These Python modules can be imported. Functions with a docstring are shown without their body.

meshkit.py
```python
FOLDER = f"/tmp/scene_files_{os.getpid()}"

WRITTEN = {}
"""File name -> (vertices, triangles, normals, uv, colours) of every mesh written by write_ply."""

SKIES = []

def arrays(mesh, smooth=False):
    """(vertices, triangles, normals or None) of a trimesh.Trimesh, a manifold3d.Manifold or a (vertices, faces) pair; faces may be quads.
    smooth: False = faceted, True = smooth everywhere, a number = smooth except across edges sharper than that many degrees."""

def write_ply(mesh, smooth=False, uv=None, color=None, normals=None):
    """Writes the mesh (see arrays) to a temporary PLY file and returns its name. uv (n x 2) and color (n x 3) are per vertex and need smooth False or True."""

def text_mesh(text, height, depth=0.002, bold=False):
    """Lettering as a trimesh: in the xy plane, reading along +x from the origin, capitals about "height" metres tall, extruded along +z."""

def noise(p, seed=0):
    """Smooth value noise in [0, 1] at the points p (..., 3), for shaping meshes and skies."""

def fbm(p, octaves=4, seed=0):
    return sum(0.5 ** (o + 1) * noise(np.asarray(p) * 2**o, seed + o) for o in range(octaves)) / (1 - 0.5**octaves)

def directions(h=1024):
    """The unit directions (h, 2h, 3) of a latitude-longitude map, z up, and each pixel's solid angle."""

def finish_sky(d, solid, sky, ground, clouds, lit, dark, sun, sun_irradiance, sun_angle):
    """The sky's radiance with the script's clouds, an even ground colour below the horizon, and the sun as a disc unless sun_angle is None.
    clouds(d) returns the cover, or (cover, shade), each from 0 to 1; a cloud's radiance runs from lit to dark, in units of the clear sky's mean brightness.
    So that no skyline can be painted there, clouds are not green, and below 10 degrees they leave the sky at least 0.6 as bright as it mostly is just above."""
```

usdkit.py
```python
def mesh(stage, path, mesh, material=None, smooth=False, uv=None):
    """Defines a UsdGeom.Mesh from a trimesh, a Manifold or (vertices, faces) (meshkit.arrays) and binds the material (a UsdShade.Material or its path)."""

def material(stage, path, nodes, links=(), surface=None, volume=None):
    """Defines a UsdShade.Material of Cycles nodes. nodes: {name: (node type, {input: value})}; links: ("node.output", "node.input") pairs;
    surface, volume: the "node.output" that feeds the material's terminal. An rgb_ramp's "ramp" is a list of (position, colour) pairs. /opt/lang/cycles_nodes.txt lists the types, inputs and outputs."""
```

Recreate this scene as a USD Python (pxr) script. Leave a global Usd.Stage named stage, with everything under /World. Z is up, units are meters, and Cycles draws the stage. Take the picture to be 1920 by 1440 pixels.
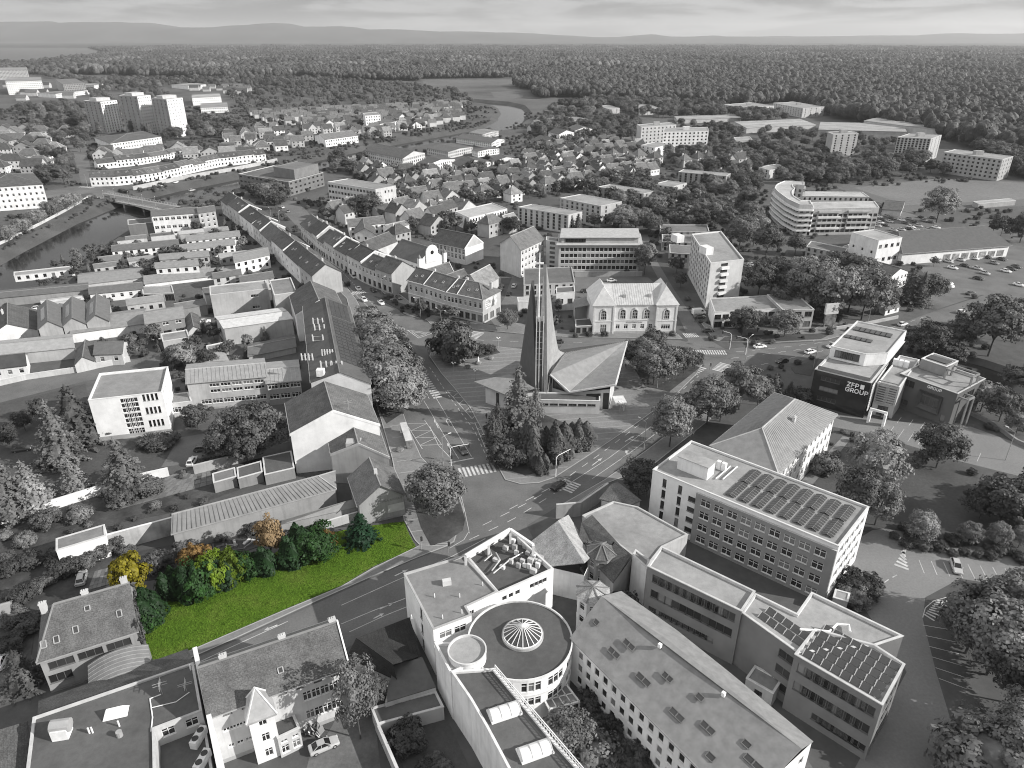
import math, random, numpy as np, trimesh, usdkit, meshkit
from shapely.geometry import Polygon, Point, LineString, box as sbox
from shapely.ops import unary_union
from shapely import affinity
from shapely.prepared import prep
from pxr import Usd, UsdGeom, UsdLux, UsdShade, Sdf, Gf, Vt

stage = Usd.Stage.CreateInMemory()
world = UsdGeom.Xform.Define(stage, '/World')
stage.SetDefaultPrim(world.GetPrim())
UsdGeom.SetStageUpAxis(stage, 'Z')
UsdGeom.Scope.Define(stage, '/World/Looks')
R = random.Random(7)
NR = np.random.default_rng(7)

# ------------------------------------------------------------------ camera, sky, sun
CAMZ, PITCH, FPX = 95.0, math.radians(26.0), 1333.0
cam = UsdGeom.Camera.Define(stage, '/World/camera')
cam.CreateHorizontalApertureAttr(36.0); cam.CreateVerticalApertureAttr(27.0)
cam.CreateFocalLengthAttr(36.0 * FPX / 1920)
cam.CreateClippingRangeAttr((1.0, 90000.0))
cam.AddTranslateOp().Set((0, 0, CAMZ)); cam.AddRotateXOp().Set(90 - 26.0)
cam.CreateExposureAttr(EXPOSURE := 0.9)
SUN = np.array([0.96, -0.27, 0.0]); SUN /= np.linalg.norm(SUN)
ELEV = math.radians(27.0)
sun_dir = np.array([SUN[0] * math.cos(ELEV), SUN[1] * math.cos(ELEV), math.sin(ELEV)])
usdkit.material(stage, '/World/Looks/sky_air', {
    'sky': ('sky_texture', {'sky_type': 'single_scattering', 'sun_disc': False, 'sun_elevation': ELEV,
                            'sun_rotation': math.atan2(SUN[0], SUN[1]), 'altitude': 200.0, 'aerosol_density': 1.0}),
    'tc': ('texture_coordinate', {}),
    'map': ('mapping', {'scale': (4.5, 4.5, 34.0)}),
    'noise': ('noise_texture', {'scale': 1.3, 'detail': 8.0, 'roughness': 0.58, 'distortion': 0.4}),
    'veil': ('rgb_ramp', {'ramp': [(0.0, (1.7,) * 3), (0.40, (1.6,) * 3), (0.455, (1.42,) * 3), (0.50, (1.12,) * 3), (0.56, (0.82,) * 3), (1.0, (0.68,) * 3)]}),
    'lum': ('rgb_to_bw', {}),
    'mx': ('mix', {'mix_type': 'mix', 'fac': 0.95}), 'sx': ('separate_xyz', {}), 'up': ('math', {'math_type': 'multiply_add', 'value2': 1.6, 'value3': 1.0, 'use_clamp': False}), 'ov': ('mix', {'mix_type': 'multiply', 'fac': 1.0}),
    'bg': ('background_shader', {'strength': 0.15}),
}, [('sky.color', 'lum.color'), ('tc.generated', 'map.vector'), ('map.vector', 'noise.vector'), ('noise.fac', 'veil.fac'),
    ('lum.val', 'mx.color1'), ('tc.generated', 'sx.vector'), ('sx.z', 'up.value1'), ('veil.color', 'ov.color1'), ('up.value', 'ov.color2'), ('ov.color', 'mx.color2'), ('mx.color', 'bg.color')],
    surface='bg.background')
dome = UsdLux.DomeLight.Define(stage, '/World/sky')
dome.CreateIntensityAttr(1.0)
UsdShade.MaterialBindingAPI.Apply(dome.GetPrim()).Bind(UsdShade.Material.Get(stage, '/World/Looks/sky_air'))
dome.GetPrim().SetCustomDataByKey('kind', 'structure')
sun = UsdLux.DistantLight.Define(stage, '/World/sun')
sun.CreateIntensityAttr(0.85); sun.CreateNormalizeAttr(True); sun.CreateAngleAttr(0.53); sun.CreateColorAttr((1.0, 0.985, 0.96))
_m = Gf.Matrix4d(); _m.SetLookAt(Gf.Vec3d(*map(float, sun_dir)), Gf.Vec3d(0, 0, 0), Gf.Vec3d(0, 0, 1))
sun.AddTransformOp().Set(_m.GetInverse())

HAZE = 4.6e-5          # per metre

# ------------------------------------------------------------------ geometry of the view
CP, SP = math.cos(PITCH), math.sin(PITCH)
def P(p, z=0.0):
    """The point of the plane at height z seen at pixel p of the photograph."""
    dx, dy = (p[0] - 960) / FPX, (720 - p[1]) / FPX
    d = np.array([dx, CP + dy * SP, -SP + dy * CP])
    t = (z - CAMZ) / d[2]
    return np.array([d[0] * t, d[1] * t, z])
def proj(q):
    x, y, z = q[0], q[1], q[2] - CAMZ
    f, u = y * CP - z * SP, y * SP + z * CP
    return 960 + FPX * x / f, 720 - FPX * u / f
VPY = 720 + FPX * CP / SP
def hgt(p, yb):
    """Height of the upright edge whose top is at pixel p and whose foot is at picture row yb."""
    xb = p[0] + (960 - p[0]) * (yb - p[1]) / (VPY - p[1])
    g = P((xb, yb)); r = math.hypot(g[0], g[1])
    dx, dy = (p[0] - 960) / FPX, (720 - p[1]) / FPX
    d = np.array([dx, CP + dy * SP, -SP + dy * CP])
    return CAMZ + d[2] * r / math.hypot(d[0], d[1])
def HH(p, h):
    return hgt(p, h) if h > 60 else h

# ------------------------------------------------------------------ prims
used = {}
def numbered(path):
    n = used.get(path, 0); used[path] = n + 1
    return path if n == 0 else f'{path}_{n:03d}'
def tag(prim, label=None, cat=None, group=None, kind=None):
    for k, v in (('label', label), ('category', cat), ('group', group), ('kind', kind)):
        if v: prim.SetCustomDataByKey(k, v)
    return prim
class T:
    """A thing: an Xform at its base."""
    def __init__(s, name, label, cat, loc=(0, 0, 0), group=None, kind=None, rotz=0.0):
        s.path = numbered('/World/' + name); s.o = np.array([loc[0], loc[1], loc[2] if len(loc) > 2 else 0.0], float)
        x = UsdGeom.Xform.Define(stage, s.path); x.AddTranslateOp().Set(tuple(map(float, s.o)))
        if rotz: x.AddRotateZOp().Set(rotz)
        s.prim = tag(x.GetPrim(), label, cat, group, kind)
class MB:
    """Collects faces; build() makes them one mesh prim."""
    def __init__(s): s.v, s.f = [], []
    def quad(s, a, b, c, d):
        n = len(s.v); s.v += [a, b, c, d]; s.f += [(n, n + 1, n + 2), (n, n + 2, n + 3)]; return s
    def poly(s, pts):
        n = len(s.v); s.v += list(pts); s.f += [(n, n + i, n + i + 1) for i in range(1, len(pts) - 1)]; return s
    def flat(s, pg, z):
        for g in getattr(pg, 'geoms', [pg]):
            if g.is_empty or g.area < 1e-4: continue
            v, f = trimesh.creation.triangulate_polygon(g, engine='earcut')
            n = len(s.v); s.v += [(x, y, z) for x, y in v]; s.f += [tuple(int(i) + n for i in t) for t in f]
        return s
    def ring(s, pg, z0, z1):
        for g in getattr(pg, 'geoms', [pg]):
            for rg in [g.exterior, *g.interiors]:
                c = list(rg.coords)
                for a, b in zip(c[:-1], c[1:]): s.quad((*a[:2], z0), (*b[:2], z0), (*b[:2], z1), (*a[:2], z1))
        return s
    def prism(s, pg, z0, z1): return s.ring(pg, z0, z1).flat(pg, z1)
    def box(s, c, u, hx, hy, z0, z1, w=None):
        """Box round c (2-D or 3-D centre), u the horizontal unit direction of its x axis."""
        u = np.array([u[0], u[1], 0.0]); n = np.array([-u[1], u[0], 0.0]); c = np.array([c[0], c[1], 0.0])
        k = [c - u * hx - n * hy, c + u * hx - n * hy, c + u * hx + n * hy, c - u * hx + n * hy]
        lo, hi = [q + (0, 0, z0) for q in k], [q + (0, 0, z1) for q in k]
        for i in range(4): s.quad(lo[i], lo[(i + 1) % 4], hi[(i + 1) % 4], hi[i])
        s.quad(*hi); s.quad(*lo[::-1]); return s
    def bar(s, a, b, r, up=(0, 0, 1), r2=None):
        """Square bar from a to b."""
        a, b = np.array(a, float), np.array(b, float); d = b - a; d /= max(np.linalg.norm(d), 1e-9)
        up = np.array(up, float)
        if abs(d @ up) > .95: up = np.array([1.0, 0, 0])
        x = np.cross(d, up); x /= np.linalg.norm(x); y = np.cross(x, d); r2 = r if r2 is None else r2
        A = [a + x * i * r + y * j * r for i, j in ((-1, -1), (1, -1), (1, 1), (-1, 1))]
        B = [b + x * i * r2 + y * j * r2 for i, j in ((-1, -1), (1, -1), (1, 1), (-1, 1))]
        for i in range(4): s.quad(A[i], A[(i + 1) % 4], B[(i + 1) % 4], B[i])
        s.quad(*A); s.quad(*B); return s
    def tube(s, pts, rad, k=6):
        pts = [np.array(p, float) for p in pts]; rad = rad if hasattr(rad, '__len__') else [rad] * len(pts); rings = []
        for i, p in enumerate(pts):
            d = pts[min(i + 1, len(pts) - 1)] - pts[max(i - 1, 0)]; d /= max(np.linalg.norm(d), 1e-9)
            up = np.array([0, 0, 1.0]) if abs(d[2]) < .9 else np.array([1.0, 0, 0])
            x = np.cross(d, up); x /= np.linalg.norm(x); y = np.cross(x, d)
            rings.append([p + rad[i] * (x * math.cos(t) + y * math.sin(t)) for t in np.arange(k) * 2 * math.pi / k])
        for A, B in zip(rings[:-1], rings[1:]):
            for i in range(k): s.quad(A[i], A[(i + 1) % k], B[(i + 1) % k], B[i])
        s.poly(rings[0]); s.poly(rings[-1]); return s
    def add(s, m, M=None):
        v = np.array(m.vertices); f = np.array(m.faces)
        if M is not None: v = v @ M[:3, :3].T + M[:3, 3]
        n = len(s.v); s.v += [tuple(q) for q in v]; s.f += [tuple(int(i) + n for i in t) for t in f]; return s
    def build(s, name, mat, parent=None, kind=None, label=None, smooth=False, cat=None, group=None, o=None):
        if not s.f: return None
        par, org = (parent.path, parent.o) if isinstance(parent, T) else (parent or '/World', np.zeros(3) if o is None else o)
        path = numbered(par + '/' + name)
        v = np.array([tuple(q) for q in s.v], float) - org
        m = usdkit.mesh(stage, path, (v, np.array(s.f)), mat, smooth)
        tag(m.GetPrim(), label, cat, group, kind)
        return path

# ------------------------------------------------------------------ materials (all grey but the meadow's)
_mats = {}
def G3(g): return (g, g, g) if not hasattr(g, '__len__') else tuple(g)
def mat(kind, g, **kw):
    key = (kind, G3(g), tuple(sorted(kw.items())))
    if key in _mats: return _mats[key]
    path = f'/World/Looks/{kind}_{len(_mats):03d}'
    c = np.array(G3(g)); lo, hi = tuple(c * kw.get('lo', .82)), tuple(np.minimum(c * kw.get('hi', 1.1), .9))
    N = {'geo': ('geometry', {}), 'p': ('principled_bsdf', {'roughness': kw.get('rough', .85), 'specular_ior_level': kw.get('spec', .3), 'metallic': kw.get('metal', 0.0)})}
    Lk = []
    def noise(nm, sc, det=4, mapsc=None, rough=.6):
        N[nm] = ('noise_texture', {'scale': sc, 'detail': float(det), 'roughness': rough})
        if mapsc:
            N[nm + 'm'] = ('mapping', {'scale': mapsc}); Lk.extend([('geo.position', nm + 'm.vector'), (nm + 'm.vector', nm + '.vector')])
        else: Lk.append(('geo.position', nm + '.vector'))
    if kind in ('plain', 'metal', 'paint'):
        noise('n', .7, 4); N['r'] = ('rgb_ramp', {'ramp': [(.3, lo), (.7, hi)]}); Lk += [('n.fac', 'r.fac'), ('r.color', 'p.base_color')]
    elif kind == 'plaster':       # rendered wall: broad tone, streaks of rain and a fine grain
        noise('n', .22, 5); noise('s', 1.0, 4, (1.4, 1.4, .12)); noise('g', 9.0, 2)
        N['r'] = ('rgb_ramp', {'ramp': [(.3, lo), (.68, hi)]})
        N['sr'] = ('rgb_ramp', {'ramp': [(.30, (.80,) * 3), (.52, (1,) * 3)]})
        N['m'] = ('mix', {'mix_type': 'multiply', 'fac': kw.get('dirt', .55)})
        N['b'] = ('bump', {'strength': .25, 'distance': .02})
        Lk += [('n.fac', 'r.fac'), ('s.fac', 'sr.fac'), ('r.color', 'm.color1'), ('sr.color', 'm.color2'), ('m.color', 'p.base_color'), ('g.fac', 'b.height'), ('b.normal', 'p.normal')]
    elif kind == 'tile':          # rows of tiles: thin courses, each strip a little different, moss
        noise('n', .45, 6, rough=.7); noise('k', 4.5, 3, rough=.7)
        N['sx'] = ('separate_xyz', {}); N['mz'] = ('math', {'math_type': 'multiply', 'value2': kw.get('rows', 4.5)}); N['fr'] = ('math', {'math_type': 'fraction'})
        N['r'] = ('rgb_ramp', {'ramp': [(.28, tuple(c * .62)), (.5, tuple(c)), (.78, tuple(np.minimum(c * 1.45, .9)))]})
        N['kr'] = ('rgb_ramp', {'ramp': [(.34, (.62,) * 3), (.66, (1.3,) * 3)]}); N['fz'] = ('rgb_ramp', {'ramp': [(0, (.6,) * 3), (.2, (1,) * 3), (1, (1.05,) * 3)]})
        N['m'] = ('mix', {'mix_type': 'multiply', 'fac': 1.0}); N['m2'] = ('mix', {'mix_type': 'multiply', 'fac': kw.get('course', .6)})
        N['b'] = ('bump', {'strength': .5, 'distance': .05})
        Lk += [('geo.position', 'sx.vector'), ('sx.z', 'mz.value1'), ('mz.value', 'fr.value1'), ('fr.value', 'fz.fac'), ('n.fac', 'r.fac'), ('k.fac', 'kr.fac'),
               ('r.color', 'm.color1'), ('kr.color', 'm.color2'), ('m.color', 'm2.color1'), ('fz.color', 'm2.color2'), ('m2.color', 'p.base_color'), ('fr.value', 'b.height'), ('b.normal', 'p.normal')]
    elif kind == 'felt':          # flat roof: large stains, lap lines
        noise('n', .10, 6, rough=.65); noise('g', .9, 5, rough=.7)
        N['r'] = ('rgb_ramp', {'ramp': [(.3, tuple(c * .72)), (.5, tuple(c)), (.72, tuple(np.minimum(c * 1.2, .9)))]})
        N['gr'] = ('rgb_ramp', {'ramp': [(.3, (.78,) * 3), (.65, (1.06,) * 3)]}); N['m'] = ('mix', {'mix_type': 'multiply', 'fac': .8})
        Lk += [('n.fac', 'r.fac'), ('g.fac', 'gr.fac'), ('r.color', 'm.color1'), ('gr.color', 'm.color2'), ('m.color', 'p.base_color')]
    elif kind == 'ground':        # asphalt, gravel, grass, soil
        noise('n', kw.get('big', .035), 6, rough=.62); noise('g', kw.get('small', .6), 6, rough=.72)
        N['r'] = ('rgb_ramp', {'ramp': [(.3, lo), (.7, hi)]})
        N['gr'] = ('rgb_ramp', {'ramp': [(.3, (kw.get('grain', .75),) * 3), (.7, (1.12,) * 3)]}); N['m'] = ('mix', {'mix_type': 'multiply', 'fac': 1.0})
        N['b'] = ('bump', {'strength': kw.get('bump', .25), 'distance': .08})
        Lk += [('n.fac', 'r.fac'), ('g.fac', 'gr.fac'), ('r.color', 'm.color1'), ('gr.color', 'm.color2'), ('m.color', 'p.base_color'), ('g.fac', 'b.height'), ('b.normal', 'p.normal')]
    elif kind == 'leaf':
        N['oi'] = ('object_info', {}); N['rnd'] = ('map_range', {'from_min': 0.0, 'from_max': 1.0, 'to_min': .72, 'to_max': 1.3})
        noise('n', kw.get('clump', .35), 4)
        N['r'] = ('rgb_ramp', {'ramp': [(.3, tuple(c * .6)), (.5, tuple(c)), (.72, tuple(np.minimum(c * 1.7, .9)))]})
        N['m'] = ('mix', {'mix_type': 'multiply', 'fac': 1.0}); N['tr'] = ('translucent_bsdf', {}); N['mc'] = ('mix_closure', {'fac': .22})
        N['p'] = ('principled_bsdf', {'roughness': .6, 'specular_ior_level': .25})
        Lk += [('oi.random', 'rnd.value'), ('n.fac', 'r.fac'), ('r.color', 'm.color1'), ('rnd.result', 'm.color2'), ('m.color', 'p.base_color'), ('m.color', 'tr.color'), ('p.BSDF', 'mc.closure1'), ('tr.BSDF', 'mc.closure2')]
        _mats[key] = usdkit.material(stage, path, N, Lk, surface='mc.closure'); return _mats[key]
    elif kind == 'glass':
        noise('n', .35, 2); N['r'] = ('rgb_ramp', {'ramp': [(.3, lo), (.7, hi)]}); N['p'] = ('principled_bsdf', {'roughness': .12, 'specular_ior_level': .6}); Lk += [('n.fac', 'r.fac'), ('r.color', 'p.base_color')]
    elif kind == 'water':
        noise('n', .5, 3, (1, 1, 1)); N['b'] = ('bump', {'strength': .05, 'distance': .05}); N['p'] = ('principled_bsdf', {'base_color': G3(g), 'roughness': .08, 'specular_ior_level': .5}); Lk += [('n.fac', 'b.height'), ('b.normal', 'p.normal')]
    _mats[key] = usdkit.material(stage, path, N, Lk, surface='p.BSDF')
    return _mats[key]
def WALL(g, **k): return mat('plaster', g if g >= .66 else round(g * .8, 3), **{'dirt': .7, **k})
def TILE(g, **k): return mat('tile', round(g * .72, 3), **k)
def FELT(g, **k): return mat('felt', round(g * .8, 3), **k)
GLASS = [mat('glass', .022), mat('glass', .045), mat('glass', .03), mat('glass', .16)]
def pane(): return R.choices(GLASS, (5, 4, 4, 2.2))[0]
FRAME_W, FRAME_D, FRAME_M = mat('paint', .72), mat('paint', .10), mat('paint', .4)
TRIM = mat('paint', .62); TIN = mat('metal', .42, rough=.45, spec=.5, metal=.3); CONC = mat('plain', .38); DARKM = mat('metal', .06, rough=.5)
WHITEP = mat('paint', .78)
# ------------------------------------------------------------------ building blocks
FOOT = []                      # footprints, so that filled-in houses and trees keep clear
def V2(a): return np.array([a[0], a[1]], float)
def grid(L, z0, z1, spec):
    cols, rows, w, h = spec[:4]; o = spec[5] if len(spec) > 5 else {}
    m0, m1 = o.get('m', (0, 0)); a, b = o.get('z', (z0, z1)); out = []
    skip = o.get('skip', ())
    if a < 0: a, b = z1 + a, z1 + b
    for r in range(rows):
        for c in range(cols):
            if (c, r) in skip: continue
            u = m0 + (L - m0 - m1) * (c + .5) / cols; fp = (b - a) / rows
            v = a + fp * r + (fp - h) * o.get('sill', .52)
            out.append((u - w / 2, u + w / 2, v, v + h))
    return out
def wall(mb, A, B, z0, z1, ops, d=.16):
    A, B = V2(A), V2(B); L = np.linalg.norm(B - A); u = (B - A) / L; nin = np.array([-u[1], u[0]])
    pt = lambda a, z, k=0.0: (A[0] + u[0] * a + nin[0] * k, A[1] + u[1] * a + nin[1] * k, z)
    ops = [q for q in ops if q[0] > .02 and q[1] < L - .02 and q[2] >= z0 + .01 and q[3] < z1 - .02]
    if not ops: mb.quad(pt(0, z0), pt(L, z0), pt(L, z1), pt(0, z1)); return ops
    vs = sorted({z0, z1, *[round(q[2], 4) for q in ops], *[round(q[3], 4) for q in ops]})
    for a, b in zip(vs[:-1], vs[1:]):
        if b - a < 1e-4: continue
        cut = sorted((q[0], q[1]) for q in ops if q[2] < (a + b) / 2 < q[3]); x = 0.0
        for s, e in cut:
            if s > x: mb.quad(pt(x, a), pt(s, a), pt(s, b), pt(x, b))
            x = max(x, e)
        if x < L: mb.quad(pt(x, a), pt(L, a), pt(L, b), pt(x, b))
    for s, e, a, b in ops:
        mb.quad(pt(s, a), pt(s, a, d), pt(s, b, d), pt(s, b)); mb.quad(pt(e, a), pt(e, b), pt(e, b, d), pt(e, a, d))
        mb.quad(pt(s, a), pt(e, a), pt(e, a, d), pt(s, a, d)); mb.quad(pt(s, b), pt(s, b, d), pt(e, b, d), pt(e, b))
    return ops
def windows(t, A, B, ops, style='A', d=.16, name='window'):
    A, B = V2(A), V2(B); L = np.linalg.norm(B - A); u = (B - A) / L; nin = np.array([-u[1], u[0]])
    pt = lambda a, z, k=0.0: np.array([A[0] + u[0] * a + nin[0] * k, A[1] + u[1] * a + nin[1] * k, z])
    if style == 's':
        for gi in range(2):
            m = MB()
            for i, (s, e, a, b) in enumerate(ops):
                if (i * 7 % 5 < 3) == (gi == 0): m.quad(pt(s, a, d - .01), pt(e, a, d - .01), pt(e, b, d - .01), pt(s, b, d - .01))
            m.build('window_row', GLASS[gi * 2], t, kind='stuff')
        return
    fm = {'A': FRAME_W, 'B': FRAME_W, 'D': FRAME_D, 'E': FRAME_D, 'X': FRAME_W, 'M': FRAME_M}.get(style)
    for s, e, a, b in ops:
        if style == 'p':
            MB().quad(pt(s, a, d - .01), pt(e, a, d - .01), pt(e, b, d - .01), pt(s, b, d - .01)).build(name, pane(), t); continue
        f = MB(); fw = min(.09, (e - s) * .09)
        bars = [(s, s + fw, a, b), (e - fw, e, a, b), (s + fw, e - fw, a, a + fw), (s + fw, e - fw, b - fw, b)]
        n = 1 if style in 'BX' else max(1, round((e - s) / .85)) if style in 'AM' else max(1, round((e - s) / 1.3))
        if style == 'X': n = 2
        for i in range(1, n):
            x = s + (e - s) * i / n; bars.append((x - fw * .6, x + fw * .6, a + fw, b - fw))
        if style in 'AX' and b - a > 1.3:
            z = a + (b - a) * .68
            for i in range(n): x0, x1 = s + (e - s) * i / n + fw, s + (e - s) * (i + 1) / n - fw; bars.append((x0, x1, z - .04, z + .04))
        for x0, x1, z0, z1 in bars:
            k0, k1 = d - .07, d - .01
            f.quad(pt(x0, z0, k0), pt(x1, z0, k0), pt(x1, z1, k0), pt(x0, z1, k0))
            f.quad(pt(x0, z1, k0), pt(x1, z1, k0), pt(x1, z1, k1), pt(x0, z1, k1))
        f.quad(pt(s - .05, a - .03, -.08), pt(e + .05, a - .03, -.08), pt(e + .05, a + .02, d - .05), pt(s - .05, a + .02, d - .05))
        f.quad(pt(s - .05, a - .08, -.08), pt(e + .05, a - .08, -.08), pt(e + .05, a - .03, -.08), pt(s - .05, a - .03, -.08))
        p = f.build(name, fm, t)
        MB().quad(pt(s, a, d - .02), pt(e, a, d - .02), pt(e, b, d - .02), pt(s, b, d - .02)).build('pane', pane(), p, o=t.o)
def faces(t, corners, z0, z1, win, wmat, name='wall', base=None, emat=None):
    """Walls round the corners (counter-clockwise) with the windows of win {edge: spec or [specs]}."""
    mb = MB(); todo = []
    n = len(corners)
    if isinstance(win, str):         # e.g. 'p01': style p on edges 0 and 1, spaced like ordinary storeys
        w_ = {}
        for e in win[1:]:
            L = np.linalg.norm(V2(corners[(int(e) + 1) % n]) - V2(corners[int(e)])); rows = max(1, round((z1 - z0) / 3.2)); cols = max(1, int(L / 2.9))
            if win[0] == 'c': cols, rows = 1, 1
            w_[int(e)] = (cols, rows, 1.25, 1.5, win[0], {'z': (z0 + .5, z1 - .2)})
        win = w_
    for i in range(n):
        A, B = corners[i], corners[(i + 1) % n]; L = np.linalg.norm(V2(B) - V2(A)); sp = win.get(i, []) if win else []
        if L < .02: continue
        sp = [sp] if sp and not isinstance(sp, list) else sp
        allops = []
        for q in sp:
            ops = grid(L, z0, z1, q); ops = [o for o in ops if all(o[1] <= p[0] or o[0] >= p[1] or o[3] <= p[2] or o[2] >= p[3] for p in allops)]
            ops = [o for o in ops if o[0] > .02 and o[1] < L - .02 and o[2] > z0 + .01 and o[3] < z1 - .02]
            allops += ops; todo.append((A, B, ops, q[4] if len(q) > 4 else 'A'))
        if emat and i in emat: eb = MB(); wall(eb, A, B, z0, z1, allops); eb.build(name, emat[i], t)
        else: wall(mb, A, B, z0, z1, allops)
    mb.build(name, wmat, t)
    for A, B, ops, st in todo: windows(t, A, B, ops, st)
    if base:
        pb = MB()
        for i in range(n):
            A, B = V2(corners[i]), V2(corners[(i + 1) % n]); L = np.linalg.norm(B - A); u = (B - A) / max(L, 1e-6)
            pb.box((A + B) / 2 + np.array([u[1], -u[0]]) * .03, u, L / 2 + .03, .03, 0, base[0])
        pb.build('plinth', mat('plaster', base[1]), t)
def rect(p0, p1, q, h):
    A, B = P(p0, h)[:2], P(p1, h)[:2]; L = np.linalg.norm(B - A); u = (B - A) / L; n = np.array([-u[1], u[0]])
    if hasattr(q, '__len__') and q[0] == 'r':        # the ridge seen at q[1], roof slope q[2]
        lo, hi = .2, 40.0
        for _ in range(40):
            m = (lo + hi) / 2; d = (P(q[1], h + m * q[2])[:2] - A) @ n
            if d > m: lo = m
            else: hi = m
        return A, u, n, L, 2 * lo
    D = q if not hasattr(q, '__len__') else (P(q, h)[:2] - A) @ n
    if hasattr(q, '__len__'):                       # ends that are not square to the front: lean with the far corner, up to 24 degrees
        d = P(q, h)[:2] - B; t = math.atan2(d @ u, d @ n)
        if d @ n > 0:
            t = max(-.42, min(.42, t)); n = n * math.cos(t) + u * math.sin(t); D = (d @ np.array([-u[1], u[0]])) / math.cos(t)
    if D < 0: D = abs(D)
    return A, u, n, L, D
def corners4(A, u, n, L, D): return [A, A + u * L, A + u * L + n * D, A + n * D]
def clear(c): FOOT.append(Polygon([tuple(V2(x)) for x in c]).buffer(.5))

def flat_on(t, cs, h, roof, par=.45, wmat=None, rim=TRIM, rimw=.3, name='roof'):
    """Flat roof with an upstand along its edge, whose top is at h."""
    pg = Polygon([tuple(V2(c)) for c in cs])
    if not pg.is_valid: pg = pg.buffer(0)
    inn = pg.buffer(-rimw, join_style=2)
    MB().flat(inn, h - par).build(name, roof, t)
    out = pg.buffer(.06, join_style=2)
    r = out.difference(inn)
    m = MB().flat(r, h + .03).ring(inn, h - par, h + .03).ring(out, h - .12, h + .03); m.flat(r, h - .12)
    m.build('parapet', rim, t)
def flat(name, label, p0, p1, q, h, wall=.55, roof=.28, win=None, par=.45, cat='building', group=None, rim=.55, base=None, z0=0.0, dirt=.75, emat=None):
    h = HH(p0, h); c = corners4(*rect(p0, p1, q, h)); return flat_c(name, label, c, h, wall, roof, win, par, cat, group, rim, base, z0, dirt, emat)
def flat_c(name, label, c, h, wall=.55, roof=.28, win=None, par=.45, cat='building', group=None, rim=.55, base=None, z0=0.0, dirt=.75, emat=None):
    ctr = sum(V2(x) for x in c) / len(c); clear(c)
    t = T(name, label, cat, (*ctr, z0), group)
    faces(t, c, z0, h, win, WALL(wall, dirt=dirt), base=base, emat=emat)
    flat_on(t, c, h, FELT(roof), par, rim=mat('paint', rim)); t.c = c; t.h = h
    return t
def poly(name, label, px, h, **k):
    """Flat-roofed block whose roof outline is px (front-left first, then counter-clockwise)."""
    h = HH(px[0], h); c = [P(p, h)[:2] for p in px]
    if Polygon([tuple(x) for x in c]).exterior.is_ccw is False: c = [c[0]] + c[1:][::-1]
    return flat_c(name, label, c, h, **k)
def pitched(name, label, p0, p1, q, h, rise=3.0, axis='u', hip=(0, 0), ov=.35, wall=.55, roof=.16, win=None, cat='house', group=None, fire=(0, 0), base=None, chim=(), rmat=None, sky=(), skyb=(), dirt=.75, firew=.7, gut=True):
    """Pitched roof over a rectangle. p0, p1 the near eave from left to right, q a point of the far eave (or the depth in metres)."""
    h = HH(p0, h); rc = rect(p0, p1, q, h)
    if hasattr(q, '__len__') and q[0] == 'r': rise = rc[4] / 2 * q[2]
    return pitched_c(name, label, rc, h, rise, axis, hip, ov, wall, roof, win, cat, group, fire, base, chim, rmat, sky, skyb, dirt, firew, gut)
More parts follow.
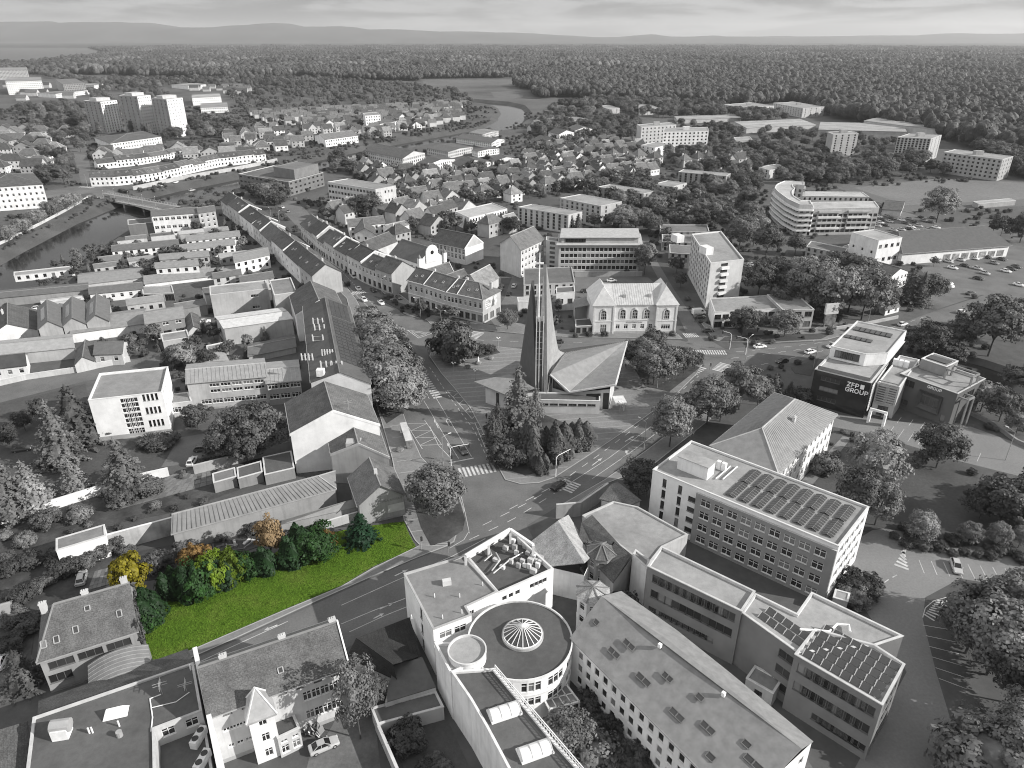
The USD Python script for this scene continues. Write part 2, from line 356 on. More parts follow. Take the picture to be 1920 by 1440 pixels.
def pitched_c(name, label, rc, h, rise=3.0, axis='u', hip=(0, 0), ov=.35, wall=.55, roof=.16, win=None, cat='house', group=None, fire=(0, 0), base=None, chim=(), rmat=None, sky=(), skyb=(), dirt=.75, firew=.7, gut=False):
    A, u, n, L, D = rc; c = corners4(*rc); clear(c); ctr = A + u * L / 2 + n * D / 2
    t = T(name, label, cat, (*ctr, 0), group); wm = WALL(wall, dirt=dirt)
    faces(t, c, 0, h, win, wm, base=base)
    a, b, hl, hd = (u, n, L / 2, D / 2) if axis == 'u' else (n, -u, D / 2, L / 2)
    pt = lambda x, y, z: np.array([*(ctr + a * x + b * y), z])
    rt = rise * (hd + ov) / hd; i0, i1 = hip[0] * hd, hip[1] * hd; th = .16
    oh0, oh1 = (ov if not fire[0] else 0.0), (ov if not fire[1] else 0.0)
    ze = h - rise * ov / hd + .05; zt = h + rise + .05
    for sx, ins in ((-1, i0), (1, i1)):
        if not ins: MB().poly([pt(sx * hl, -hd, h), pt(sx * hl, hd, h), pt(sx * hl, 0, h + rise)]).build('gable_wall', wm, t)
    rm = rmat or TILE(roof)
    r0, r1 = -hl - (oh0 if not i0 else 0) + i0, hl + (oh1 if not i1 else 0) - i1
    if r0 > r1: r0 = r1 = (r0 + r1) / 2
    m = MB()
    E = [pt(-hl - oh0, -hd - ov, ze), pt(hl + oh1, -hd - ov, ze), pt(hl + oh1, hd + ov, ze), pt(-hl - oh0, hd + ov, ze)]
    R0, R1 = pt(r0, 0, zt), pt(r1, 0, zt); dz = np.array([0, 0, th])
    m.poly([E[0], E[1], R1, R0]); m.poly([E[2], E[3], R0, R1])
    m.poly([E[1] - dz, E[0] - dz, R0 - dz, R1 - dz]); m.poly([E[3] - dz, E[2] - dz, R1 - dz, R0 - dz])
    if i0: m.poly([E[3], E[0], R0])
    else: m.quad(E[0], R0, R0 - dz, E[0] - dz); m.quad(E[3], R0, R0 - dz, E[3] - dz)
    if i1: m.poly([E[1], E[2], R1])
    else: m.quad(E[1], R1, R1 - dz, E[1] - dz); m.quad(E[2], R1, R1 - dz, E[2] - dz)
    for x, y in ((E[0], E[1]), (E[2], E[3])): m.quad(x, y, y - dz, x - dz)
    if i0: m.quad(E[3], E[0], E[0] - dz, E[3] - dz)
    if i1: m.quad(E[1], E[2], E[2] - dz, E[1] - dz)
    m.build('roof', rm, t)
    k = MB().bar(R0 + (0, 0, .04), R1 + (0, 0, .04), .12) if np.linalg.norm(R1 - R0) > .5 else MB()
    for cnd, e, r in ((i0, 0, R0), (i0, 3, R0), (i1, 1, R1), (i1, 2, R1)):
        if cnd: k.bar(E[e] + (0, 0, .03), r + (0, 0, .04), .10)
    k.build('ridge', mat('plain', min(.6, roof * 1.5 + .04)), t)
    if gut:
        for x, y, s in ((E[0], E[1], -1), (E[3], E[2], 1)):
            off = np.array([*(b * s * .08), -.1]); MB().bar(x + off, y + off, .07).build('gutter', TIN, t)
    for i, fl in enumerate(fire):
        if fl:
            sx = -1 if i == 0 else 1; f = MB(); w = .18; up = .32
            for o0, o1 in (((-hd - .25, h - rise * .25 / hd), (0, h + rise)), ((0, h + rise), (hd + .25, h - rise * .25 / hd))):
                q = [pt(sx * (hl - w), o0[0], o0[1] - .3), pt(sx * (hl - w), o1[0], o1[1] - .3), pt(sx * (hl - w), o1[0], o1[1] + up), pt(sx * (hl - w), o0[0], o0[1] + up)]
                q2 = [x + np.array([*(a * sx * (w + .06)), 0]) for x in q]
                f.quad(*q); f.quad(*q2); f.quad(q[3], q[2], q2[2], q2[3]); f.quad(q[0], q[3], q2[3], q2[0])
            f.build('fire_wall', WALL(firew), t)
    ztop = lambda y: h + rise * (1 - abs(y) / hd)
    for cx, cy, ch in chim:       # fractions along the ridge and across, height over the roof
        x, y = (cx - .5) * 2 * hl, (cy - .5) * 2 * hd; z = ztop(y); m = MB(); cc = ctr + a * x + b * y
        m.box(cc, a, .5, .32, z - 1.0, z + ch); m.box(cc, a, .58, .4, z + ch, z + ch + .12)
        for s in (-1, 0, 1): m.box(cc + a * s * .32, a, .09, .09, z + ch + .12, z + ch + .42)
        m.build('chimney', mat('plaster', .5), t)
    for side, lst in ((-1, sky), (1, skyb)):
        for cx, f, w, l in lst:       # skylights: along, up the slope (0 eave .. 1 ridge), width, length
            x = (cx - .5) * 2 * hl; sl = np.array([*(b * -side * hd), rise]); sl /= np.linalg.norm(sl); nn = np.array([*(b * side * rise), hd]); nn /= np.linalg.norm(nn)
            ct = pt(x, side * hd * (1 - f), h + rise * f + .06); aa = np.array([*a, 0.0])
            q = [ct - aa * w / 2 - sl * l / 2, ct + aa * w / 2 - sl * l / 2, ct + aa * w / 2 + sl * l / 2, ct - aa * w / 2 + sl * l / 2]
            m = MB()
            for i in range(4): m.bar(q[i] + nn * .06, q[(i + 1) % 4] + nn * .06, .07)
            pth = m.build('skylight', TIN, t)
            MB().quad(*[x_ + nn * .07 for x_ in q]).build('pane', GLASS[3] if cx * 97 % 3 < 1.2 else GLASS[1], pth, o=t.o)
    t.c = c; t.h = h; t.pt = pt; t.hl = hl; t.hd = hd; t.rise = rise; t.a = a; t.b = b; t.ctr = ctr
    return t
def shape(name, label, roofs, outline, cat='house', wall=.5, roof=.16, rmat=None, group=None, z0=0.0, win=None, dirt=.75):
    """Free roof: roofs are lists of (pixel x, pixel y, height); outline the eave line, from which walls drop to the ground."""
    W3 = lambda p: P(p[:2], p[2])
    o = [W3(p) for p in outline]; ctr = sum(o) / len(o); clear([x[:2] for x in o])
    t = T(name, label, cat, (ctr[0], ctr[1], 0), group); m = MB()
    for f in roofs:
        q = [W3(p) for p in f]; m.poly(q); m.poly([x - (0, 0, .15) for x in q])
        for i in range(len(q)): m.quad(q[i], q[(i + 1) % len(q)], q[(i + 1) % len(q)] - (0, 0, .15), q[i] - (0, 0, .15))
    m.build('roof', rmat or TILE(roof), t)
    w = MB(); n = len(o); ops_all = []
    c = [x[:2] for x in o]
    for i in range(n):
        A, B = o[i], o[(i + 1) % n]; zl = min(A[2], B[2]) - .05; ops = []
        for q in ([win[i]] if win and i in win and not isinstance(win[i], list) else (win or {}).get(i, [])):
            g = grid(np.linalg.norm(B[:2] - A[:2]), z0, zl, q); ops += g; ops_all.append((A[:2], B[:2], g, q[4] if len(q) > 4 else 'A'))
        wall_fn(w, A, B, z0, zl, ops)
        if abs(A[2] - B[2]) > .06:
            hi = A if A[2] > B[2] else B; w.poly([(A[0], A[1], zl), (B[0], B[1], zl), (hi[0], hi[1], hi[2] - .05)])
    w.build('wall', WALL(wall, dirt=dirt), t)
    for A, B, g, st in ops_all: windows(t, A, B, g, st)
    t.c = c
    return t
def wall_fn(w, A, B, z0, z1, ops): return wall(w, A, B, z0, z1, ops)
def boxes(t, name, lst, m, z=None):
    """Small boxes on a roof: (pixel x, pixel y of the foot, width, depth, height, turn of the first edge)."""
    for px, py, w, d, hh, *r in lst:
        z0 = t.h - .45 if z is None else z; p = P((px, py), z0); a = r[0] if r else 0.0
        MB().box(p, (math.cos(a), math.sin(a)), w / 2, d / 2, z0 - .05, z0 + hh).build(name, m, t)
def wall_line(name, label, px, h, thick=.3, g=.6, cat='wall', group=None, z=0.0, cope=True, m=None):
    pts = [P(p, z)[:2] for p in px]; c = sum(pts) / len(pts); t = T(name, label, cat, (*c, z), group); pg = LineString([tuple(x) for x in pts]).buffer(thick / 2, cap_style=2, join_style=2)
    MB().prism(pg, z, z + h).build('wall_body', m or WALL(g), t)
    if cope: MB().prism(LineString([tuple(x) for x in pts]).buffer(thick / 2 + .05, cap_style=2, join_style=2), z + h, z + h + .07).build('coping', mat('plain', min(.75, g * 1.1)), t)
    FOOT.append(pg.buffer(.3)); return t

def wall_top(name, label, px, h, **k):
    """Free-standing wall whose top is seen along px at height h."""
    pts = [proj(P(p, h) - (0, 0, h)) for p in px]; return wall_line(name, label, pts, h, **k)
def seams(t, quads, step, m=TIN, r=.04, name='seam'):
    """Standing seams across roof faces given as (a, b, c, d): from edge a-b to edge d-c."""
    mb = MB()
    for a, b, c, d in quads:
        a, b, c, d = (np.array(x, float) for x in (a, b, c, d)); n = max(2, int(np.linalg.norm(b - a) / step))
        for i in range(n + 1):
            f = i / n; mb.bar(a + (b - a) * f + (0, 0, .02), d + (c - d) * f + (0, 0, .02), r)
    mb.build(name, m, t, kind='stuff')
# ------------------------------------------------------------------ terrain, water, roads
def pg_px(px, z=0.0): return Polygon([tuple(P(p, z)[:2]) for p in px]).buffer(0)
def sheet(name, pg, z, m, kind='structure', label=None, cat=None):
    c = pg.representative_point(); t = MB().flat(pg, z).build(name, m, None, kind=kind, label=label, cat=cat); return t
def slab(name, pg, z, m, kind='structure'):
    return MB().prism(pg, -.3, z).build(name, m, None, kind=kind)
river_line = LineString([tuple(P(p)[:2]) for p in ((-150, 600), (20, 512), (110, 458), (200, 408), (275, 376), (370, 353), (470, 333), (600, 302), (720, 276), (830, 256), (895, 244), (930, 238), (955, 223), (963, 209), (955, 198), (930, 192), (880, 188))])
river_top = river_line.buffer(25, join_style=1); river_low = river_line.buffer(16.5, join_style=1)
pond_top = pg_px([(1768, 672), (1790, 660), (1850, 675), (1960, 712), (2080, 760), (2080, 850), (1920, 775), (1860, 765), (1815, 730), (1775, 705)])
pond_low = pond_top.buffer(-1.8)
disc = Point(0, 0).buffer(27000, quad_segs=24)
terrain = disc.difference(unary_union([river_top, pond_top]))
EARTH = mat('ground', .10, lo=.6, hi=1.3, big=.012, small=.35)
GRASS_G = mat('ground', .078, lo=.7, hi=1.25, big=.05, small=1.4, bump=.5)
FIELD = mat('ground', .125, lo=.85, hi=1.1, big=.01, small=.05)
ASPH = mat('ground', .14, lo=.74, hi=1.2, big=.09, small=2.5, grain=.82, bump=.1)
ASPH2 = mat('ground', .19, lo=.85, hi=1.12, big=.05, small=2.0, grain=.85, bump=.1)
GRAVEL = mat('ground', .15, lo=.6, hi=1.25, big=.12, small=1.6)
SOIL = mat('ground', .06, lo=.55, hi=1.5, big=.2, small=1.2, bump=.8)
sheet('ground', terrain, 0.0, EARTH)
bank = MB()
for top, low, zl in ((river_top, river_low, -4.2), (pond_top, pond_low, -2.2)):
    a = np.array(low.exterior.coords)[:-1]; e = top.exterior
    q = [np.array(e.interpolate(e.project(Point(*p))).coords[0]) for p in a]
    for i in range(len(a)):
        j = (i + 1) % len(a); bank.quad((*a[i], zl), (*a[j], zl), (*q[j], .02), (*q[i], .02))
bank.build('river_bank', GRASS_G, None, kind='structure')
WATER = mat('water', .012)
sheet('river', river_low.buffer(3), -3.6, WATER); sheet('pond', pond_low.buffer(.8), -1.9, WATER)

# roads
road_px = [
    [(520, 385), (590, 460), (640, 520), (668, 560), (700, 620), (735, 690), (752, 735), (757, 775), (766, 800), (790, 855), (815, 880), (848, 893), (862, 930), (872, 960), (877, 985), (874, 1005), (850, 1025), (1000, 1010), (945, 900), (934, 875), (921, 848), (900, 800), (880, 763), (853, 730), (827, 700), (803, 672), (806, 650), (835, 640), (800, 600), (757, 590), (717, 555), (640, 478), (575, 395), (548, 372)],
    [(690, 560), (757, 592), (813, 612), (900, 621), (975, 627), (1060, 633), (1275, 638), (1300, 645), (1330, 690), (1280, 660), (1180, 652), (1050, 648), (960, 652), (900, 648), (835, 645), (790, 660)],
    [(850, 1022), (780, 1048), (690, 1088), (560, 1147), (430, 1207), (300, 1264), (100, 1345), (-60, 1410), (-60, 1490), (120, 1420), (380, 1310), (650, 1215), (757, 1165), (860, 1075), (960, 1003), (1045, 950), (1133, 898), (1210, 843), (1300, 775), (1345, 735), (1390, 705), (1480, 682), (1560, 664), (1660, 640), (1780, 605), (1960, 560), (1960, 520), (1840, 555), (1757, 582), (1673, 612), (1590, 629), (1547, 640), (1447, 645), (1360, 655), (1335, 640), (1310, 610), (1265, 545), (1232, 490), (1215, 440), (1195, 440), (1222, 500), (1255, 560), (1285, 620), (1290, 640), (1270, 645), (1325, 680), (1308, 702), (1267, 741), (1190, 797), (1100, 857), (1042, 896), (1010, 907), (975, 909), (945, 901), (900, 900), (870, 960)],
]
roads = unary_union([pg_px(p) for p in road_px]).buffer(.4).buffer(-.4)
sheet('road', roads, .02, ASPH)
lots = {'parking_lot': [(1610, 1010), (1650, 985), (1960, 1040), (1960, 1110), (1800, 1085), (1735, 1120), (1730, 1160), (1755, 1260), (1810, 1440), (1840, 1520), (1560, 1520), (1700, 1260), (1600, 1110), (1580, 1095)],
        'forecourt': [(1555, 775), (1680, 790), (1820, 800), (1960, 850), (1960, 905), (1800, 865), (1640, 815), (1560, 800), (1500, 760), (1520, 690), (1490, 690), (1480, 745)],
        'supermarket_lot': [(1690, 470), (1960, 440), (1960, 560), (1840, 553), (1757, 580), (1720, 560), (1740, 520)],
        'residents_lot': [(1650, 400), (1690, 395), (1765, 420), (1760, 440), (1640, 440)],
        'yard': [(1070, 505), (1215, 520), (1245, 545), (1105, 560), (1075, 555)],
        'street': [(940, 480), (985, 470), (1010, 520), (965, 605), (935, 620), (920, 600), (945, 560), (960, 520)],
        'avenue': [(120, 258), (160, 262), (175, 345), (155, 352), (140, 300)],
        'bridge_road': [(60, 362), (170, 345), (330, 392), (305, 402), (170, 362), (70, 375)],
        'driveway': [(280, 830), (400, 810), (440, 835), (350, 870), (270, 880), (230, 870)],
        'side_street': [(-60, 770), (160, 715), (300, 690), (300, 665), (140, 690), (-60, 735)],
        'back_yard': [(600, 1400), (640, 1330), (700, 1320), (720, 1500), (560, 1500), (580, 1420)],
        'service_yard': [(1190, 1160), (1300, 1235), (1500, 1400), (1560, 1500), (1480, 1500), (1330, 1290), (1180, 1190)],
        'drive': [(-60, 1190), (45, 1170), (75, 1290), (-60, 1350)]}
lot_pg = {}
for k, p in lots.items():
    g = pg_px(p).difference(roads.buffer(.01)); lot_pg[k] = g
    sheet(k, g, .01 + .0007 * len(lot_pg), ASPH2 if k in ('forecourt', 'parking_lot') else GRAVEL if k in ('back_yard', 'service_yard') else ASPH)
hard = unary_union([roads, *lot_pg.values()])
PAVE = mat('ground', .2, lo=.85, hi=1.1, big=.12, small=1.2, grain=.82, bump=.15)
KERB = mat('plain', .36)
def pavement(name, px, z=.13, m=PAVE, kerb=True):
    g = pg_px(px).difference(roads)
    g = g if g.geom_type == 'Polygon' else max(g.geoms, key=lambda x: x.area)
    MB().ring(g, -.2, z).flat(g.buffer(-.22) if kerb else g, z).build(name, m, None, kind='structure')
    if kerb: MB().flat(g.difference(g.buffer(-.22)), z + .004).build('kerb', KERB, None, kind='structure')
    return g
plaza = pavement('church_square', [(805, 668), (810, 654), (835, 647), (940, 651), (977, 655), (1180, 655), (1290, 655), (1318, 682), (1306, 702), (1265, 743), (1190, 797), (1100, 857), (1040, 896), (1010, 906), (975, 908), (947, 900), (936, 880), (921, 848), (900, 800), (880, 763), (853, 730), (827, 700)])
pavement('pavement', [(600, 490), (640, 525), (668, 562), (700, 622), (735, 692), (752, 737), (757, 777), (766, 803), (790, 857), (815, 883), (846, 893), (862, 932), (872, 962), (877, 987), (873, 1005), (845, 1020), (812, 1022), (786, 1022), (778, 1014), (757, 975), (735, 860), (715, 790), (690, 710), (650, 560), (610, 520)])
pavement('pavement', [(845, 1022), (785, 1045), (690, 1085), (560, 1143), (430, 1203), (300, 1260), (275, 1250), (345, 1225), (520, 1150), (640, 1100), (700, 1065), (785, 1024)])
pavement('pavement', [(700, 530), (757, 588), (813, 610), (900, 619), (975, 626), (1060, 632), (1280, 636), (1272, 628), (1060, 620), (960, 605), (930, 612), (800, 590), (740, 545)])
pavement('pavement', [(1345, 640), (1447, 643), (1547, 638), (1590, 627), (1640, 617), (1560, 600), (1520, 620), (1345, 618), (1310, 600), (1338, 637)])
pavement('pavement', [(1050, 948), (1133, 900), (1210, 846), (1300, 778), (1350, 738), (1400, 702), (1420, 712), (1340, 780), (1225, 872), (1130, 910), (1060, 960)])
pavement('footpath', [(1500, 905), (1580, 818), (1600, 822), (1520, 925)], z=.05, kerb=False)
_bz = [0.0]
def bed(name, px, z=.10, m=GRASS_G, label=None):
    _bz[0] += .004; z += _bz[0]; g = pg_px(px); MB().prism(g, -.1, z).build(name, m, None, kind='structure'); return g
bed('planted_verge', [(672, 590), (690, 600), (720, 660), (748, 735), (755, 775), (725, 795), (712, 770), (690, 690)], .18, SOIL)
bed('planted_verge', [(768, 920), (800, 895), (845, 900), (862, 940), (872, 975), (868, 995), (840, 1015), (808, 1024), (790, 990)], .18, SOIL)
bed('planted_verge', [(843, 658), (860, 650), (930, 655), (938, 662), (900, 672), (850, 675)], .18, SOIL)
bed('planted_verge', [(700, 555), (740, 565), (812, 590), (795, 600), (750, 582)], .18)
bed('planted_verge', [(905, 800), (1000, 770), (1110, 815), (1105, 830), (1040, 880), (985, 892), (945, 880)], .18, SOIL)
bed('planted_verge', [(1172, 665), (1230, 650), (1312, 690), (1255, 735), (1210, 725)], .18, SOIL)
bed('grass_strip', [(1350, 640), (1360, 632), (1440, 628), (1560, 626), (1540, 636), (1440, 642)], .16)
bed('grass_strip', [(1483, 690), (1535, 672), (1520, 705), (1490, 700)], .1)
bed('grass', [(1515, 920), (1590, 830), (1680, 850), (1800, 890), (1960, 930), (1960, 1050), (1660, 990), (1600, 1000)], .06)
bed('grass', [(1530, 340), (1640, 350), (1960, 335), (1960, 385), (1700, 398), (1560, 350)], .05, mat('ground', .13, lo=.85, hi=1.1, big=.02, small=.5))
bed('sports_field', [(1600, 352), (1760, 335), (1960, 345), (1960, 372), (1700, 385)], .06, mat('ground', .17, lo=.85, hi=1.1, big=.02, small=.4))
bed('allotment', [(-40, 985), (100, 965), (320, 890), (540, 850), (560, 880), (330, 960), (200, 985), (100, 1040), (-40, 1070)], .05, SOIL)
bed('allotment', [(-40, 1080), (110, 1040), (230, 1040), (330, 1020), (300, 1060), (250, 1100), (70, 1140), (50, 1300), (-40, 1220)], .05, SOIL)
bed('vacant_strip', [(205, 1055), (340, 1022), (560, 960), (660, 945), (665, 985), (560, 1000), (310, 1085), (225, 1095)], .05, SOIL)
bed('garden', [(730, 1370), (830, 1330), (890, 1460), (770, 1480)], .06)
bed('garden', [(1085, 1330), (1110, 1290), (1330, 1500), (1180, 1500), (1090, 1400)], .06)
bed('school_yard', [(-40, 770), (160, 720), (180, 820), (330, 830), (300, 880), (-40, 960)], .05)

def slab_yard(name, c, nu, nv, m):
    """Concrete slabs laid in the quadrangle of pixels c, each a piece of its own."""
    q = [P(p)[:2] for p in c]; t = T(name, None, None, (*(sum(q) / 4), 0), kind='structure'); f = lambda a, b: (q[0] * (1 - a) + q[1] * a) * (1 - b) + (q[3] * (1 - a) + q[2] * a) * b
    for i in range(nu):
        for j in range(nv):
            if R.random() < .04: continue
            e = .03; k = [f((i + x) / nu, (j + y) / nv) for x, y in ((e, e), (1 - e, e), (1 - e, 1 - e), (e, 1 - e))]; z = .16 + R.uniform(0, .05)
            MB().prism(Polygon([tuple(x) for x in k]), .02, z).build('concrete_slab', m[R.randrange(3)], t)
SLABM = [mat('ground', g, lo=.75, hi=1.15, big=.2, small=1.5) for g in (.14, .17, .2)]
slab_yard('slab_yard', [(225, 955), (400, 908), (392, 875), (318, 892)], 13, 5, SLABM); slab_yard('slab_yard', [(165, 1108), (222, 1092), (226, 1060), (178, 1072)], 7, 5, SLABM)
# the coloured meadow
MEADOW = usdkit.material(stage, '/World/Looks/meadow_green', {
    'geo': ('geometry', {}), 'n': ('noise_texture', {'scale': .16, 'detail': 6.0, 'roughness': .65}), 'g': ('noise_texture', {'scale': 1.1, 'detail': 6.0, 'roughness': .75}),
    'r': ('rgb_ramp', {'ramp': [(.2, (.052, .104, .011)), (.5, (.074, .136, .014)), (.72, (.10, .145, .024)), (.88, (.15, .15, .05))]}),
    'gr': ('rgb_ramp', {'ramp': [(.3, (.8,) * 3), (.7, (1.12,) * 3)]}), 'm': ('mix', {'mix_type': 'multiply', 'fac': 1.0}),
    'b': ('bump', {'strength': .6, 'distance': .15}), 'p': ('principled_bsdf', {'roughness': .9, 'specular_ior_level': .1})},
    [('geo.position', 'n.vector'), ('geo.position', 'g.vector'), ('n.fac', 'r.fac'), ('g.fac', 'gr.fac'), ('r.color', 'm.color1'), ('gr.color', 'm.color2'), ('m.color', 'p.base_color'), ('g.fac', 'b.height'), ('b.normal', 'p.normal')], surface='p.BSDF')
meadow = pg_px([(757, 978), (766, 1000), (780, 1026), (700, 1062), (640, 1098), (520, 1148), (345, 1224), (284, 1238), (272, 1200), (268, 1160), (300, 1125), (380, 1095), (460, 1065), (560, 1015), (640, 995), (700, 985)])
sheet('meadow', meadow, .03, MEADOW)
def grass_blades(name, pg, n, m, h0=.12, h1=.4, label='', cat='grass', seed=3):
    rng = np.random.default_rng(seed); x0, y0, x1, y1 = pg.bounds; pr = prep(pg); mb_v = []; k = 0
    while k < n:
        x, y = rng.uniform(x0, x1), rng.uniform(y0, y1)
        if not pr.contains(Point(x, y)): continue
        k += 1; h = rng.uniform(h0, h1); a = rng.uniform(0, 6.28); l = rng.uniform(.1, .25); w = rng.uniform(.12, .3)
        c, s = math.cos(a), math.sin(a)
        mb_v += [(x - w * c, y - w * s, .02), (x + w * c, y + w * s, .02), (x + l * s, y - l * c, h)]
    v = np.array(mb_v); f = np.arange(len(v)).reshape(-1, 3)
    q = usdkit.mesh(stage, numbered('/World/' + name), (v, f), m); tag(q.GetPrim(), label, cat, None, 'stuff')
grass_blades('grass_tufts', meadow, 26000, MEADOW, .04, .16, 'green grass tufts of the coloured meadow', 'grass')

# far fields, hills, forest
for i, px in enumerate([[(-60, 90), (90, 84), (180, 92), (235, 104), (150, 112), (60, 127), (-60, 130)], [(790, 150), (985, 148), (975, 158), (800, 162)], [(1480, 97), (1700, 100), (1690, 107), (1500, 104)],
                        [(920, 172), (985, 170), (980, 182), (930, 188)], [(1360, 96), (1420, 96), (1420, 100), (1370, 100)], [(1090, 80), (1270, 79), (1270, 83), (1100, 84)], [(1560, 76), (1960, 75), (1960, 79), (1560, 80)]]):
    sheet('field', pg_px(px), .3 if i > 4 else .05, FIELD)
fields = unary_union([pg_px(p) for p in ([(-60, 90), (90, 84), (180, 92), (235, 104), (150, 112), (60, 127), (-60, 130)], [(790, 148), (990, 146), (985, 160), (790, 163)], [(1470, 96), (1710, 99), (1700, 108), (1490, 105)], [(900, 168), (1000, 168), (990, 185), (925, 192)], [(1360, 95), (1430, 95), (1425, 100), (1370, 100)])])
skyline = [(-400, 42), (0, 41), (60, 42), (100, 41), (112, 44), (150, 43), (290, 41.5), (345, 50), (430, 50), (470, 49), (500, 46), (520, 45), (545, 46), (570, 51), (640, 50), (670, 51), (700, 56), (760, 55), (830, 59), (900, 60), (960, 61), (1000, 63), (1060, 66), (1110, 69), (1160, 69), (1190, 66), (1215, 64), (1240, 67), (1260, 69), (1300, 68), (1330, 66.5), (1350, 68.5), (1500, 68), (1620, 67), (1780, 64.5), (1920, 62), (2300, 60)]
def hills():
    nx, ny = 560, 26; xs = np.linspace(-16500, 16500, nx); ts = np.linspace(0, 1, ny); v = []
    for t in ts:
        y = 13000 + 5200 * t
        for x in xs:
            px = 960 + FPX * x / (16000 * CP + 95 * SP) ; py = np.interp(px, [a for a, _ in skyline], [b for _, b in skyline])
            top = max(0.0, 95 + 16000 * (69.9 - py) * CP * CP / FPX)
            pr = math.sin(math.pi * min(1, t / .58) / 2) if t < .58 else math.cos(math.pi * (t - .58) / .42 / 2)
            n = meshkit.fbm(np.array([x / 900, y / 900, 0.3]), 4) - .5
            v.append((x, y, -2 + top * pr ** 1.4 + n * 90 * pr * min(1, top / 160)))
    f = [(j * nx + i, j * nx + i + 1, (j + 1) * nx + i + 1, (j + 1) * nx + i) for j in range(ny - 1) for i in range(nx - 1)]
    q = usdkit.mesh(stage, '/World/hills', (np.array(v), np.array(f)), mat('ground', .06, lo=.6, hi=1.5, big=.0012, small=.01), True); tag(q.GetPrim(), kind='structure')
hills()

# the air
hz = MB(); hz.box((0, 0), (1, 0), 28500, 28500, -6.0, 520.0)
hm_ = usdkit.material(stage, '/World/Looks/haze_air', {'v': ('principled_volume', {'color': (.93, .93, .93), 'density': HAZE, 'anisotropy': 0.3})}, [], volume='v.volume')
hz.build('haze', hm_, None, kind='stuff', label='pale haze lying over the town and the forest', cat='haze')
# ------------------------------------------------------------------ trees
def cards(C, N, rng, size, jit):
    """Leaf-clump faces at points C with outward directions N."""
    n = len(C); d = N + rng.normal(0, jit, (n, 3)); d /= np.linalg.norm(d, axis=1, keepdims=True)
    a = np.cross(d, rng.normal(0, 1, (n, 3))); a /= np.linalg.norm(a, axis=1, keepdims=True); b = np.cross(d, a)
    s = size * rng.uniform(.55, 1.35, (n, 1)); e = s * rng.uniform(.55, 1.0, (n, 1))
    V = np.stack([C - a * s, C - b * e, C + a * s * .9, C + b * e], 1).reshape(-1, 3)
    i = np.arange(n)[:, None] * 4
    return V, np.vstack([i + [0, 1, 2], i + [0, 2, 3]])
def lump(sub, r, amp, fr, seed, sq=1.0):
    m = trimesh.creation.icosphere(sub, 1.0); v = np.array(m.vertices); k = 1 + amp * (meshkit.fbm(v * fr + seed * 7.3, 3) - .5) * 2
    v = v * k[:, None] * r; v[:, 2] *= sq; return v, np.array(m.faces)
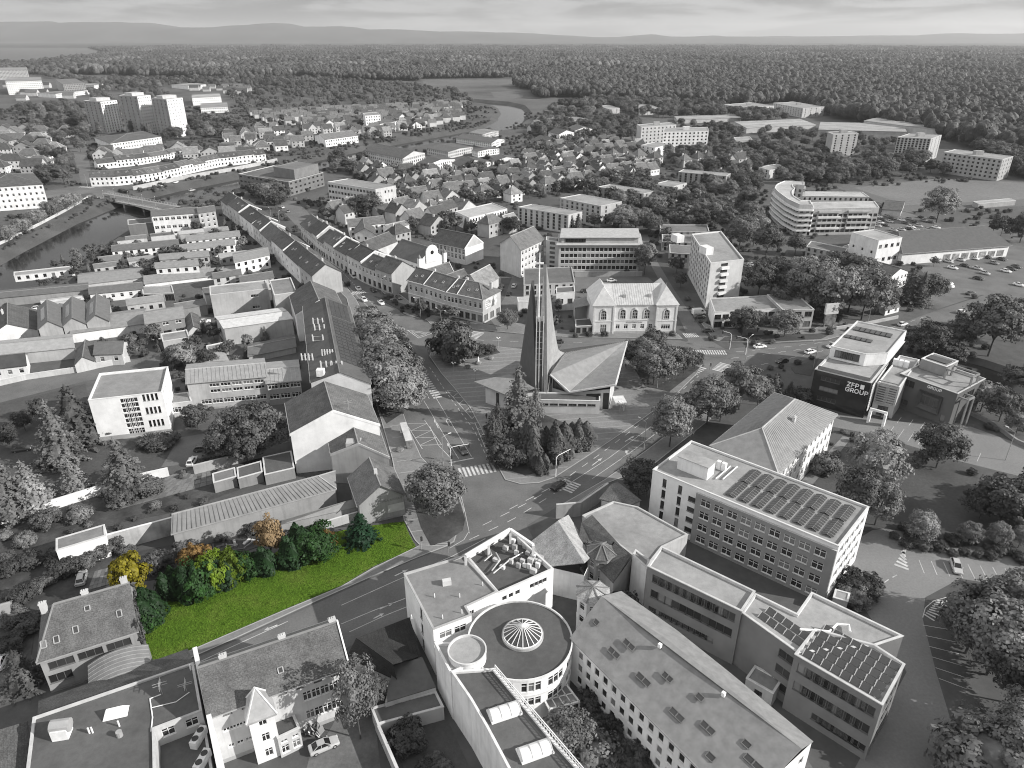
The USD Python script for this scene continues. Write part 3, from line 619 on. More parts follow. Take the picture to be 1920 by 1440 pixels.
def crown(kind, rng, seed, nclump, nleaf, size):
    """(vertices, faces) of a crown 1 m tall on a trunk, in units of the tree's height."""
    Vs, Fs, n = [], [], 0
    def put(v, f):
        nonlocal n; Vs.append(v); Fs.append(f + n); n += len(v)
    if kind in ('broad', 'round', 'shrub', 'willow', 'poplar'):
        ctr, rad = {'broad': ((0, 0, .60), (.36, .36, .40)), 'round': ((0, 0, .58), (.42, .42, .40)), 'shrub': ((0, 0, .42), (.62, .62, .50)), 'willow': ((0, 0, .55), (.45, .45, .42)), 'poplar': ((0, 0, .55), (.15, .15, .45))}[kind]
        ctr, rad = np.array(ctr), np.array(rad)
        v, f = lump(2, 1, .35, 1.6, seed); put(v * rad * .56 + ctr, f)
        for k in range(nclump):
            z = rng.uniform(-.75, 1); t = rng.uniform(0, 2 * np.pi); q = math.sqrt(max(0, 1 - z * z)); d = np.array([q * math.cos(t), q * math.sin(t), z])
            r = rng.uniform(.55, 1.0); c = ctr + d * rad * r; cr = (.30 if kind != 'poplar' else .5) * min(rad) * rng.uniform(.6, 1.25)
            u = rng.normal(0, 1, (nleaf, 3)); u /= np.linalg.norm(u, axis=1, keepdims=True); u[:, 2] = np.where(u[:, 2] < -.4, -u[:, 2], u[:, 2])
            pts = c + u * cr * rng.uniform(.7, 1.1, (nleaf, 1)) * (1, 1, .8)
            if kind == 'willow': pts[:, 2] -= rng.uniform(0, .3, nleaf) * (1 - u[:, 2]) * .5
            put(*cards(pts, u * .8 + d * .5, rng, size, .35))
    elif kind in ('spruce', 'cone'):
        w = .24 if kind == 'spruce' else .33
        for k in range(13):           # tiers of drooping boughs
            zt = .10 + .88 * (k / 13) ** .92; rr = w * (1 - zt) ** .8 * 1.05 + .012; nb = max(5, int(15 * (1 - zt)) + 3)
            for j in range(nb):
                t = 2 * math.pi * (j + rng.uniform(0, .8)) / nb; L = rr * rng.uniform(.75, 1.15); d = np.array([math.cos(t), math.sin(t), 0])
                m = max(4, int(nleaf * L / w)); s = rng.uniform(.15, 1, m)[:, None]
                pts = d * L * s + np.array([0, 0, zt]) + (0, 0, -.07) * s + rng.normal(0, .012, (m, 3))
                put(*cards(pts, np.array([0, 0, 1.0]) * .9 + d * .7, rng, size, .4))
        a = np.arange(10) * 2 * np.pi / 10; v = np.vstack([np.c_[np.cos(a) * w * .62, np.sin(a) * w * .62, np.full(10, .09)], [[0, 0, .97]]]); put(v, np.array([(i, (i + 1) % 10, 10) for i in range(10)]))
    elif kind == 'thuja':             # dense dark upright shrubs fused in flames
        for k in range(7):
            t = rng.uniform(0, 6.28); q = rng.uniform(0, .28); c = np.array([q * math.cos(t), q * math.sin(t)]); hh = rng.uniform(.7, 1.0); r0 = rng.uniform(.17, .25)
            m = nleaf * 9; s = rng.uniform(0, 1, m); ang = rng.uniform(0, 6.28, m); r = r0 * np.sin(np.pi * (.12 + .88 * s) ** .8) ** .8 * (1 + .25 * np.sin(ang * 3 + s * 9))
            pts = np.c_[c[0] + r * np.cos(ang), c[1] + r * np.sin(ang), .02 + hh * s]; put(*cards(pts, np.c_[np.cos(ang), np.sin(ang), .8 + 0 * s], rng, size, .3))
            v, f = lump(1, 1, .2, 1, k); put(v * (r0 * .8, r0 * .8, hh * .45) + (*c, hh * .48), f)
    return np.vstack(Vs), np.vstack(Fs)
BARK = mat('plain', .07)
LEAF = {'a': mat('leaf', .14), 'b': mat('leaf', .195), 'd': mat('leaf', .088), 'w': mat('leaf', .21, clump=.5)}
PROTO = {}
def proto(key, kind, leafm, seed, nclump=60, nleaf=38, size=.03, trunk=(.016, .35), limbs=True):
    rng = np.random.default_rng(seed); path = f'/World/plant_kind_{key}'
    stage.CreateClassPrim(path); v, f = crown(kind, rng, seed, nclump, nleaf, size)
    usdkit.mesh(stage, path + '/crown', (v, f), leafm)
    if trunk:
        m = MB().tube([(0, 0, -.01), (0.004, 0, trunk[1] * .5), (0.01, .004, trunk[1])], [trunk[0], trunk[0] * .8, trunk[0] * .6], 7)
        if limbs:
            for i in range(5):
                t = i * 1.26 + seed; m.tube([(0.008, .003, trunk[1] * .8), (.09 * math.cos(t), .09 * math.sin(t), trunk[1] + .12), (.2 * math.cos(t), .2 * math.sin(t), trunk[1] + .25)], [trunk[0] * .55, trunk[0] * .35, trunk[0] * .15], 5)
        usdkit.mesh(stage, path + '/trunk', (np.array([tuple(x) for x in m.v]), np.array(m.f)), BARK)
    PROTO[key] = path
proto('plane', 'broad', LEAF['b'], 1, 105, 95, .019); proto('plane_loose', 'broad', LEAF['b'], 2, 80, 95, .021)
proto('linden', 'round', LEAF['a'], 3, 100, 84, .021); proto('oak', 'broad', LEAF['a'], 4, 95, 84, .021); proto('maple', 'round', LEAF['d'], 5, 95, 80, .022)
proto('willow', 'willow', LEAF['w'], 6, 60, 80, .022); proto('birch', 'broad', LEAF['w'], 7, 50, 90, .017); proto('spruce', 'spruce', LEAF['a'], 8, 0, 30, .018, (.014, .3), False); proto('silver_spruce', 'spruce', LEAF['b'], 9, 0, 40, .016, (.014, .3), False)
proto('pine', 'cone', LEAF['d'], 10, 0, 32, .022, (.016, .3), False); proto('poplar', 'poplar', LEAF['a'], 11, 50, 50, .024, (.014, .3), False)
proto('thuja', 'thuja', LEAF['d'], 12, 0, 80, .032, None); proto('shrub', 'shrub', LEAF['a'], 13, 70, 60, .04, None); proto('dark_shrub', 'shrub', LEAF['d'], 14, 70, 60, .04, None)
proto('small_tree', 'round', LEAF['a'], 15, 26, 34, .045); proto('small_dark', 'round', LEAF['d'], 16, 26, 34, .045)
GREENS = {'green_a': (.022, .058, .014), 'green_b': (.014, .036, .012), 'yellow': (.18, .155, .012), 'lime': (.10, .15, .014), 'orange': (.19, .115, .04), 'tan': (.24, .17, .095)}
for i, (k, c) in enumerate(GREENS.items()): proto('meadow_' + k, 'thuja' if k in ('green_b',) else 'broad' if k in ('yellow', 'tan') else 'shrub', mat('leaf', c, clump=.6), 30 + i, 74, 70, .026 if k in ('yellow', 'tan') else .036, (.016, .3) if k in ('yellow', 'tan', 'orange') else None)
proto('meadow_fir', 'cone', mat('leaf', (.014, .045, .02)), 41, 0, 24, .03, (.016, .2), False)
TREES = []                # (key, x, y, height, width factor, label, category, group)
def plant_at(xy, key, h, w=1.0, label=None, cat='tree', group=None):
    TREES.append((key, float(xy[0]), float(xy[1]), h, w, label, cat, group))
def tree(px, py, key, h, w=1.0, label=None, cat='tree', group=None): plant_at(P((px, py))[:2], key, h, w, label, cat, group)
def hpx(py, npx):
    """Metres of an upright thing npx pixels tall whose foot is at picture row py."""
    return hgt((960, py - npx), py)

# ------------------------------------------------------------------ the forest that reaches the hills (stuff)
def forest():
    rng = np.random.default_rng(5)
    near = [(-220, 134), (60, 140), (210, 140), (420, 150), (560, 143), (660, 150), (780, 152), (960, 160), (1012, 186), (1060, 182), (1130, 192), (1250, 198), (1340, 200), (1400, 203), (1480, 192), (1560, 222), (1640, 236), (1720, 250), (1800, 275), (1880, 290), (2150, 330)]
    zone = Polygon([tuple(P(p)[:2]) for p in near] + [tuple(P(p)[:2]) for p in ((2150, 87), (-220, 87))]).buffer(0).difference(fields).difference(river_line.buffer(32))
    zp = prep(zone)
    root = UsdGeom.PointInstancer.Define(stage, '/World/forest'); tag(root.GetPrim(), 'dark forest covering the plain from the town edge to the hills', 'forest', None, 'stuff')
    protos = []
    FL = [mat('leaf', .08, clump=.12), mat('leaf', .064, clump=.15), mat('leaf', .12, clump=.12)]
    def fp(nm, builder, m):
        p = f'/World/forest/kinds/{nm}'; v, f = builder; usdkit.mesh(stage, p, (v, f), m); protos.append(p)
    UsdGeom.Scope.Define(stage, '/World/forest/kinds')
    for i in range(6):
        V, F, n = [], [], 0
        v, f = lump(2, 1, .35, 1.5, i); V.append(v * (5.4, 5.4, 6.4) + (0, 0, 11.0)); F.append(f); n += len(v)
        d = rng.normal(0, 1, (90, 3)); d /= np.linalg.norm(d, axis=1, keepdims=True); d[:, 2] = np.abs(d[:, 2]) * .9 + .05 * 0 - .15
        v, f = cards(d * (6.2, 6.2, 7.2) * rng.uniform(.75, 1.02, (90, 1)) + (0, 0, 11.5), d, rng, 1.05, .4); V.append(v); F.append(f + n)
        fp(f'forest_tree_{i + 1:03d}', (np.vstack(V), np.vstack(F)), FL[(0, 0, 1, 1, 0, 2)[i]])
    for i in range(4):                       # far stands: forty crowns
        V, F, n = [], [], 0
        for k in range(44):
            v, f = lump(1, 1, .4, 1.3, k + i * 50); s = rng.uniform(.75, 1.35); v = v * (6.0 * s, 6.0 * s, 7 * s) + (rng.uniform(-42, 42), rng.uniform(-42, 42), 9.5 * s); V.append(v); F.append(f + n); n += len(v)
        fp(f'forest_stand_{i + 1:03d}', (np.vstack(V), np.vstack(F)), FL[(0, 1, 0, 2)[i]])
    pos, idx, sc, rot = [], [], [], []
    def scatter(d0, d1, step, ids, smin, smax):
        a = .72; x = np.arange(-d1 * .80, d1 * .80, step); y = np.arange(d0 * .7, d1, step); X, Y = np.meshgrid(x, y); X = X.ravel() + rng.uniform(-.45, .45, X.size) * step; Y = Y.ravel() + rng.uniform(-.45, .45, Y.size) * step
        r = np.hypot(X, Y); k = (r >= d0) & (r < d1) & (np.abs(X) < Y * .80 + 30)
        for x_, y_ in zip(X[k], Y[k]):
            if zp.contains(Point(x_, y_)):
                g_ = float(meshkit.fbm(np.array([x_ / 170, y_ / 170, .5]), 3))
                if g_ < .30 and d0 < 1000: continue
                pos.append((x_, y_, -.5)); idx.append(ids[rng.integers(len(ids))]); s = rng.uniform(smin, smax) * (.55 + .9 * g_); sc.append((s, s, s * rng.uniform(.85, 1.2))); rot.append(rng.uniform(0, 6.283))
    scatter(300, 2300, 7.8, [0, 0, 1, 1, 2, 2, 3, 3, 4, 4, 5], .55, 1.2)
    scatter(2300, 8200, 68, [6, 7, 8, 6, 7, 8, 9], .95, 1.25)
    root.CreatePrototypesRel().SetTargets([Sdf.Path(p) for p in protos])
    root.CreatePositionsAttr(Vt.Vec3fArray.FromNumpy(np.array(pos, np.float32))); root.CreateProtoIndicesAttr(Vt.IntArray.FromNumpy(np.array(idx, np.int32)))
    root.CreateScalesAttr(Vt.Vec3fArray.FromNumpy(np.array(sc, np.float32)))
    root.CreateOrientationsAttr(Vt.QuathArray([Gf.Quath(math.cos(r / 2), 0, 0, math.sin(r / 2)) for r in rot]))
    print('forest', len(pos))
    # beyond, the canopy as one bumpy sheet
    nx, ny = 240, 40; v = []
    for j in range(ny):
        y = 7600 * (17000 / 7600) ** (j / (ny - 1))
        for i in range(nx): v.append((-y * .84 + 1.68 * y * i / (nx - 1), y, 14.0 if 0 < j < ny - 1 else -1))
    v = np.array(v); v[:, 2] += np.where(v[:, 2] > 0, (meshkit.fbm(np.c_[v[:, :2] / 260, np.zeros(len(v))], 3) - .5) * 16, 0)
    f = [(j * nx + i, j * nx + i + 1, (j + 1) * nx + i + 1, (j + 1) * nx + i) for j in range(ny - 1) for i in range(nx - 1)]
    q = usdkit.mesh(stage, '/World/forest_canopy', (v, np.array(f)), mat('ground', .065, lo=.5, hi=1.6, big=.0022, small=.018), True); tag(q.GetPrim(), 'far forest canopy fading towards the hills', 'forest', None, 'stuff')
forest()
# ------------------------------------------------------------------ near blocks, bottom left
ALU = mat('metal', .45, rough=.4, spec=.5, metal=.4)
t = pitched('house', 'rendered house with mossy tiled roof and three chimneys beside the green meadow', (72, 1237), (255, 1180), ('r', (88, 1137), .95), 1299, axis='u', hip=(.55, 0), wall=.36, roof=.15,
            win={0: [(3, 1, 3.6, 1.55, 'D', {'z': (-3.1, -.9), 'm': (.6, .9)}), (1, 1, 3.3, 1.7, 'D', {'z': (1.6, 3.7), 'm': (1.6, 11.5)}), (4, 1, 1.1, .5, 'D', {'z': (.2, .9), 'm': (1, 6)})]},
            chim=((.12, .52, .9), (.55, .52, .9), (.97, .52, 1.3)), sky=((.07, .26, .75, 1.1), (.2, .28, .75, 1.1), (.4, .36, .75, 1.1), (.86, .42, .7, 1.1), (.55, .72, .75, .8)), base=(.8, .25))
# creeper on its meadow gable
c = t.c; rng = np.random.default_rng(2); A, B = V2(c[1]), V2(c[2]); n = 900
q = rng.uniform(0, 1, n); z = rng.uniform(0, 1, n) ** .8 * (t.h + 1.0); pts = np.c_[A + np.outer(q, B - A), z] + np.array([*(-np.array([-(B - A)[1], (B - A)[0]]) / np.linalg.norm(B - A) * .12), 0])
o = np.array([(B - A)[1], -(B - A)[0], 0]) / np.linalg.norm(B - A); v, f = cards(pts, np.tile(o, (n, 1)), rng, .45, .4)
m = usdkit.mesh(stage, t.path + '/creeper', (v - t.o, f), LEAF['d'])
# curved metal garage
def barrel(name, label, p0, p1, depth, h, rise, wall=.4, m=None, axis='u', cat='garage', k=12, skip=0):
    h = HH(p0, h); A, u, n, L, D = rect(p0, p1, depth, h); c = corners4(A, u, n, L, D); clear(c); t = T(name, label, cat, (*(A + u * L / 2 + n * D / 2), 0)); faces(t, c, 0, h, None, WALL(wall))
    s = MB(); ov = .25; a, b, la, lb = (u, n, L, D) if axis == 'u' else (n, u, D, L)
    prof = [(f, rise * (1 - (2 * f - 1) ** 2)) for f in np.linspace(0, 1, k)]
    pt = lambda x, y, z: np.array([*(A + a * x + b * y), z])
    for (f0, z0), (f1, z1) in zip(prof[:-1], prof[1:]):
        s.quad(pt(-ov, f0 * lb, h + z0 + .05), pt(la + ov, f0 * lb, h + z0 + .05), pt(la + ov, f1 * lb, h + z1 + .05), pt(-ov, f1 * lb, h + z1 + .05))
    s.build('roof', m or ALU, t, smooth=40)
    for x in (0.0, la): MB().poly([pt(x, f * lb, h + z) for f, z in prof]).build('gable_wall', WALL(wall), t)
    rb = MB()
    for i in range(int(la / .9) + 1):
        for (f0, z0), (f1, z1) in zip(prof[:-1], prof[1:]): rb.bar(pt(i * .9, f0 * lb, h + z0 + .08), pt(i * .9, f1 * lb, h + z1 + .08), .03)
    rb.build('seam', TIN, t, kind='stuff'); t.h = h; return t
barrel('garage', 'low garage with curved metal roof between tiled house and long flat roof', (166, 1296), (284, 1254), 5.5, 4.6, 1.1, wall=.3, m=mat('metal', .25, rough=.5, metal=.3), axis='n')
# large flat roof
t = poly('workshop', 'long low workshop under a big dark felt roof with white box vent', [(40, 1520), (293, 1520), (289, 1366), (378, 1332), (362, 1242), (62, 1345)], 8.0, wall=.6, roof=.13, rim=.5, win={2: (2, 1, 1.7, 1.5, 'X', {'z': (-2.5, -.6)})}, par=.3)
bx = MB(); p = P((118, 1378), 7.7); bx.box(p, (.96, .2), 1.05, .95, 7.6, 9.4); bx.build('vent_house', WHITEP, t); MB().tube([p + (-1.2, 0, 1.6), p + (1.2, .4, 1.6)], .95, 12).build('vent_cap', TIN, t)
p = P((218, 1338), 7.7); m = MB(); u = np.array([.95, .3]); nn = np.array([-.3, .95]); q = [np.array([*(p[:2] + u * a + nn * b), 7.75]) for a, b in ((-1.6, -1), (1.6, -1), (1.6, 1), (-1.6, 1))]; top = [np.array([*(p[:2] + u * a), 9.0]) for a in (-1.0, 1.0)]
m.quad(q[0], q[1], top[1], top[0]).quad(q[2], q[3], top[0], top[1]).poly([q[1], q[2], top[1]]).poly([q[3], q[0], top[0]]); m.build('roof_light', WHITEP, t)
m = MB(); p = P((225, 1380), 7.7); m.tube([p, p + (0, 0, .9)], .42, 10); m.build('round_vent', TIN, t)
for px in ((168, 1375), (174, 1374), (224, 1362), (358, 1256)): p = P(px, 7.7); MB().tube([p, p + (0, 0, 1.1)], .12, 8).build('vent_pipe', WHITEP, t)
def aerial(name, label, px, z, hgt_, cat='aerial', arms=5):
    p = P(px, z); t = T(name, label, cat, p); MB().tube([p - (0, 0, .05), p + (0, 0, hgt_)], .05, 5).build('mast', TIN, t); a = MB()
    for i in range(arms):
        zz = hgt_ * (.62 + .09 * i); d = (.9, .4, 0) if i % 2 else (-.3, .9, 0); a.bar(p + np.array(d) * -1.0 + (0, 0, zz), p + np.array(d) * 1.0 + (0, 0, zz), .03)
    a.build('element', TIN, t)
aerial('roof_aerial', 'tall television aerial on the dark felt roof of the workshop', (305, 1302), 7.7, 2.6); aerial('roof_aerial', 'short aerial cluster near the white party wall', (350, 1296), 7.7, 1.8)
m = MB(); pts = [P(p, 7.78) for p in ((283, 1372), (286, 1345), (281, 1310), (302, 1302))]; m.tube(pts, .09, 6); m.tube([P((284, 1327), 7.78), P((330, 1316), 7.78), P((355, 1298), 7.78)], .07, 6); m.build('roof_pipe', WHITEP, t)
# street-side slope of that roof
shape('lean_to_roof', 'narrow tiled slope along the street behind the dark felt roof', [[(70, 1346, 7.6), (362, 1243, 7.6), (352, 1216, 5.2), (72, 1314, 5.2)]], [(72, 1344, 5.0), (361, 1243, 5.0), (352, 1217, 5.0), (72, 1315, 5.0)], cat='roof', roof=.13, wall=.4)
poly('annex', 'low flat annex with fan units beside the party wall', [(294, 1530), (412, 1530), (382, 1345), (296, 1372)], 4.6, wall=.6, roof=.13, par=.25)
for i, (px, lb) in enumerate((((374, 1388), 'twin fan air conditioner nearest the felt roof by the party wall'), ((381, 1432), 'twin fan air conditioner at the picture bottom by the party wall'))):
    p = P(px, 4.4); u = np.array([.93, -.36]); u = np.array([.15, .99]); a = T('air_conditioner', lb, 'air conditioner', p); MB().box(p, u, 1.5, .5, 4.4, 5.7).build('casing', WHITEP, a)
    for s in (-.7, .7):
        f = p[:2] + u * s; MB().tube([(f[0], f[1], 5.68), (f[0], f[1], 5.74)], .48, 14).build('fan', DARKM, a)
shape('tiled_building', 'corner of a dark tiled roof at the bottom left edge', [[(-40, 1530, 9), (56, 1530, 6), (52, 1352, 6), (-40, 1380, 9)]], [(-60, 1530, 6), (56, 1530, 6), (52, 1354, 6), (-60, 1390, 6)], cat='building', roof=.12, wall=.4)
# party wall and long mossy house
wall_top('party_wall', 'tall white party wall between the felt roof and the mossy tiled roof', [(365, 1214), (416, 1460)], 10.2, thick=.55, g=.72)
t = pitched('long_house', 'long house with mossy speckled tiled roof and stair tower above a yard', (392, 1341), (655, 1246), ('r', (382, 1249), .8), 1432, hip=(0, 0), wall=.62, roof=.13, cat='house', fire=(0, 1),
            win={0: [(5, 1, 1.25, 1.75, 'X', {'z': (5.6, 8.4), 'm': (12.5, .8)}), (5, 1, 1.25, 1.75, 'X', {'z': (1.6, 4.6), 'm': (12.5, .8)}), (4, 1, .9, .6, 'X', {'z': (5.8, 6.8), 'm': (1.2, 15)}), (3, 1, .9, .6, 'X', {'z': (2.4, 3.4), 'm': (1.2, 15)}), (7, 1, 1.2, .5, 'D', {'z': (-1.2, -.5), 'm': (1, 1)})]},
            chim=((.16, .53, .8), (.58, .53, .8), (.96, .53, .8)), sky=((.52, .38, .7, .8),), base=(.7, .35), rmat=TILE(.15, rows=5.5, course=.4))
t2 = pitched('stair_tower', 'pale stair tower with little metal hipped roof on the yard side of the mossy house', (464, 1348), (512, 1330), 3.4, 9.6, rise=3.4, hip=(1, 1), wall=.7, roof=.45, rmat=ALU, cat='tower', win={0: [(1, 3, 1.1, 1.6, 'X', {'m': (1, .9)})]})
flat('porch', 'low flat porch block beside the stair tower', (520, 1384), (562, 1364), 3.2, 4.3, wall=.6, roof=.09, par=.2, win={0: [(2, 1, .9, .5, 'X', {'z': (2.6, 3.6)}), (2, 1, 1.1, 1.5, 'X', {'z': (.5, 2.4)})]})
# garden house and walls of the upper allotments
t = flat('garden_house', 'small white garden house with grey flat roof at the head of the garden', (105, 1032), (198, 1004), (196, 983), 1072, wall=.78, roof=.26, par=.1)
wall_top('garden_wall', 'long patchy whitewashed garden wall behind the meadow shrubs', [(199, 1003), (330, 968)], 4.2, thick=.4, g=.62, m=WALL(.55, lo=.5, hi=1.3, dirt=.9))
wall_line('boundary_wall', 'long white boundary wall below the school trees', [(-20, 990), (110, 952), (250, 908), (318, 893)], 2.4, thick=.3, g=.72)
wall_line('boundary_wall', 'stained stone wall along the back lane of the white gable', [(365, 890), (450, 868), (548, 843)], 2.6, thick=.4, g=.42)
t = pitched('long_shed', 'long low shed with grey sheet roof behind the vacant strip', (324, 998), (628, 915), (626, 884), 5.2, rise=2.0, wall=.36, roof=.2, rmat=mat('metal', .2, rough=.55), cat='shed', hip=(0, 1))
ub = t; seams(t, [(t.pt(-t.hl, -t.hd - .35, t.h), t.pt(t.hl, -t.hd - .35, t.h), t.pt(t.hl - t.hd, 0, t.h + 2.05), t.pt(-t.hl, 0, t.h + 2.05))], .9, mat('metal', .16))
shape('lean_to_shed', 'long lean-to with pale sheet roof beside the depot gable', [[(527, 983, 3.0), (672, 950, 3.0), (664, 935, 4.6), (528, 975, 4.6)]], [(527, 983, 3.0), (672, 950, 3.0), (664, 937, 3.0), (528, 977, 3.0)], cat='shed', rmat=mat('metal', .25, rough=.55), wall=.4)
wall_line('boundary_wall', 'low pale wall at the back edge of the green meadow', [(590, 1000), (672, 975)], 2.2, thick=.3, g=.5)
for i, (p0, p1, q, lb) in enumerate((((400, 905), (443, 893), (440, 876), 'leftmost stained shed roof in the back yards, full of rubble'), ((446, 897), (492, 884), (489, 864), 'middle stained shed roof in the back yards'), ((496, 890), (552, 877), (546, 845), 'rightmost stained shed roof against the white gable'))):
    flat('yard_shed', lb, p0, p1, q, 3.0, wall=.3, roof=.12 if i else .2, par=.1, cat='shed')
# ------------------------------------------------------------------ buildings on the left of the main street
def gable_front(name, label, p0, p1, q, h, rise, **k): return pitched(name, label, p0, p1, q, h, rise=rise, axis='n', **k)
t = gable_front('depot_house', 'gable-ended depot house with faded lettering beside the meadow', (673, 945), (757, 926), (735, 877), 985, 3.7, wall=.40, roof=.16, cat='house', ov=.45, base=(.5, .28))
m = MB(); u3 = np.array([*(V2(t.c[1]) - V2(t.c[0])), 0]); L0 = np.linalg.norm(u3); u3 /= L0; o3 = np.array([u3[1], -u3[0], 0]) * .03
tx = meshkit.text_mesh('HVIEZDOVNA MORAVIA'[0:0] + 'UBYTOVŇA MORAVA', .62, .03); sc = 7.6 / (tx.bounds[1][0] - tx.bounds[0][0])
M4 = np.eye(4); M4[:3, 0] = u3 * sc; M4[:3, 1] = (0, 0, sc); M4[:3, 2] = o3 / .03 ; M4[:3, 3] = np.array([*t.c[0], 4.6]) + u3 * 2.2 + o3 * .2
MB().add(tx, M4).build('lettering', mat('paint', .2), t)
pl = MB(); a = np.array([*t.c[0], 0]) + u3 * (L0 * .62) + o3 * 2; pl.quad(a + (0, 0, 1.6), a + u3 * 3.6 + (0, 0, 1.6), a + u3 * 3.6 + (0, 0, 3.6), a + (0, 0, 3.6)); pl.build('wall_panel', mat('paint', .5), t)
MB().box(t.pt(0, 0, 0)[:2] + t.a * -1.0, t.a, .35, .35, t.h + 3.2, t.h + t.rise + 1.1).build('chimney', mat('plaster', .55), t)
t = gable_front('old_house', 'old street house with flaking whitewashed gable end above the depot house', (621, 853), (729, 858), (706, 790), 905, 3.2, wall=.5, roof=.17, cat='house', ov=.1, fire=(1, 0), firew=.6)
boxes(t, 'dormer', [(664, 836, 3.4, 2.4, 1.4, .1)], mat('metal', .4), z=t.h + 1.5)
t = gable_front('street_house', 'big house with blank white gable wall and snow guards on its roof', (545, 815), (711, 797), (688, 740), 888, 5.0, wall=.74, roof=.17, cat='house', ov=.1, fire=(1, 0), firew=.78, dirt=.2)
aerial('roof_aerial', 'white satellite dish and aerials on the dark roof of the big gabled house', (654, 768), t.h + 4, 2.5)
# long office block on the street with antenna roof
t = gable_front('office_block', 'long dark-roofed office block on the street carrying mobile phone antennas', (583, 717), (695, 719), (655, 575), 789, 3.2, wall=.74, roof=.10, cat='building', ov=.15, fire=(0, 0), rmat=mat('felt', .10), dirt=.25,
                win={1: (14, 3, 1.5, 1.6, 'p', {'z': (1, 11)}), 3: (8, 3, 1.5, 1.6, 'A', {'z': (1, 10.5)})})
for f0, f1, nm in ((-.72, .45, 'a'), (.47, .98, 'b')):
    pv = MB()
    nx = 14
    for i in range(nx):
        for j in range(4):
            x0 = t.hl * (f0 + (f1 - f0) * i / nx); x1 = t.hl * (f0 + (f1 - f0) * (i + .92) / nx); y0, y1 = t.hd * (.14 + .19 * j), t.hd * (.14 + .19 * (j + .92))
            z = lambda y: t.h + t.rise * (1 - y / t.hd) + .14
            pv.quad(t.pt(x0, -y0, z(y0)), t.pt(x1, -y0, z(y0)), t.pt(x1, -y1, z(y1)), t.pt(x0, -y1, z(y1)))
    pv.build('solar_array', mat('glass', .03, lo=.7, hi=1.3), t)
def antenna_frame(label, px, z, n=4, h=2.2):
    p = P(px, z); a = T('antenna_frame', label, 'antenna', p)
    MB().bar(p + (-1.6, 0, .3), p + (1.6, 0, .3), .06).bar(p + (-1.6, 0, 1.5), p + (1.6, 0, 1.5), .06).bar(p + (-1.6, 0, -.1), p + (-1.6, 0, 1.6), .05).bar(p + (1.6, 0, -.1), p + (1.6, 0, 1.6), .05).build('frame', TIN, a)
    for i in range(n): x = -1.5 + 3.0 * i / (n - 1); MB().box(p + (x, -.2, 0), (1, 0), .16, .1, p[2] + .2, p[2] + h).build('antenna_panel', WHITEP, a)
for px, lb, n in (((613, 690), 'antenna panels at the front left corner of the antenna roof', 3), ((577, 676), 'antenna panels on the left edge of the antenna roof', 4), ((615, 668), 'tall antenna panels at the back of the antenna roof', 5), ((632, 690), 'antenna panels at the front right of the antenna roof', 3), ((597, 608), 'farthest antenna rack on the long dark roof', 3), ((600, 620), 'second antenna rack from the far end of the long dark roof', 3), ((597, 640), 'third antenna rack from the far end of the long dark roof', 2)): antenna_frame(lb, px, t.h + 1.6, n)
boxes(t, 'equipment_cabinet', [(602, 704, 2.0, 1.6, 1.9)], WHITEP, z=t.h + 1.2)
t = gable_front('street_house', 'street house with bright white gable rising behind the long antenna roof', (555, 592), (648, 584), (628, 545), 640, 4.6, wall=.74, roof=.15, ov=.1, fire=(1, 0), firew=.78, dirt=.2)
# school
flat('white_school', 'white three-storey cube building with tall stair window', (165, 750), (304, 735), (315, 687), 828, wall=.78, roof=.3, par=.6, rim=.7, dirt=.2, base=(1.3, .35),
     win={0: [(4, 3, .62, 1.9, 'E', {'z': (1.6, 13), 'm': (12.3, 1.1)}), (3, 4, 1.7, 1.2, 'A', {'z': (7.4, 13), 'm': (7.4, 6.4)}), (3, 3, 1.7, 1.2, 'A', {'z': (3.0, 7.2), 'm': (7.4, 6.4)}), (3, 1, 1.5, 2.2, 'A', {'z': (.2, 2.9), 'm': (7.4, 6.4)})], 1: [(4, 3, 1.1, 1.5, 'p', {'z': (1.6, 13)})]})
flat('link_block', 'low link block with roof vents between the white cube and the school wing', (317, 757), (360, 752), (353, 735), 4.4, wall=.6, roof=.25, par=.2, win={0: (2, 1, 2.6, 1.6, 'A')})
t = pitched('school_wing', 'school wing with pale seamed metal roof and paired windows', (350, 718), (500, 705), (494, 672), 770, rise=1.2, wall=.55, roof=.3, rmat=mat('metal', .3, rough=.5), cat='building',
            win={0: [(5, 1, 2.6, .95, 'A', {'z': (-2.0, -.8), 'm': (5.5, .8)}), (5, 1, 2.6, .95, 'A', {'z': (-3.8, -2.6), 'm': (5.5, .8)}), (6, 1, 2.7, 1.4, 'A', {'z': (1.2, 3.6), 'm': (2.6, .8)})]}, base=(.6, .35))
seams(t, [(t.pt(-t.hl, -t.hd - .35, t.h + .02), t.pt(t.hl, -t.hd - .35, t.h + .02), t.pt(t.hl, 0, t.h + 1.3), t.pt(-t.hl, 0, t.h + 1.3))], 1.1)
t = pitched('school_wing', 'shorter grey school wing between the metal-roofed wing and the office block', (500, 718), (563, 712), (558, 675), 760, rise=.9, wall=.36, roof=.3, rmat=mat('metal', .3, rough=.5), cat='building',
            win={0: [(3, 1, 2.7, 1.5, 'A', {'z': (-2.3, -.4)}), (3, 1, 2.7, 1.5, 'A', {'z': (1.4, 3.9)})]})
seams(t, [(t.pt(-t.hl, -t.hd - .35, t.h + .02), t.pt(t.hl, -t.hd - .35, t.h + .02), t.pt(t.hl, 0, t.h + 1.0), t.pt(-t.hl, 0, t.h + 1.0))], 1.1)

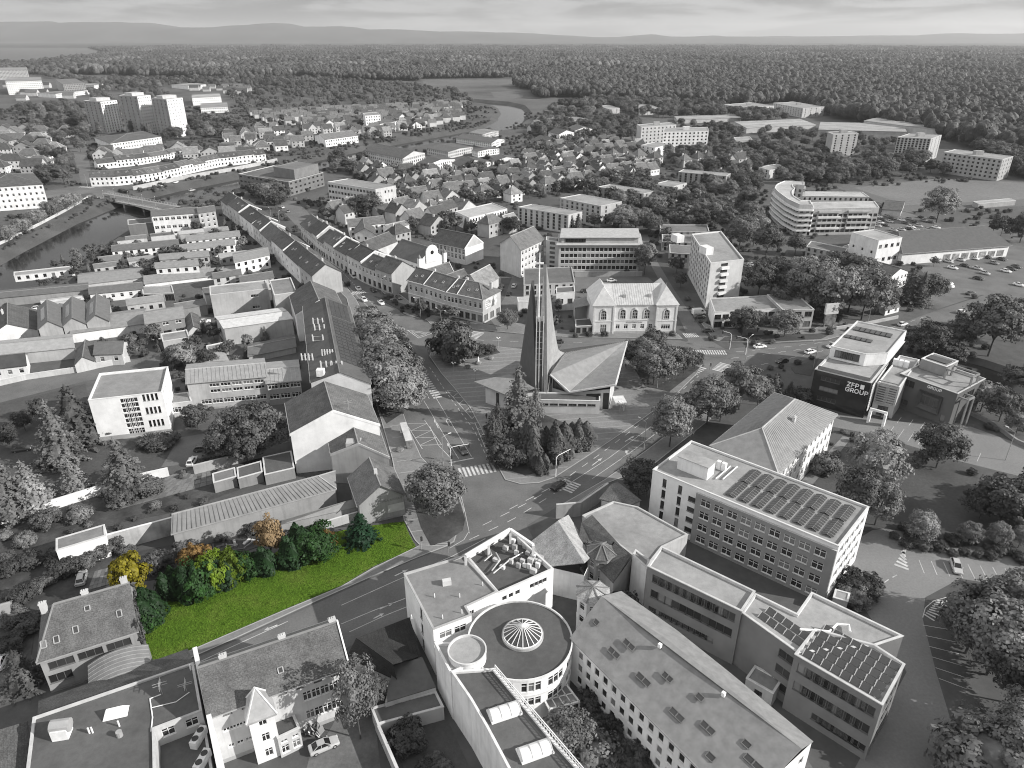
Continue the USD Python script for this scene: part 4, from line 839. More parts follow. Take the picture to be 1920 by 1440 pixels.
# ------------------------------------------------------------------ church
def c5(x, y, z): return P((x / 4.234 + 870, y / 4.234 + 460), z)
ch = T('church', 'modern church with twin blade tower and folded metal roof on the triangular square', 'church', (*P((1060, 735))[:2], 0))
CR, CR_SHADE = mat('metal', .235, rough=.5, spec=.4), mat('metal', .15, rough=.5, spec=.4); CW = WALL(.6, dirt=.3)
A_, B_, C_, D_, E_, F_ = c5(1295, 760, 11.0), c5(1205, 1103, 8.6), c5(840, 1160, 5.2), c5(685, 1022, 9.0), c5(800, 850, 9.6), c5(750, 830, 11.0)
K_ = c5(785, 780, 8.0)
th = np.array([0, 0, .35])
def plate(name, fs, m, parent=ch, tt=th):
    b = MB()
    for q in fs:
        b.poly(q); b.poly([x - tt for x in q])
        for i in range(len(q)): b.quad(q[i], q[(i + 1) % len(q)], q[(i + 1) % len(q)] - tt, q[i] - tt)
    return b.build(name, m, parent)
plate('roof', [[D_, C_, A_], [D_, A_, E_]], CR); plate('roof', [[C_, B_, A_]], CR); plate('roof', [[F_, E_, A_, K_]], CR_SHADE)  # last plate: shade of the back slope put into a darker metal
rb = MB()
for i in range(1, 34):
    f = i / 34; rb.bar(D_ + (C_ - D_) * f + (0, 0, .04), E_ + (A_ - E_) * f + (0, 0, .04), .045); rb.bar(C_ + (B_ - C_) * f + (0, 0, .04), C_ + (B_ - C_) * f + (A_ - C_ - (B_ - C_) * f) * .98 + (0, 0, .04), .035)
rb.build('roof_seam', TIN, ch, kind='stuff')
MB().bar(C_ - (0, 0, .2), B_ - (0, 0, .2), .22).bar(B_ - (0, 0, .2), A_ - (0, 0, .2), .2).bar(D_ - (0, 0, .2), C_ - (0, 0, .2), .2).build('eaves_board', mat('paint', .62), ch)
# tower
tl, bl, br = c5(537, 280, 36.0), c5(440, 960, 5.5), c5(572, 1165, 3.8)
gl = lambda p: np.array([p[0], p[1], 0.0])
def blade(name, outline, thick, m):
    b = MB(); o2 = [q + thick for q in outline]; b.poly(outline); b.poly(o2)
    for i in range(len(outline)): b.quad(outline[i], outline[(i + 1) % len(outline)], o2[(i + 1) % len(outline)], o2[i])
    return b.build(name, m, ch)
BL_SHADE = mat('metal', .085, rough=.55); BR = mat('metal', .27, rough=.5)  # left blade: the shade on its face is put into darker metal
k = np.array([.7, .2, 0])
blade('tower_blade', [tl, bl, gl(bl), gl(br), br], k, BL_SHADE)
tr, r1, r2, r3 = c5(655, 150, 39.0), c5(690, 420, 26.0), c5(712, 620, 17.5), c5(735, 760, 12.8)
bf = c5(660, 1180, 3.9); bi = c5(620, 540, 23.5)
li1, li2 = c5(617, 530, 23.5), c5(631, 1000, 8.5); b = MB(); b.poly([tr, li1, bf]); b.poly([li1, li2, bf]); off = np.array([-.9, .25, 0])
for q in ([tr, r1, bf], [r1, r2, bf], [r2, r3, bf], [r3, F_, bf], [F_, E_, bf], [E_, D_, bf]): b.poly(q)
for q in ([tr, r1], [r1, r2], [r2, r3], [r3, F_]): b.quad(q[0], q[1], q[1] + off, q[0] + off)
for q in ([tr, r1, bf], [r1, r2, bf], [r2, r3, bf], [r3, F_, bf]): b.poly([x + off for x in q])
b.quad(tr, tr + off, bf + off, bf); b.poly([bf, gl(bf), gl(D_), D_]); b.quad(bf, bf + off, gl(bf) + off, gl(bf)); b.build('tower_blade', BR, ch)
cc = (br + bf) / 2; ct = np.array([cc[0] - .75, cc[1] + 2.5]); u0 = np.array([1.0, .05])
MB().box(ct, u0, .95, 1.2, 0, 25.0).build('bell_shaft', mat('plain', .10), ch)
for s in (-1, -.1, 1): MB().box(ct + u0 * s * .95 + (0, -1.3), u0, .13, .25, 3, 26.5).build('shaft_fin', mat('paint', .5), ch)
for i in range(7): MB().box(ct + (0, -1.28), u0, .8, .08, 12 + i * 1.7, 12.15 + i * 1.7).build('louvre', mat('paint', .35), ch)
for dx, top in ((-.55, 36.0), (.75, 38.5)):
    q = ct + u0 * dx; b = MB(); w = .62; base = [(q[0] - w, q[1] - w, 24.5), (q[0] + w, q[1] - w, 24.5), (q[0] + w, q[1] + w, 24.5), (q[0] - w, q[1] + w, 24.5)]
    for i in range(4): b.poly([base[i], base[(i + 1) % 4], (q[0], q[1], top)])
    b.build('spire', mat('metal', .36, rough=.4, metal=.2), ch)
q = ct + u0 * -.4; ms = MB().tube([(q[0], q[1] - .9, 24), (q[0], q[1] - .9, 36), (q[0], q[1] - .9, 44.2)], [.24, .2, .17], 6); ms.build('mast', WHITEP, ch)
MB().bar((q[0] - 1.15, q[1] - .9, 41.4), (q[0] + 1.15, q[1] - .9, 41.4), .2).build('cross_arm', WHITEP, ch)
# nave walls under the roof, left wing, front annex
nv = [gl(C_) + (0, .8, 0), gl(B_) + (-1.4, .6, 0), gl(A_) + (-2.2, -1.4, 0), gl(K_) + (1.0, -1.0, 0), gl(F_) + (.5, -1.2, 0), gl(D_) + (.6, .3, 0)]
hz = [4.4, 6.8, 9.6, 7.2, 9.4, 8.2]; b = MB()
for i in range(6):
    a, c_, za, zb = nv[i], nv[(i + 1) % 6], hz[i], hz[(i + 1) % 6]; b.quad(a, c_, c_ + (0, 0, zb), a + (0, 0, za))
b.build('nave_wall', CW, ch)
gm = MB(); off = np.array([0, -.08, 0])
a, c_ = nv[0] + off, nv[1] + off; gm.poly([a + (c_ - a) * .42 + (0, 0, 3.6), a + (c_ - a) * .78 + (0, 0, 3.6), a + (c_ - a) * .78 + (0, 0, 5.2), a + (c_ - a) * .42 + (0, 0, 4.6)]); gm.build('window', GLASS[0], ch)
gm = MB(); gm.poly([a + (c_ - a) * .84 + (0, 0, .4), a + (c_ - a) * .985 + (0, 0, .4), a + (c_ - a) * .985 + (0, 0, 5.6), a + (c_ - a) * .84 + (0, 0, 5.4)]); gm.build('entrance_glazing', GLASS[0], ch)
gm = MB(); a, c_ = nv[5] + (.0, -.1, 0), nv[0] + (0, -.1, 0); gm.poly([a + (c_ - a) * .04 + (0, 0, 4.6), a + (c_ - a) * .8 + (0, 0, 4.4), a + (c_ - a) * .04 + (0, 0, 7.6)]); gm.build('window', GLASS[0], ch)
L0_, L1_, L2_, L3_ = c5(80, 1080, 6.0), c5(340, 1190, 5.2), c5(560, 1130, 6.5), c5(360, 1022, 7.6)
plate('wing_roof', [[L0_, L1_, L3_], [L1_, L2_, L3_]], CR)
w = [gl(c5(170, 1130, 5.0)), gl(L1_) + (0, .8, 0), gl(L2_), gl(L3_)]; b = MB()
for i in range(4): b.quad(w[i], w[(i + 1) % 4], w[(i + 1) % 4] + (0, 0, 5.0), w[i] + (0, 0, 5.0))
b.build('wing_wall', CW, ch)
a, c_ = w[0] + (0, -.06, 0), w[1] + (0, -.06, 0); MB().quad(*(a + (c_ - a) * f + (0, 0, z) for f, z in ((.5, .5), (.64, .5), (.64, 4.6), (.5, 4.6)))).build('window', GLASS[0], ch)
h_ = 4.3; cs = corners4(*rect((985, 749), (1125, 751.5), (1125, 737), h_)); tt_ = ch
faces(ch, cs, 0, h_, {0: (6, 1, 2.3, .75, 'D', {'z': (2.0, 3.6), 'm': (4, 1)})}, CW, name='annex_wall'); flat_on(ch, cs, h_, FELT(.13), .4, name='annex_roof')
clear(cs); clear([x[:2] for x in nv]); clear([x[:2] for x in w])
MB().box(gl(B_) + (1.6, 1.5, 0), (1, .1), 1.6, 2.2, 2.9, 3.15).box(gl(B_) + (2.8, .2, 0), (1, 0), .12, .12, 0, 2.9).box(gl(B_) + (2.8, 2.8, 0), (1, 0), .12, .12, 0, 2.9).build('porch_canopy', mat('paint', .62), ch)

# ------------------------------------------------------------------ town hall with arched windows
def arch_building():
    p0, p1 = (1113, 573), (1272, 571); h = hgt(p0, 627); A, u, n, L, D = rect(p0, p1, 17.0, h); t = T('town_hall', 'pale town hall with arched windows, two pavilions and ornate seamed roof', 'building', (*(A + u * L / 2 + n * D / 2), 0))
    c = corners4(A, u, n, L, D); clear(c); wm = WALL(.68, dirt=.25)
    pw = L * .255; s = 1.0
    out = [A, A + u * pw, A + u * pw + n * .7, A + u * (L - pw) + n * .7, A + u * (L - pw), A + u * L, A + u * L + n * D, A + n * D]
    g = {'z': (.7, 4.3)}
    faces(t, out, 0, h, {0: [(1, 1, 2.2, 3.2, 'A', {'z': (.1, 4.0)})], 2: [(5, 1, 1.4, 1.7, 'A', g)], 4: [(1, 1, 3.2, 1.7, 'A', g)], 5: [(5, 1, 1.3, 1.8, 'p', {'z': (.7, 4.3)}), (5, 1, 1.3, 2.4, 'p', {'z': (5.6, 9.6)})]}, wm, base=(.8, .4))
    def arch(ctr, zb, w, hh):
        k = 10; arc = [(w / 2 * math.cos(a), zb + hh - w / 2 + w / 2 * math.sin(a)) for a in np.linspace(0, math.pi, k)]; pts = [(-w / 2, zb), (w / 2, zb)] + arc
        P3 = lambda q, d: np.array([*(ctr + u * q[0] - n * d), q[1]])
        f = MB(); o = [(-w / 2 - .35, zb - .1), (w / 2 + .35, zb - .1)] + [((w / 2 + .35) * math.cos(a), zb + hh - w / 2 + (w / 2 + .35) * math.sin(a)) for a in np.linspace(0, math.pi, k)]
        for i in range(len(pts)): j = (i + 1) % len(pts); f.quad(P3(pts[i], .16), P3(pts[j], .16), P3(o[j], .16), P3(o[i], .16)); f.quad(P3(o[i], .16), P3(o[j], .16), P3(o[j], 0), P3(o[i], 0)); f.quad(P3(pts[i], .16), P3(pts[j], .16), P3(pts[j], .02), P3(pts[i], .02))
        for x in (-w / 6, w / 6): f.quad(P3((x - .05, zb), .07), P3((x + .05, zb), .07), P3((x + .05, zb + hh - .3), .07), P3((x - .05, zb + hh - .3), .07))
        for z in (zb + hh * .36, zb + hh * .66): f.quad(P3((-w / 2, z - .05), .07), P3((w / 2, z - .05), .07), P3((w / 2, z + .05), .07), P3((-w / 2, z + .05), .07))
        f.box(ctr - n * .2, u, .28, .12, zb + hh + .1, zb + hh + .75)
        p = f.build('arched_window', TRIM, t); MB().poly([P3(q, .03) for q in pts]).build('pane', GLASS[1], p, o=t.o)
    for f, dd in ((.125, 0), (.357, .7), (.5, .7), (.643, .7), (.875, 0)): arch(A + u * L * f + n * dd, 5.6, 1.75, 3.3)
    b = MB()
    for z, k in ((4.75, .14), (h - .75, .18), (h - .25, .4)):
        for a_, l_, dd in ((0, pw, 0), (pw, L - 2 * pw, .7), (L - pw, pw, 0)): b.box(A + u * (a_ + l_ / 2) + n * (dd - k / 2), u, l_ / 2 + .02, k / 2, z, z + .3)
        b.box(A + u * (L + k / 2) + n * D / 2, u, k / 2, D / 2, z, z + .3)
    b.build('cornice', TRIM, t)
    b = MB()
    for x in (0.35, pw - .35, L - pw + .35, L - .35): b.box(A + u * x - n * .08, u, .3, .1, .2, h - .8)
    b.build('pilaster', TRIM, t)
    RM = mat('metal', .5, rough=.45, metal=.15); e = .45; rz = 5.2
    q = lambda a_, d_, z: np.array([*(A + u * a_ + n * d_), z])
    for a0, a1 in ((0, pw), (L - pw, L)):
        am = (a0 + a1) / 2; top = [q(am, pw / 2, h + rz + .5), q(am, D - pw / 2, h + rz + .5)]
        E = [q(a0 - e, -e, h), q(a1 + e, -e, h), q(a1 + e, D + e, h), q(a0 - e, D + e, h)]
        b = MB(); b.poly([E[0], E[1], top[0]]); b.quad(E[1], E[2], top[1], top[0]); b.poly([E[2], E[3], top[1]]); b.quad(E[3], E[0], top[0], top[1]); b.build('pavilion_roof', RM, t)
    b = MB(); b.quad(q(pw * .6, .7 - e, h), q(L - pw * .6, .7 - e, h), q(L - pw * .5, D / 2, h + rz), q(pw * .5, D / 2, h + rz)).quad(q(L - pw * .6, D + e, h), q(pw * .6, D + e, h), q(pw * .5, D / 2, h + rz), q(L - pw * .5, D / 2, h + rz)); b.build('roof', RM, t)
    seams(t, [(q(pw, .7 - e, h + .02), q(L - pw, .7 - e, h + .02), q(L - pw, D / 2, h + rz + .02), q(pw, D / 2, h + rz + .02))], .8, RM)
    for a0 in (pw / 2, L - pw / 2): MB().tube([q(a0, pw / 2, h + rz + .4), q(a0, pw / 2, h + rz + 1.8)], [.1, .02], 5).build('finial', TIN, t)
    for f in (.38, .68): MB().box(A + u * L * f + n * 3.4, u, .5, .5, h + 1.6, h + 2.9).build('roof_vent', TIN, t)
    sg = meshkit.text_mesh('SPOLOČENSKÝ DOM', .42, .03); M4 = np.eye(4); M4[:3, 0] = [*u, 0]; M4[:3, 1] = (0, 0, 1); M4[:3, 2] = [*(-n), 0]; w_ = sg.bounds[1][0]; M4[:3, 3] = q(L / 2 - w_ / 2, .66, 3.95); MB().add(sg, M4).build('lettering', mat('paint', .3), t)
arch_building()
shape('side_wing', 'low lean-to wing with dark awning left of the town hall', [[(1077, 577, 5.5), (1113, 570, 8.5), (1113, 552, 8.5), (1076, 561, 5.5)]], [(1078, 577, 5.4), (1113, 570, 5.4), (1113, 553, 5.4), (1076, 562, 5.4)], cat='building', rmat=mat('metal', .22), wall=.5)
flat('awning_shop', 'small shop with dark awning against the town hall', (1079, 612), (1113, 610), (1112, 597), 3.4, wall=.3, roof=.1, par=.15, cat='shop', win={0: (3, 1, 1.6, 2.0, 'D')})
# ------------------------------------------------------------------ round-ended complex, bottom middle
WHT = .78
hm = hgt((757, 1075), 1157)
t = poly('corner_block', 'white corner block with felt roof rising over the dark street roof', [(812, 1180), (884, 1153), (874, 1137), (933, 1109), (870, 1041), (757, 1075)], hm, wall=WHT, roof=.27, par=.3, rim=.4, dirt=.25,
         win={0: [(2, 1, 2.1, 1.4, 'A', {'z': (-3.4, -.7), 'm': (.8, .8)})], 2: [(2, 1, 1.0, .9, 'A', {'z': (-2.6, -1.2), 'm': (.3, 5)})], 5: [(1, 3, 1.0, 2.2, 'E', {'m': (7, 4)})]})
CB = t; boxes(t, 'chimney', [(838, 1097, 1.5, .8, 1.2, .25)], mat('plaster', .6))
for px in ((815, 1120), (862, 1120), (905, 1098), (772, 1160), (830, 1160), (866, 1150)): p = P(px, hm - .3); MB().tube([p, p + (0, 0, .8)], .09, 6).build('vent_pipe', WHITEP, t)
h2 = hm - .6
t = poly('plant_roof', 'white block with machine-filled roof terrace behind a raised frame', [(934, 1112), (1038, 1066), (957, 992), (874, 1041)], h2, wall=WHT, roof=.10, par=1.0, rim=.6, dirt=.25,
         win={0: [(3, 1, 1.0, 1.0, 'A', {'z': (-2.6, -1.0), 'm': (.6, 7)}), (4, 1, 1.0, 1.0, 'A', {'z': (-2.6, -1.0), 'm': (6.6, 1.5)})]})
zf = h2 - 1.0
rng = random.Random(4)
for i, px in enumerate(((975, 1020), (985, 1028), (965, 1030), (958, 1056), (995, 1055), (1008, 1064), (1013, 1050), (984, 1063), (1000, 1075), (968, 1040), (990, 1040), (942, 1066), (930, 1052), (1000, 1048), (1004, 1054), (980, 1054), (972, 1064), (1012, 1058), (962, 1018), (968, 1012), (992, 1066), (948, 1030))):
    p = P(px, zf); w = rng.uniform(.35, .6); m = MB().box(p, (.85, -.5), w, w * .6, zf, zf + rng.uniform(.6, 1.1)); m.build('cooling_unit', mat('paint', rng.choice((.35, .5, .65))), t)
m = MB()
for a in ([(922, 1070), (938, 1050), (930, 1036)], [(925, 1075), (955, 1050), (980, 1036)], [(908, 1052), (922, 1040), (918, 1030)]): m.tube([P(p, zf + .7) for p in a], .13, 6)
m.build('duct', mat('metal', .55, rough=.35, metal=.4), t)
zt = hm + 1.6; fr = MB(); k = [P(p, zt) for p in ((873, 1043), (957, 993), (1000, 1022))]
fr.bar(k[0], k[1], .3).bar(k[1], k[2], .25)
for q in (k[0], (k[0] + k[1]) / 2, k[1], k[2]): fr.bar(q - (0, 0, zt - zf), q, .22)
fr.build('roof_frame', mat('plaster', .74), t)
rs = MB(); o = np.array([-.45, .8, 0]) * 1.8
rs.quad(k[0], k[1], k[1] + o - (0, 0, .9), k[0] + o - (0, 0, .9)); rs.build('sloped_cladding', mat('metal', .28, rough=.5), t)
# drum
hd = 9.0; c = P((975, 1196), hd)[:2]; RD = 8.3
t = T('round_hall', 'round hall with dark roof, glazed cone skylight and curved window bands', 'building', (*c, 0)); FOOT.append(Point(*c).buffer(RD + .3))
N = 48; ring = [c + RD * np.array([math.cos(a), math.sin(a)]) for a in np.linspace(0, 2 * math.pi, N, endpoint=False)]
wm = MB(); wl = []
for i in range(N):
    A, B = ring[i], ring[(i + 1) % N]; L = np.linalg.norm(B - A); ang = math.degrees(math.atan2(A[1] - c[1], A[0] - c[0])) % 360
    ops = [(.06, L - .06, 6.3, 8.2), (.06, L - .06, 3.4, 5.0)] if 205 < ang < 345 and i % 4 != 3 else []
    ops = wall(wm, A, B, 0, hd, ops); wl.append((A, B, ops))
wm.build('wall', WALL(.72, dirt=.2), t)
for A, B, ops in wl: windows(t, A, B, ops, 'A')
cp = Polygon([tuple(q) for q in ring]); tc = cp.buffer(.1); inn = cp.buffer(-.12)
MB().flat(inn, hd - .25).build('roof', FELT(.115), t); MB().flat(tc.difference(inn), hd + .05).ring(tc, hd - .3, hd + .05).ring(inn, hd - .25, hd + .05).build('parapet', TRIM, t)
MB().ring(cp.buffer(.08), 5.35, 5.65).flat(cp.buffer(.08).difference(cp), 5.65).build('string_course', TRIM, t)
sc = P((980, 1190), hd)[:2]; n = 20; rr = 3.1
MB().prism(Point(*sc).buffer(rr + .25), hd - .25, hd + .25).build('skylight_kerb', mat('plain', .4), t)
g = MB(); bars = MB(); apex = np.array([*sc, hd + 2.2])
for i in range(n):
    a, b = [np.array([*(sc + rr * np.array([math.cos(q), math.sin(q)])), hd + .26]) for q in (2 * math.pi * i / n, 2 * math.pi * (i + 1) / n)]
    g.poly([a, b, apex]); bars.bar(a + (0, 0, .03), apex + (0, 0, .06), .055, r2=.035); bars.bar(a, b, .07)
p = bars.build('skylight_frame', WHITEP, t); g.build('pane', mat('glass', .05), p, o=t.o)
sd = P((876, 1222), 10.2)[:2]
t = T('round_stair', 'small white drum stair with pale roof beside the round hall', 'building', (*sd, 0)); FOOT.append(Point(*sd).buffer(3))
MB().ring(Point(*sd).buffer(2.9), 0, 10.7).build('wall', WALL(.76, dirt=.2), t); MB().flat(Point(*sd).buffer(2.85), 10.35).build('roof', FELT(.4), t)
r_ = Point(*sd).buffer(3.0).difference(Point(*sd).buffer(2.8)); MB().flat(r_, 10.75).ring(Point(*sd).buffer(2.8), 10.3, 10.75).ring(Point(*sd).buffer(3.0), 10.45, 10.75).build('parapet', TRIM, t)
poly('terrace_block', 'white terrace between the corner block and the barrel-lit wing', [(845, 1262), (880, 1246), (852, 1204), (815, 1205)], 10.0, wall=WHT, roof=.5, par=.5, rim=.74)
t = poly('long_wing', 'long dark-roofed wing with two white barrel skylights and a bowed wall', [(985, 1500), (1130, 1490), (1040, 1390), (926, 1253), (846, 1258), (882, 1310), (912, 1362), (948, 1430)], 10.4, wall=.72, roof=.135, par=.35, rim=.7)
for px, (lx, ly) in (((946, 1336), 0 or (2.1, 1.0)), ((1003, 1409), (2.1, 1.0))):
    p = P(px, 10.1); u = np.array([.93, .36]); u /= np.linalg.norm(u); nn = np.array([-u[1], u[0]]); m = MB(); k = 9
    pr = [(math.cos(a) * ly, math.sin(a) * .85) for a in np.linspace(0, math.pi, k)]
    q = lambda x, y, z: np.array([*(p[:2] + u * x + nn * y), 10.3 + z])
    for (y0, z0), (y1, z1) in zip(pr[:-1], pr[1:]): m.quad(q(-lx, y0, z0), q(lx, y0, z0), q(lx, y1, z1), q(-lx, y1, z1))
    m.poly([q(-lx, y, z) for y, z in pr]).poly([q(lx, y, z) for y, z in pr]); m.box(p, u, lx + .2, ly + .2, 10.0, 10.32); m.build('barrel_skylight', mat('paint', .8), t)
    r = MB()
    for x in (-lx, -lx / 3, lx / 3, lx):
        for (y0, z0), (y1, z1) in zip(pr[:-1], pr[1:]): r.bar(q(x, y0, z0 + .03), q(x, y1, z1 + .03), .05)
    r.build('skylight_rib', mat('paint', .55), t)
rl = MB(); a, b = P((928, 1256), 10.4), P((1125, 1487), 10.4)
for i in range(40): f = i / 39; q = a + (b - a) * f; rl.bar(q, q + (0, 0, 1.0), .05)
rl.bar(a + (0, 0, 1.0), b + (0, 0, 1.0), .06).bar(a + (0, 0, .5), b + (0, 0, .5), .04); rl.build('railing', WHITEP, t)
# glazed porch of the drum
t = T('glass_porch', 'glazed porch with sloping roof at the round hall', 'porch', P((1040, 1330))); pf = [P(p, 3.4) for p in ((1030, 1330), (1086, 1316), (1062, 1284), (1012, 1297))]; m = MB()
for i in range(4): m.bar(pf[i], pf[(i + 1) % 4], .14); m.bar(pf[i] * (1, 1, 0), pf[i], .14)
for f in (.25, .5, .75): m.bar(pf[0] + (pf[1] - pf[0]) * f, pf[3] + (pf[2] - pf[3]) * f, .08)
m.bar((pf[0] + pf[3]) / 2, (pf[1] + pf[2]) / 2, .08); p = m.build('frame', mat('paint', .6), t); MB().quad(*pf).build('pane', GLASS[3], p, o=t.o)
# dormered right wing: single roof seen, wall with three window rows
t = shape('dormer_wing', 'long three-storey wing with grey sheet roof and skylight pairs', [[(1068, 1196, 9.2), (1180, 1310, 9.2), (1300, 1432, 9.2), (1390, 1520, 9.2), (1503, 1404, 12.6), (1340, 1268, 12.6), (1245, 1195, 12.6), (1128, 1118, 12.6)], [(1503, 1404, 12.6), (1340, 1268, 12.6), (1245, 1195, 12.6), (1128, 1118, 12.6), (1165, 1108, 10.0), (1270, 1182, 10.0), (1370, 1262, 10.0), (1525, 1390, 10.0)]],
          [(1071, 1196, 9.1), (1390, 1514, 9.1), (1522, 1392, 9.1), (1163, 1112, 9.1)], cat='building', rmat=mat('metal', .23, lo=.8, hi=1.15, rough=.6), wall=.66,
          win={0: [(16, 3, 1.05, 1.55, 'B', {'z': (.6, 8.6), 'm': (1.5, 1)})], 1: [(4, 2, 1.0, 1.4, 'A')]}, dirt=.3)
W0, W1 = P((1068, 1196), 9.2), P((1390, 1520), 9.2); R0, R1 = P((1128, 1118), 12.6), P((1503, 1404), 12.6)
for f, g_, w_, l_ in ((.06, .55, .8, 1.0), (.22, .35, .85, 2.2), (.25, .62, .85, 2.2), (.40, .35, .85, 2.6), (.47, .62, .85, 1.8), (.60, .3, .85, 2.4), (.62, .7, .8, 1.2), (.72, .45, .85, 2.2), (.80, .2, .85, 1.2), (.86, .62, .8, 1.2), (.92, .5, .85, 2.6)):
    a = W0 + (W1 - W0) * f; b = R0 + (R1 - R0) * f; ctr = a + (b - a) * g_; u = (W1 - W0) / np.linalg.norm(W1 - W0); s = (b - a) / np.linalg.norm(b - a); nn = np.cross(u, s); nn = nn if nn[2] > 0 else -nn
    q = [ctr + u * x * l_ / 2 + s * y * w_ / 2 + nn * .05 for x, y in ((-1, -1), (1, -1), (1, 1), (-1, 1))]; m = MB()
    for i in range(4): m.bar(q[i], q[(i + 1) % 4], .05)
    if l_ > 1.5: m.bar((q[0] + q[1]) / 2, (q[2] + q[3]) / 2, .07)
    p = m.build('skylight', mat('metal', .16), t); MB().quad(*q).build('pane', GLASS[1], p, o=t.o)
for f, g_ in ((.36, .92), (.68, .93)): p = W0 + (W1 - W0) * f; p = p + (R0 + (R1 - R0) * f - p) * g_; MB().box(p, (.7, .7), .25, .25, p[2] - .1, p[2] + .6).build('chimney', WHITEP, t)
# dark street roofs left of the white block
shape('dark_roof_house', 'low house with steep black tiled roof against the white corner block', [[(668, 1196, 8.0), (736, 1245, 8.0), (790, 1230, 4.5), (768, 1157, 4.5)], [(668, 1196, 8.0), (650, 1232, 4.5), (745, 1276, 4.5), (736, 1245, 8.0)]], [(650, 1232, 4.4), (745, 1276, 4.4), (790, 1230, 4.4), (768, 1157, 4.4)], roof=.035, wall=.55)
shape('lean_to_shed', 'lean-to shed with dark sheet roof in front of the black tiled roof', [[(722, 1317, 4.0), (817, 1288, 4.0), (792, 1232, 5.2), (738, 1248, 5.2)]], [(722, 1317, 3.9), (817, 1288, 3.9), (792, 1234, 3.9), (738, 1249, 3.9)], cat='shed', rmat=mat('metal', .10, rough=.6), wall=.62, win={0: (2, 1, 1.2, 1.3, 'X', {'z': (1.2, 3.2)})})
flat('yard_terrace', 'low felt-roofed terrace in front of the lean-to shed', (708, 1358), (832, 1325), (817, 1295), 3.0, wall=.55, roof=.15, par=.2)
wall_line('yard_wall', 'pale yard wall running down to the picture bottom', [(706, 1368), (750, 1470)], 2.6, thick=.35, g=.5)
wall_line('yard_wall', 'pale yard wall below the felt terrace', [(706, 1366), (830, 1336)], 2.2, thick=.35, g=.55)
# mossy old house, bay roof and villa right of the terrace
shape('old_house', 'old house with patchy mossy steep roof beside the machine terrace', [[(997, 1014, 6.5), (1026, 1062, 6.5), (1096, 1055, 11.0), (1046, 976, 11.0)], [(1046, 976, 11.0), (1096, 1055, 11.0), (1112, 1040, 6.5), (1066, 965, 6.5)]], [(1026, 1062, 6.4), (1095, 1078, 6.4), (1112, 1040, 6.4), (1066, 965, 6.4), (997, 1014, 6.4)], rmat=TILE(.46, rows=5.0), wall=.7)
def turret(name, label, px, z, r, n, rise, wall, roof, tall, cat='tower'):
    c = P(px, z)[:2]; t = T(name, label, cat, (*c, 0)); q = [c + r * np.array([math.cos(a), math.sin(a)]) for a in np.linspace(.3, .3 + 2 * math.pi, n, endpoint=False)]; FOOT.append(Point(*c).buffer(r))
    faces(t, q, 0, z, {i: (1, 2, r * .4, 1.5, 'A', {'z': (z - 6, z - .3)}) for i in range(n)} if tall else None, WALL(wall)); m = MB(); k = MB()
    for i in range(n):
        a, b = [np.array([*(c + (x - c) * 1.12), z]) for x in (q[i], q[(i + 1) % n])]; m.poly([a, b, np.array([*c, z + rise])]); k.bar(a + (0, 0, .05), np.array([*c, z + rise + .05]), .09)
    m.build('roof', roof, t); k.build('ridge', mat('plain', .2), t)
turret('bay_tower', 'octagonal white bay with pale tiled roof on the dormer wing', (1112, 1110), 9.5, 2.8, 8, 1.2, .74, TILE(.5), True)
turret('villa_turret', 'octagonal dark-tiled turret of the villa in the courtyard', (1128, 1033), 8.5, 2.7, 8, 1.7, .35, TILE(.15), True)
shape('villa', 'dark-tiled villa squeezed behind the grey three-storey wing', [[(1090, 980, 7.5), (1150, 1015, 9.5), (1130, 1045, 7.5), (1085, 1010, 7.5)], [(1120, 1062, 7), (1150, 1093, 7), (1182, 1043, 9), (1152, 1018, 9.5)], [(1090, 980, 7.5), (1110, 965, 7.5), (1182, 1043, 9), (1150, 1015, 9.5)]], [(1090, 1015, 7), (1150, 1093, 7), (1185, 1045, 7), (1110, 966, 7)], roof=.12, wall=.4)
shape('gate_house', 'small house with pale hipped roof beside the junction', [[(1123, 935, 6), (1177, 950, 6), (1146, 908, 8.3)], [(1177, 950, 6), (1203, 938, 6), (1146, 908, 8.3)], [(1203, 938, 6), (1158, 903, 6), (1146, 908, 8.3)], [(1158, 903, 6), (1123, 935, 6), (1146, 908, 8.3)]], [(1128, 938, 5.9), (1177, 949, 5.9), (1200, 938, 5.9), (1158, 905, 5.9)], wall=.6, roof=.2)
wall_top('graffiti_wall', 'pale courtyard wall with graffiti at the junction corner', [(1043, 946), (1088, 942), (1140, 906)], 3.6, thick=.4, g=.42)
# ------------------------------------------------------------------ grey wing, solar office, ZFP block, right side
GREY = .20
h = hgt((1215, 1062), 1158)
t = poly('grey_wing', 'long grey-clad wing with ribbon windows and pale flat roof', [(1214, 1061), (1391, 1146), (1416, 1108), (1240, 1024)], h, wall=GREY, roof=.36, par=.5, rim=.5, dirt=.15,
         win={0: [(10, 1, 2.15, 1.7, 'E', {'z': (h - 3.2, h - .9), 'm': (1.5, 1.2)}), (11, 1, 1.5, 1.7, 'D', {'z': (h - 6.6, h - 4.3), 'm': (1.2, 1.0)}), (11, 1, 1.5, 1.0, 'D', {'z': (h - 9.8, h - 8.2), 'm': (1.2, 4)})]})
h_ = h - .6
t = poly('grey_wing', 'grey-clad middle wing carrying rows of sloped solar collectors', [(1391, 1148), (1497, 1224), (1640, 1210), (1694, 1192), (1522, 1110), (1494, 1150), (1416, 1112)], h_, wall=GREY, roof=.4, par=.5, rim=.55, dirt=.15,
         win={0: [(1, 3, 2.6, 1.6, 'E', {'z': (1.0, h_ - .8), 'm': (7.5, .5)})], 2: None or []})
GW = t
h3 = h - .3
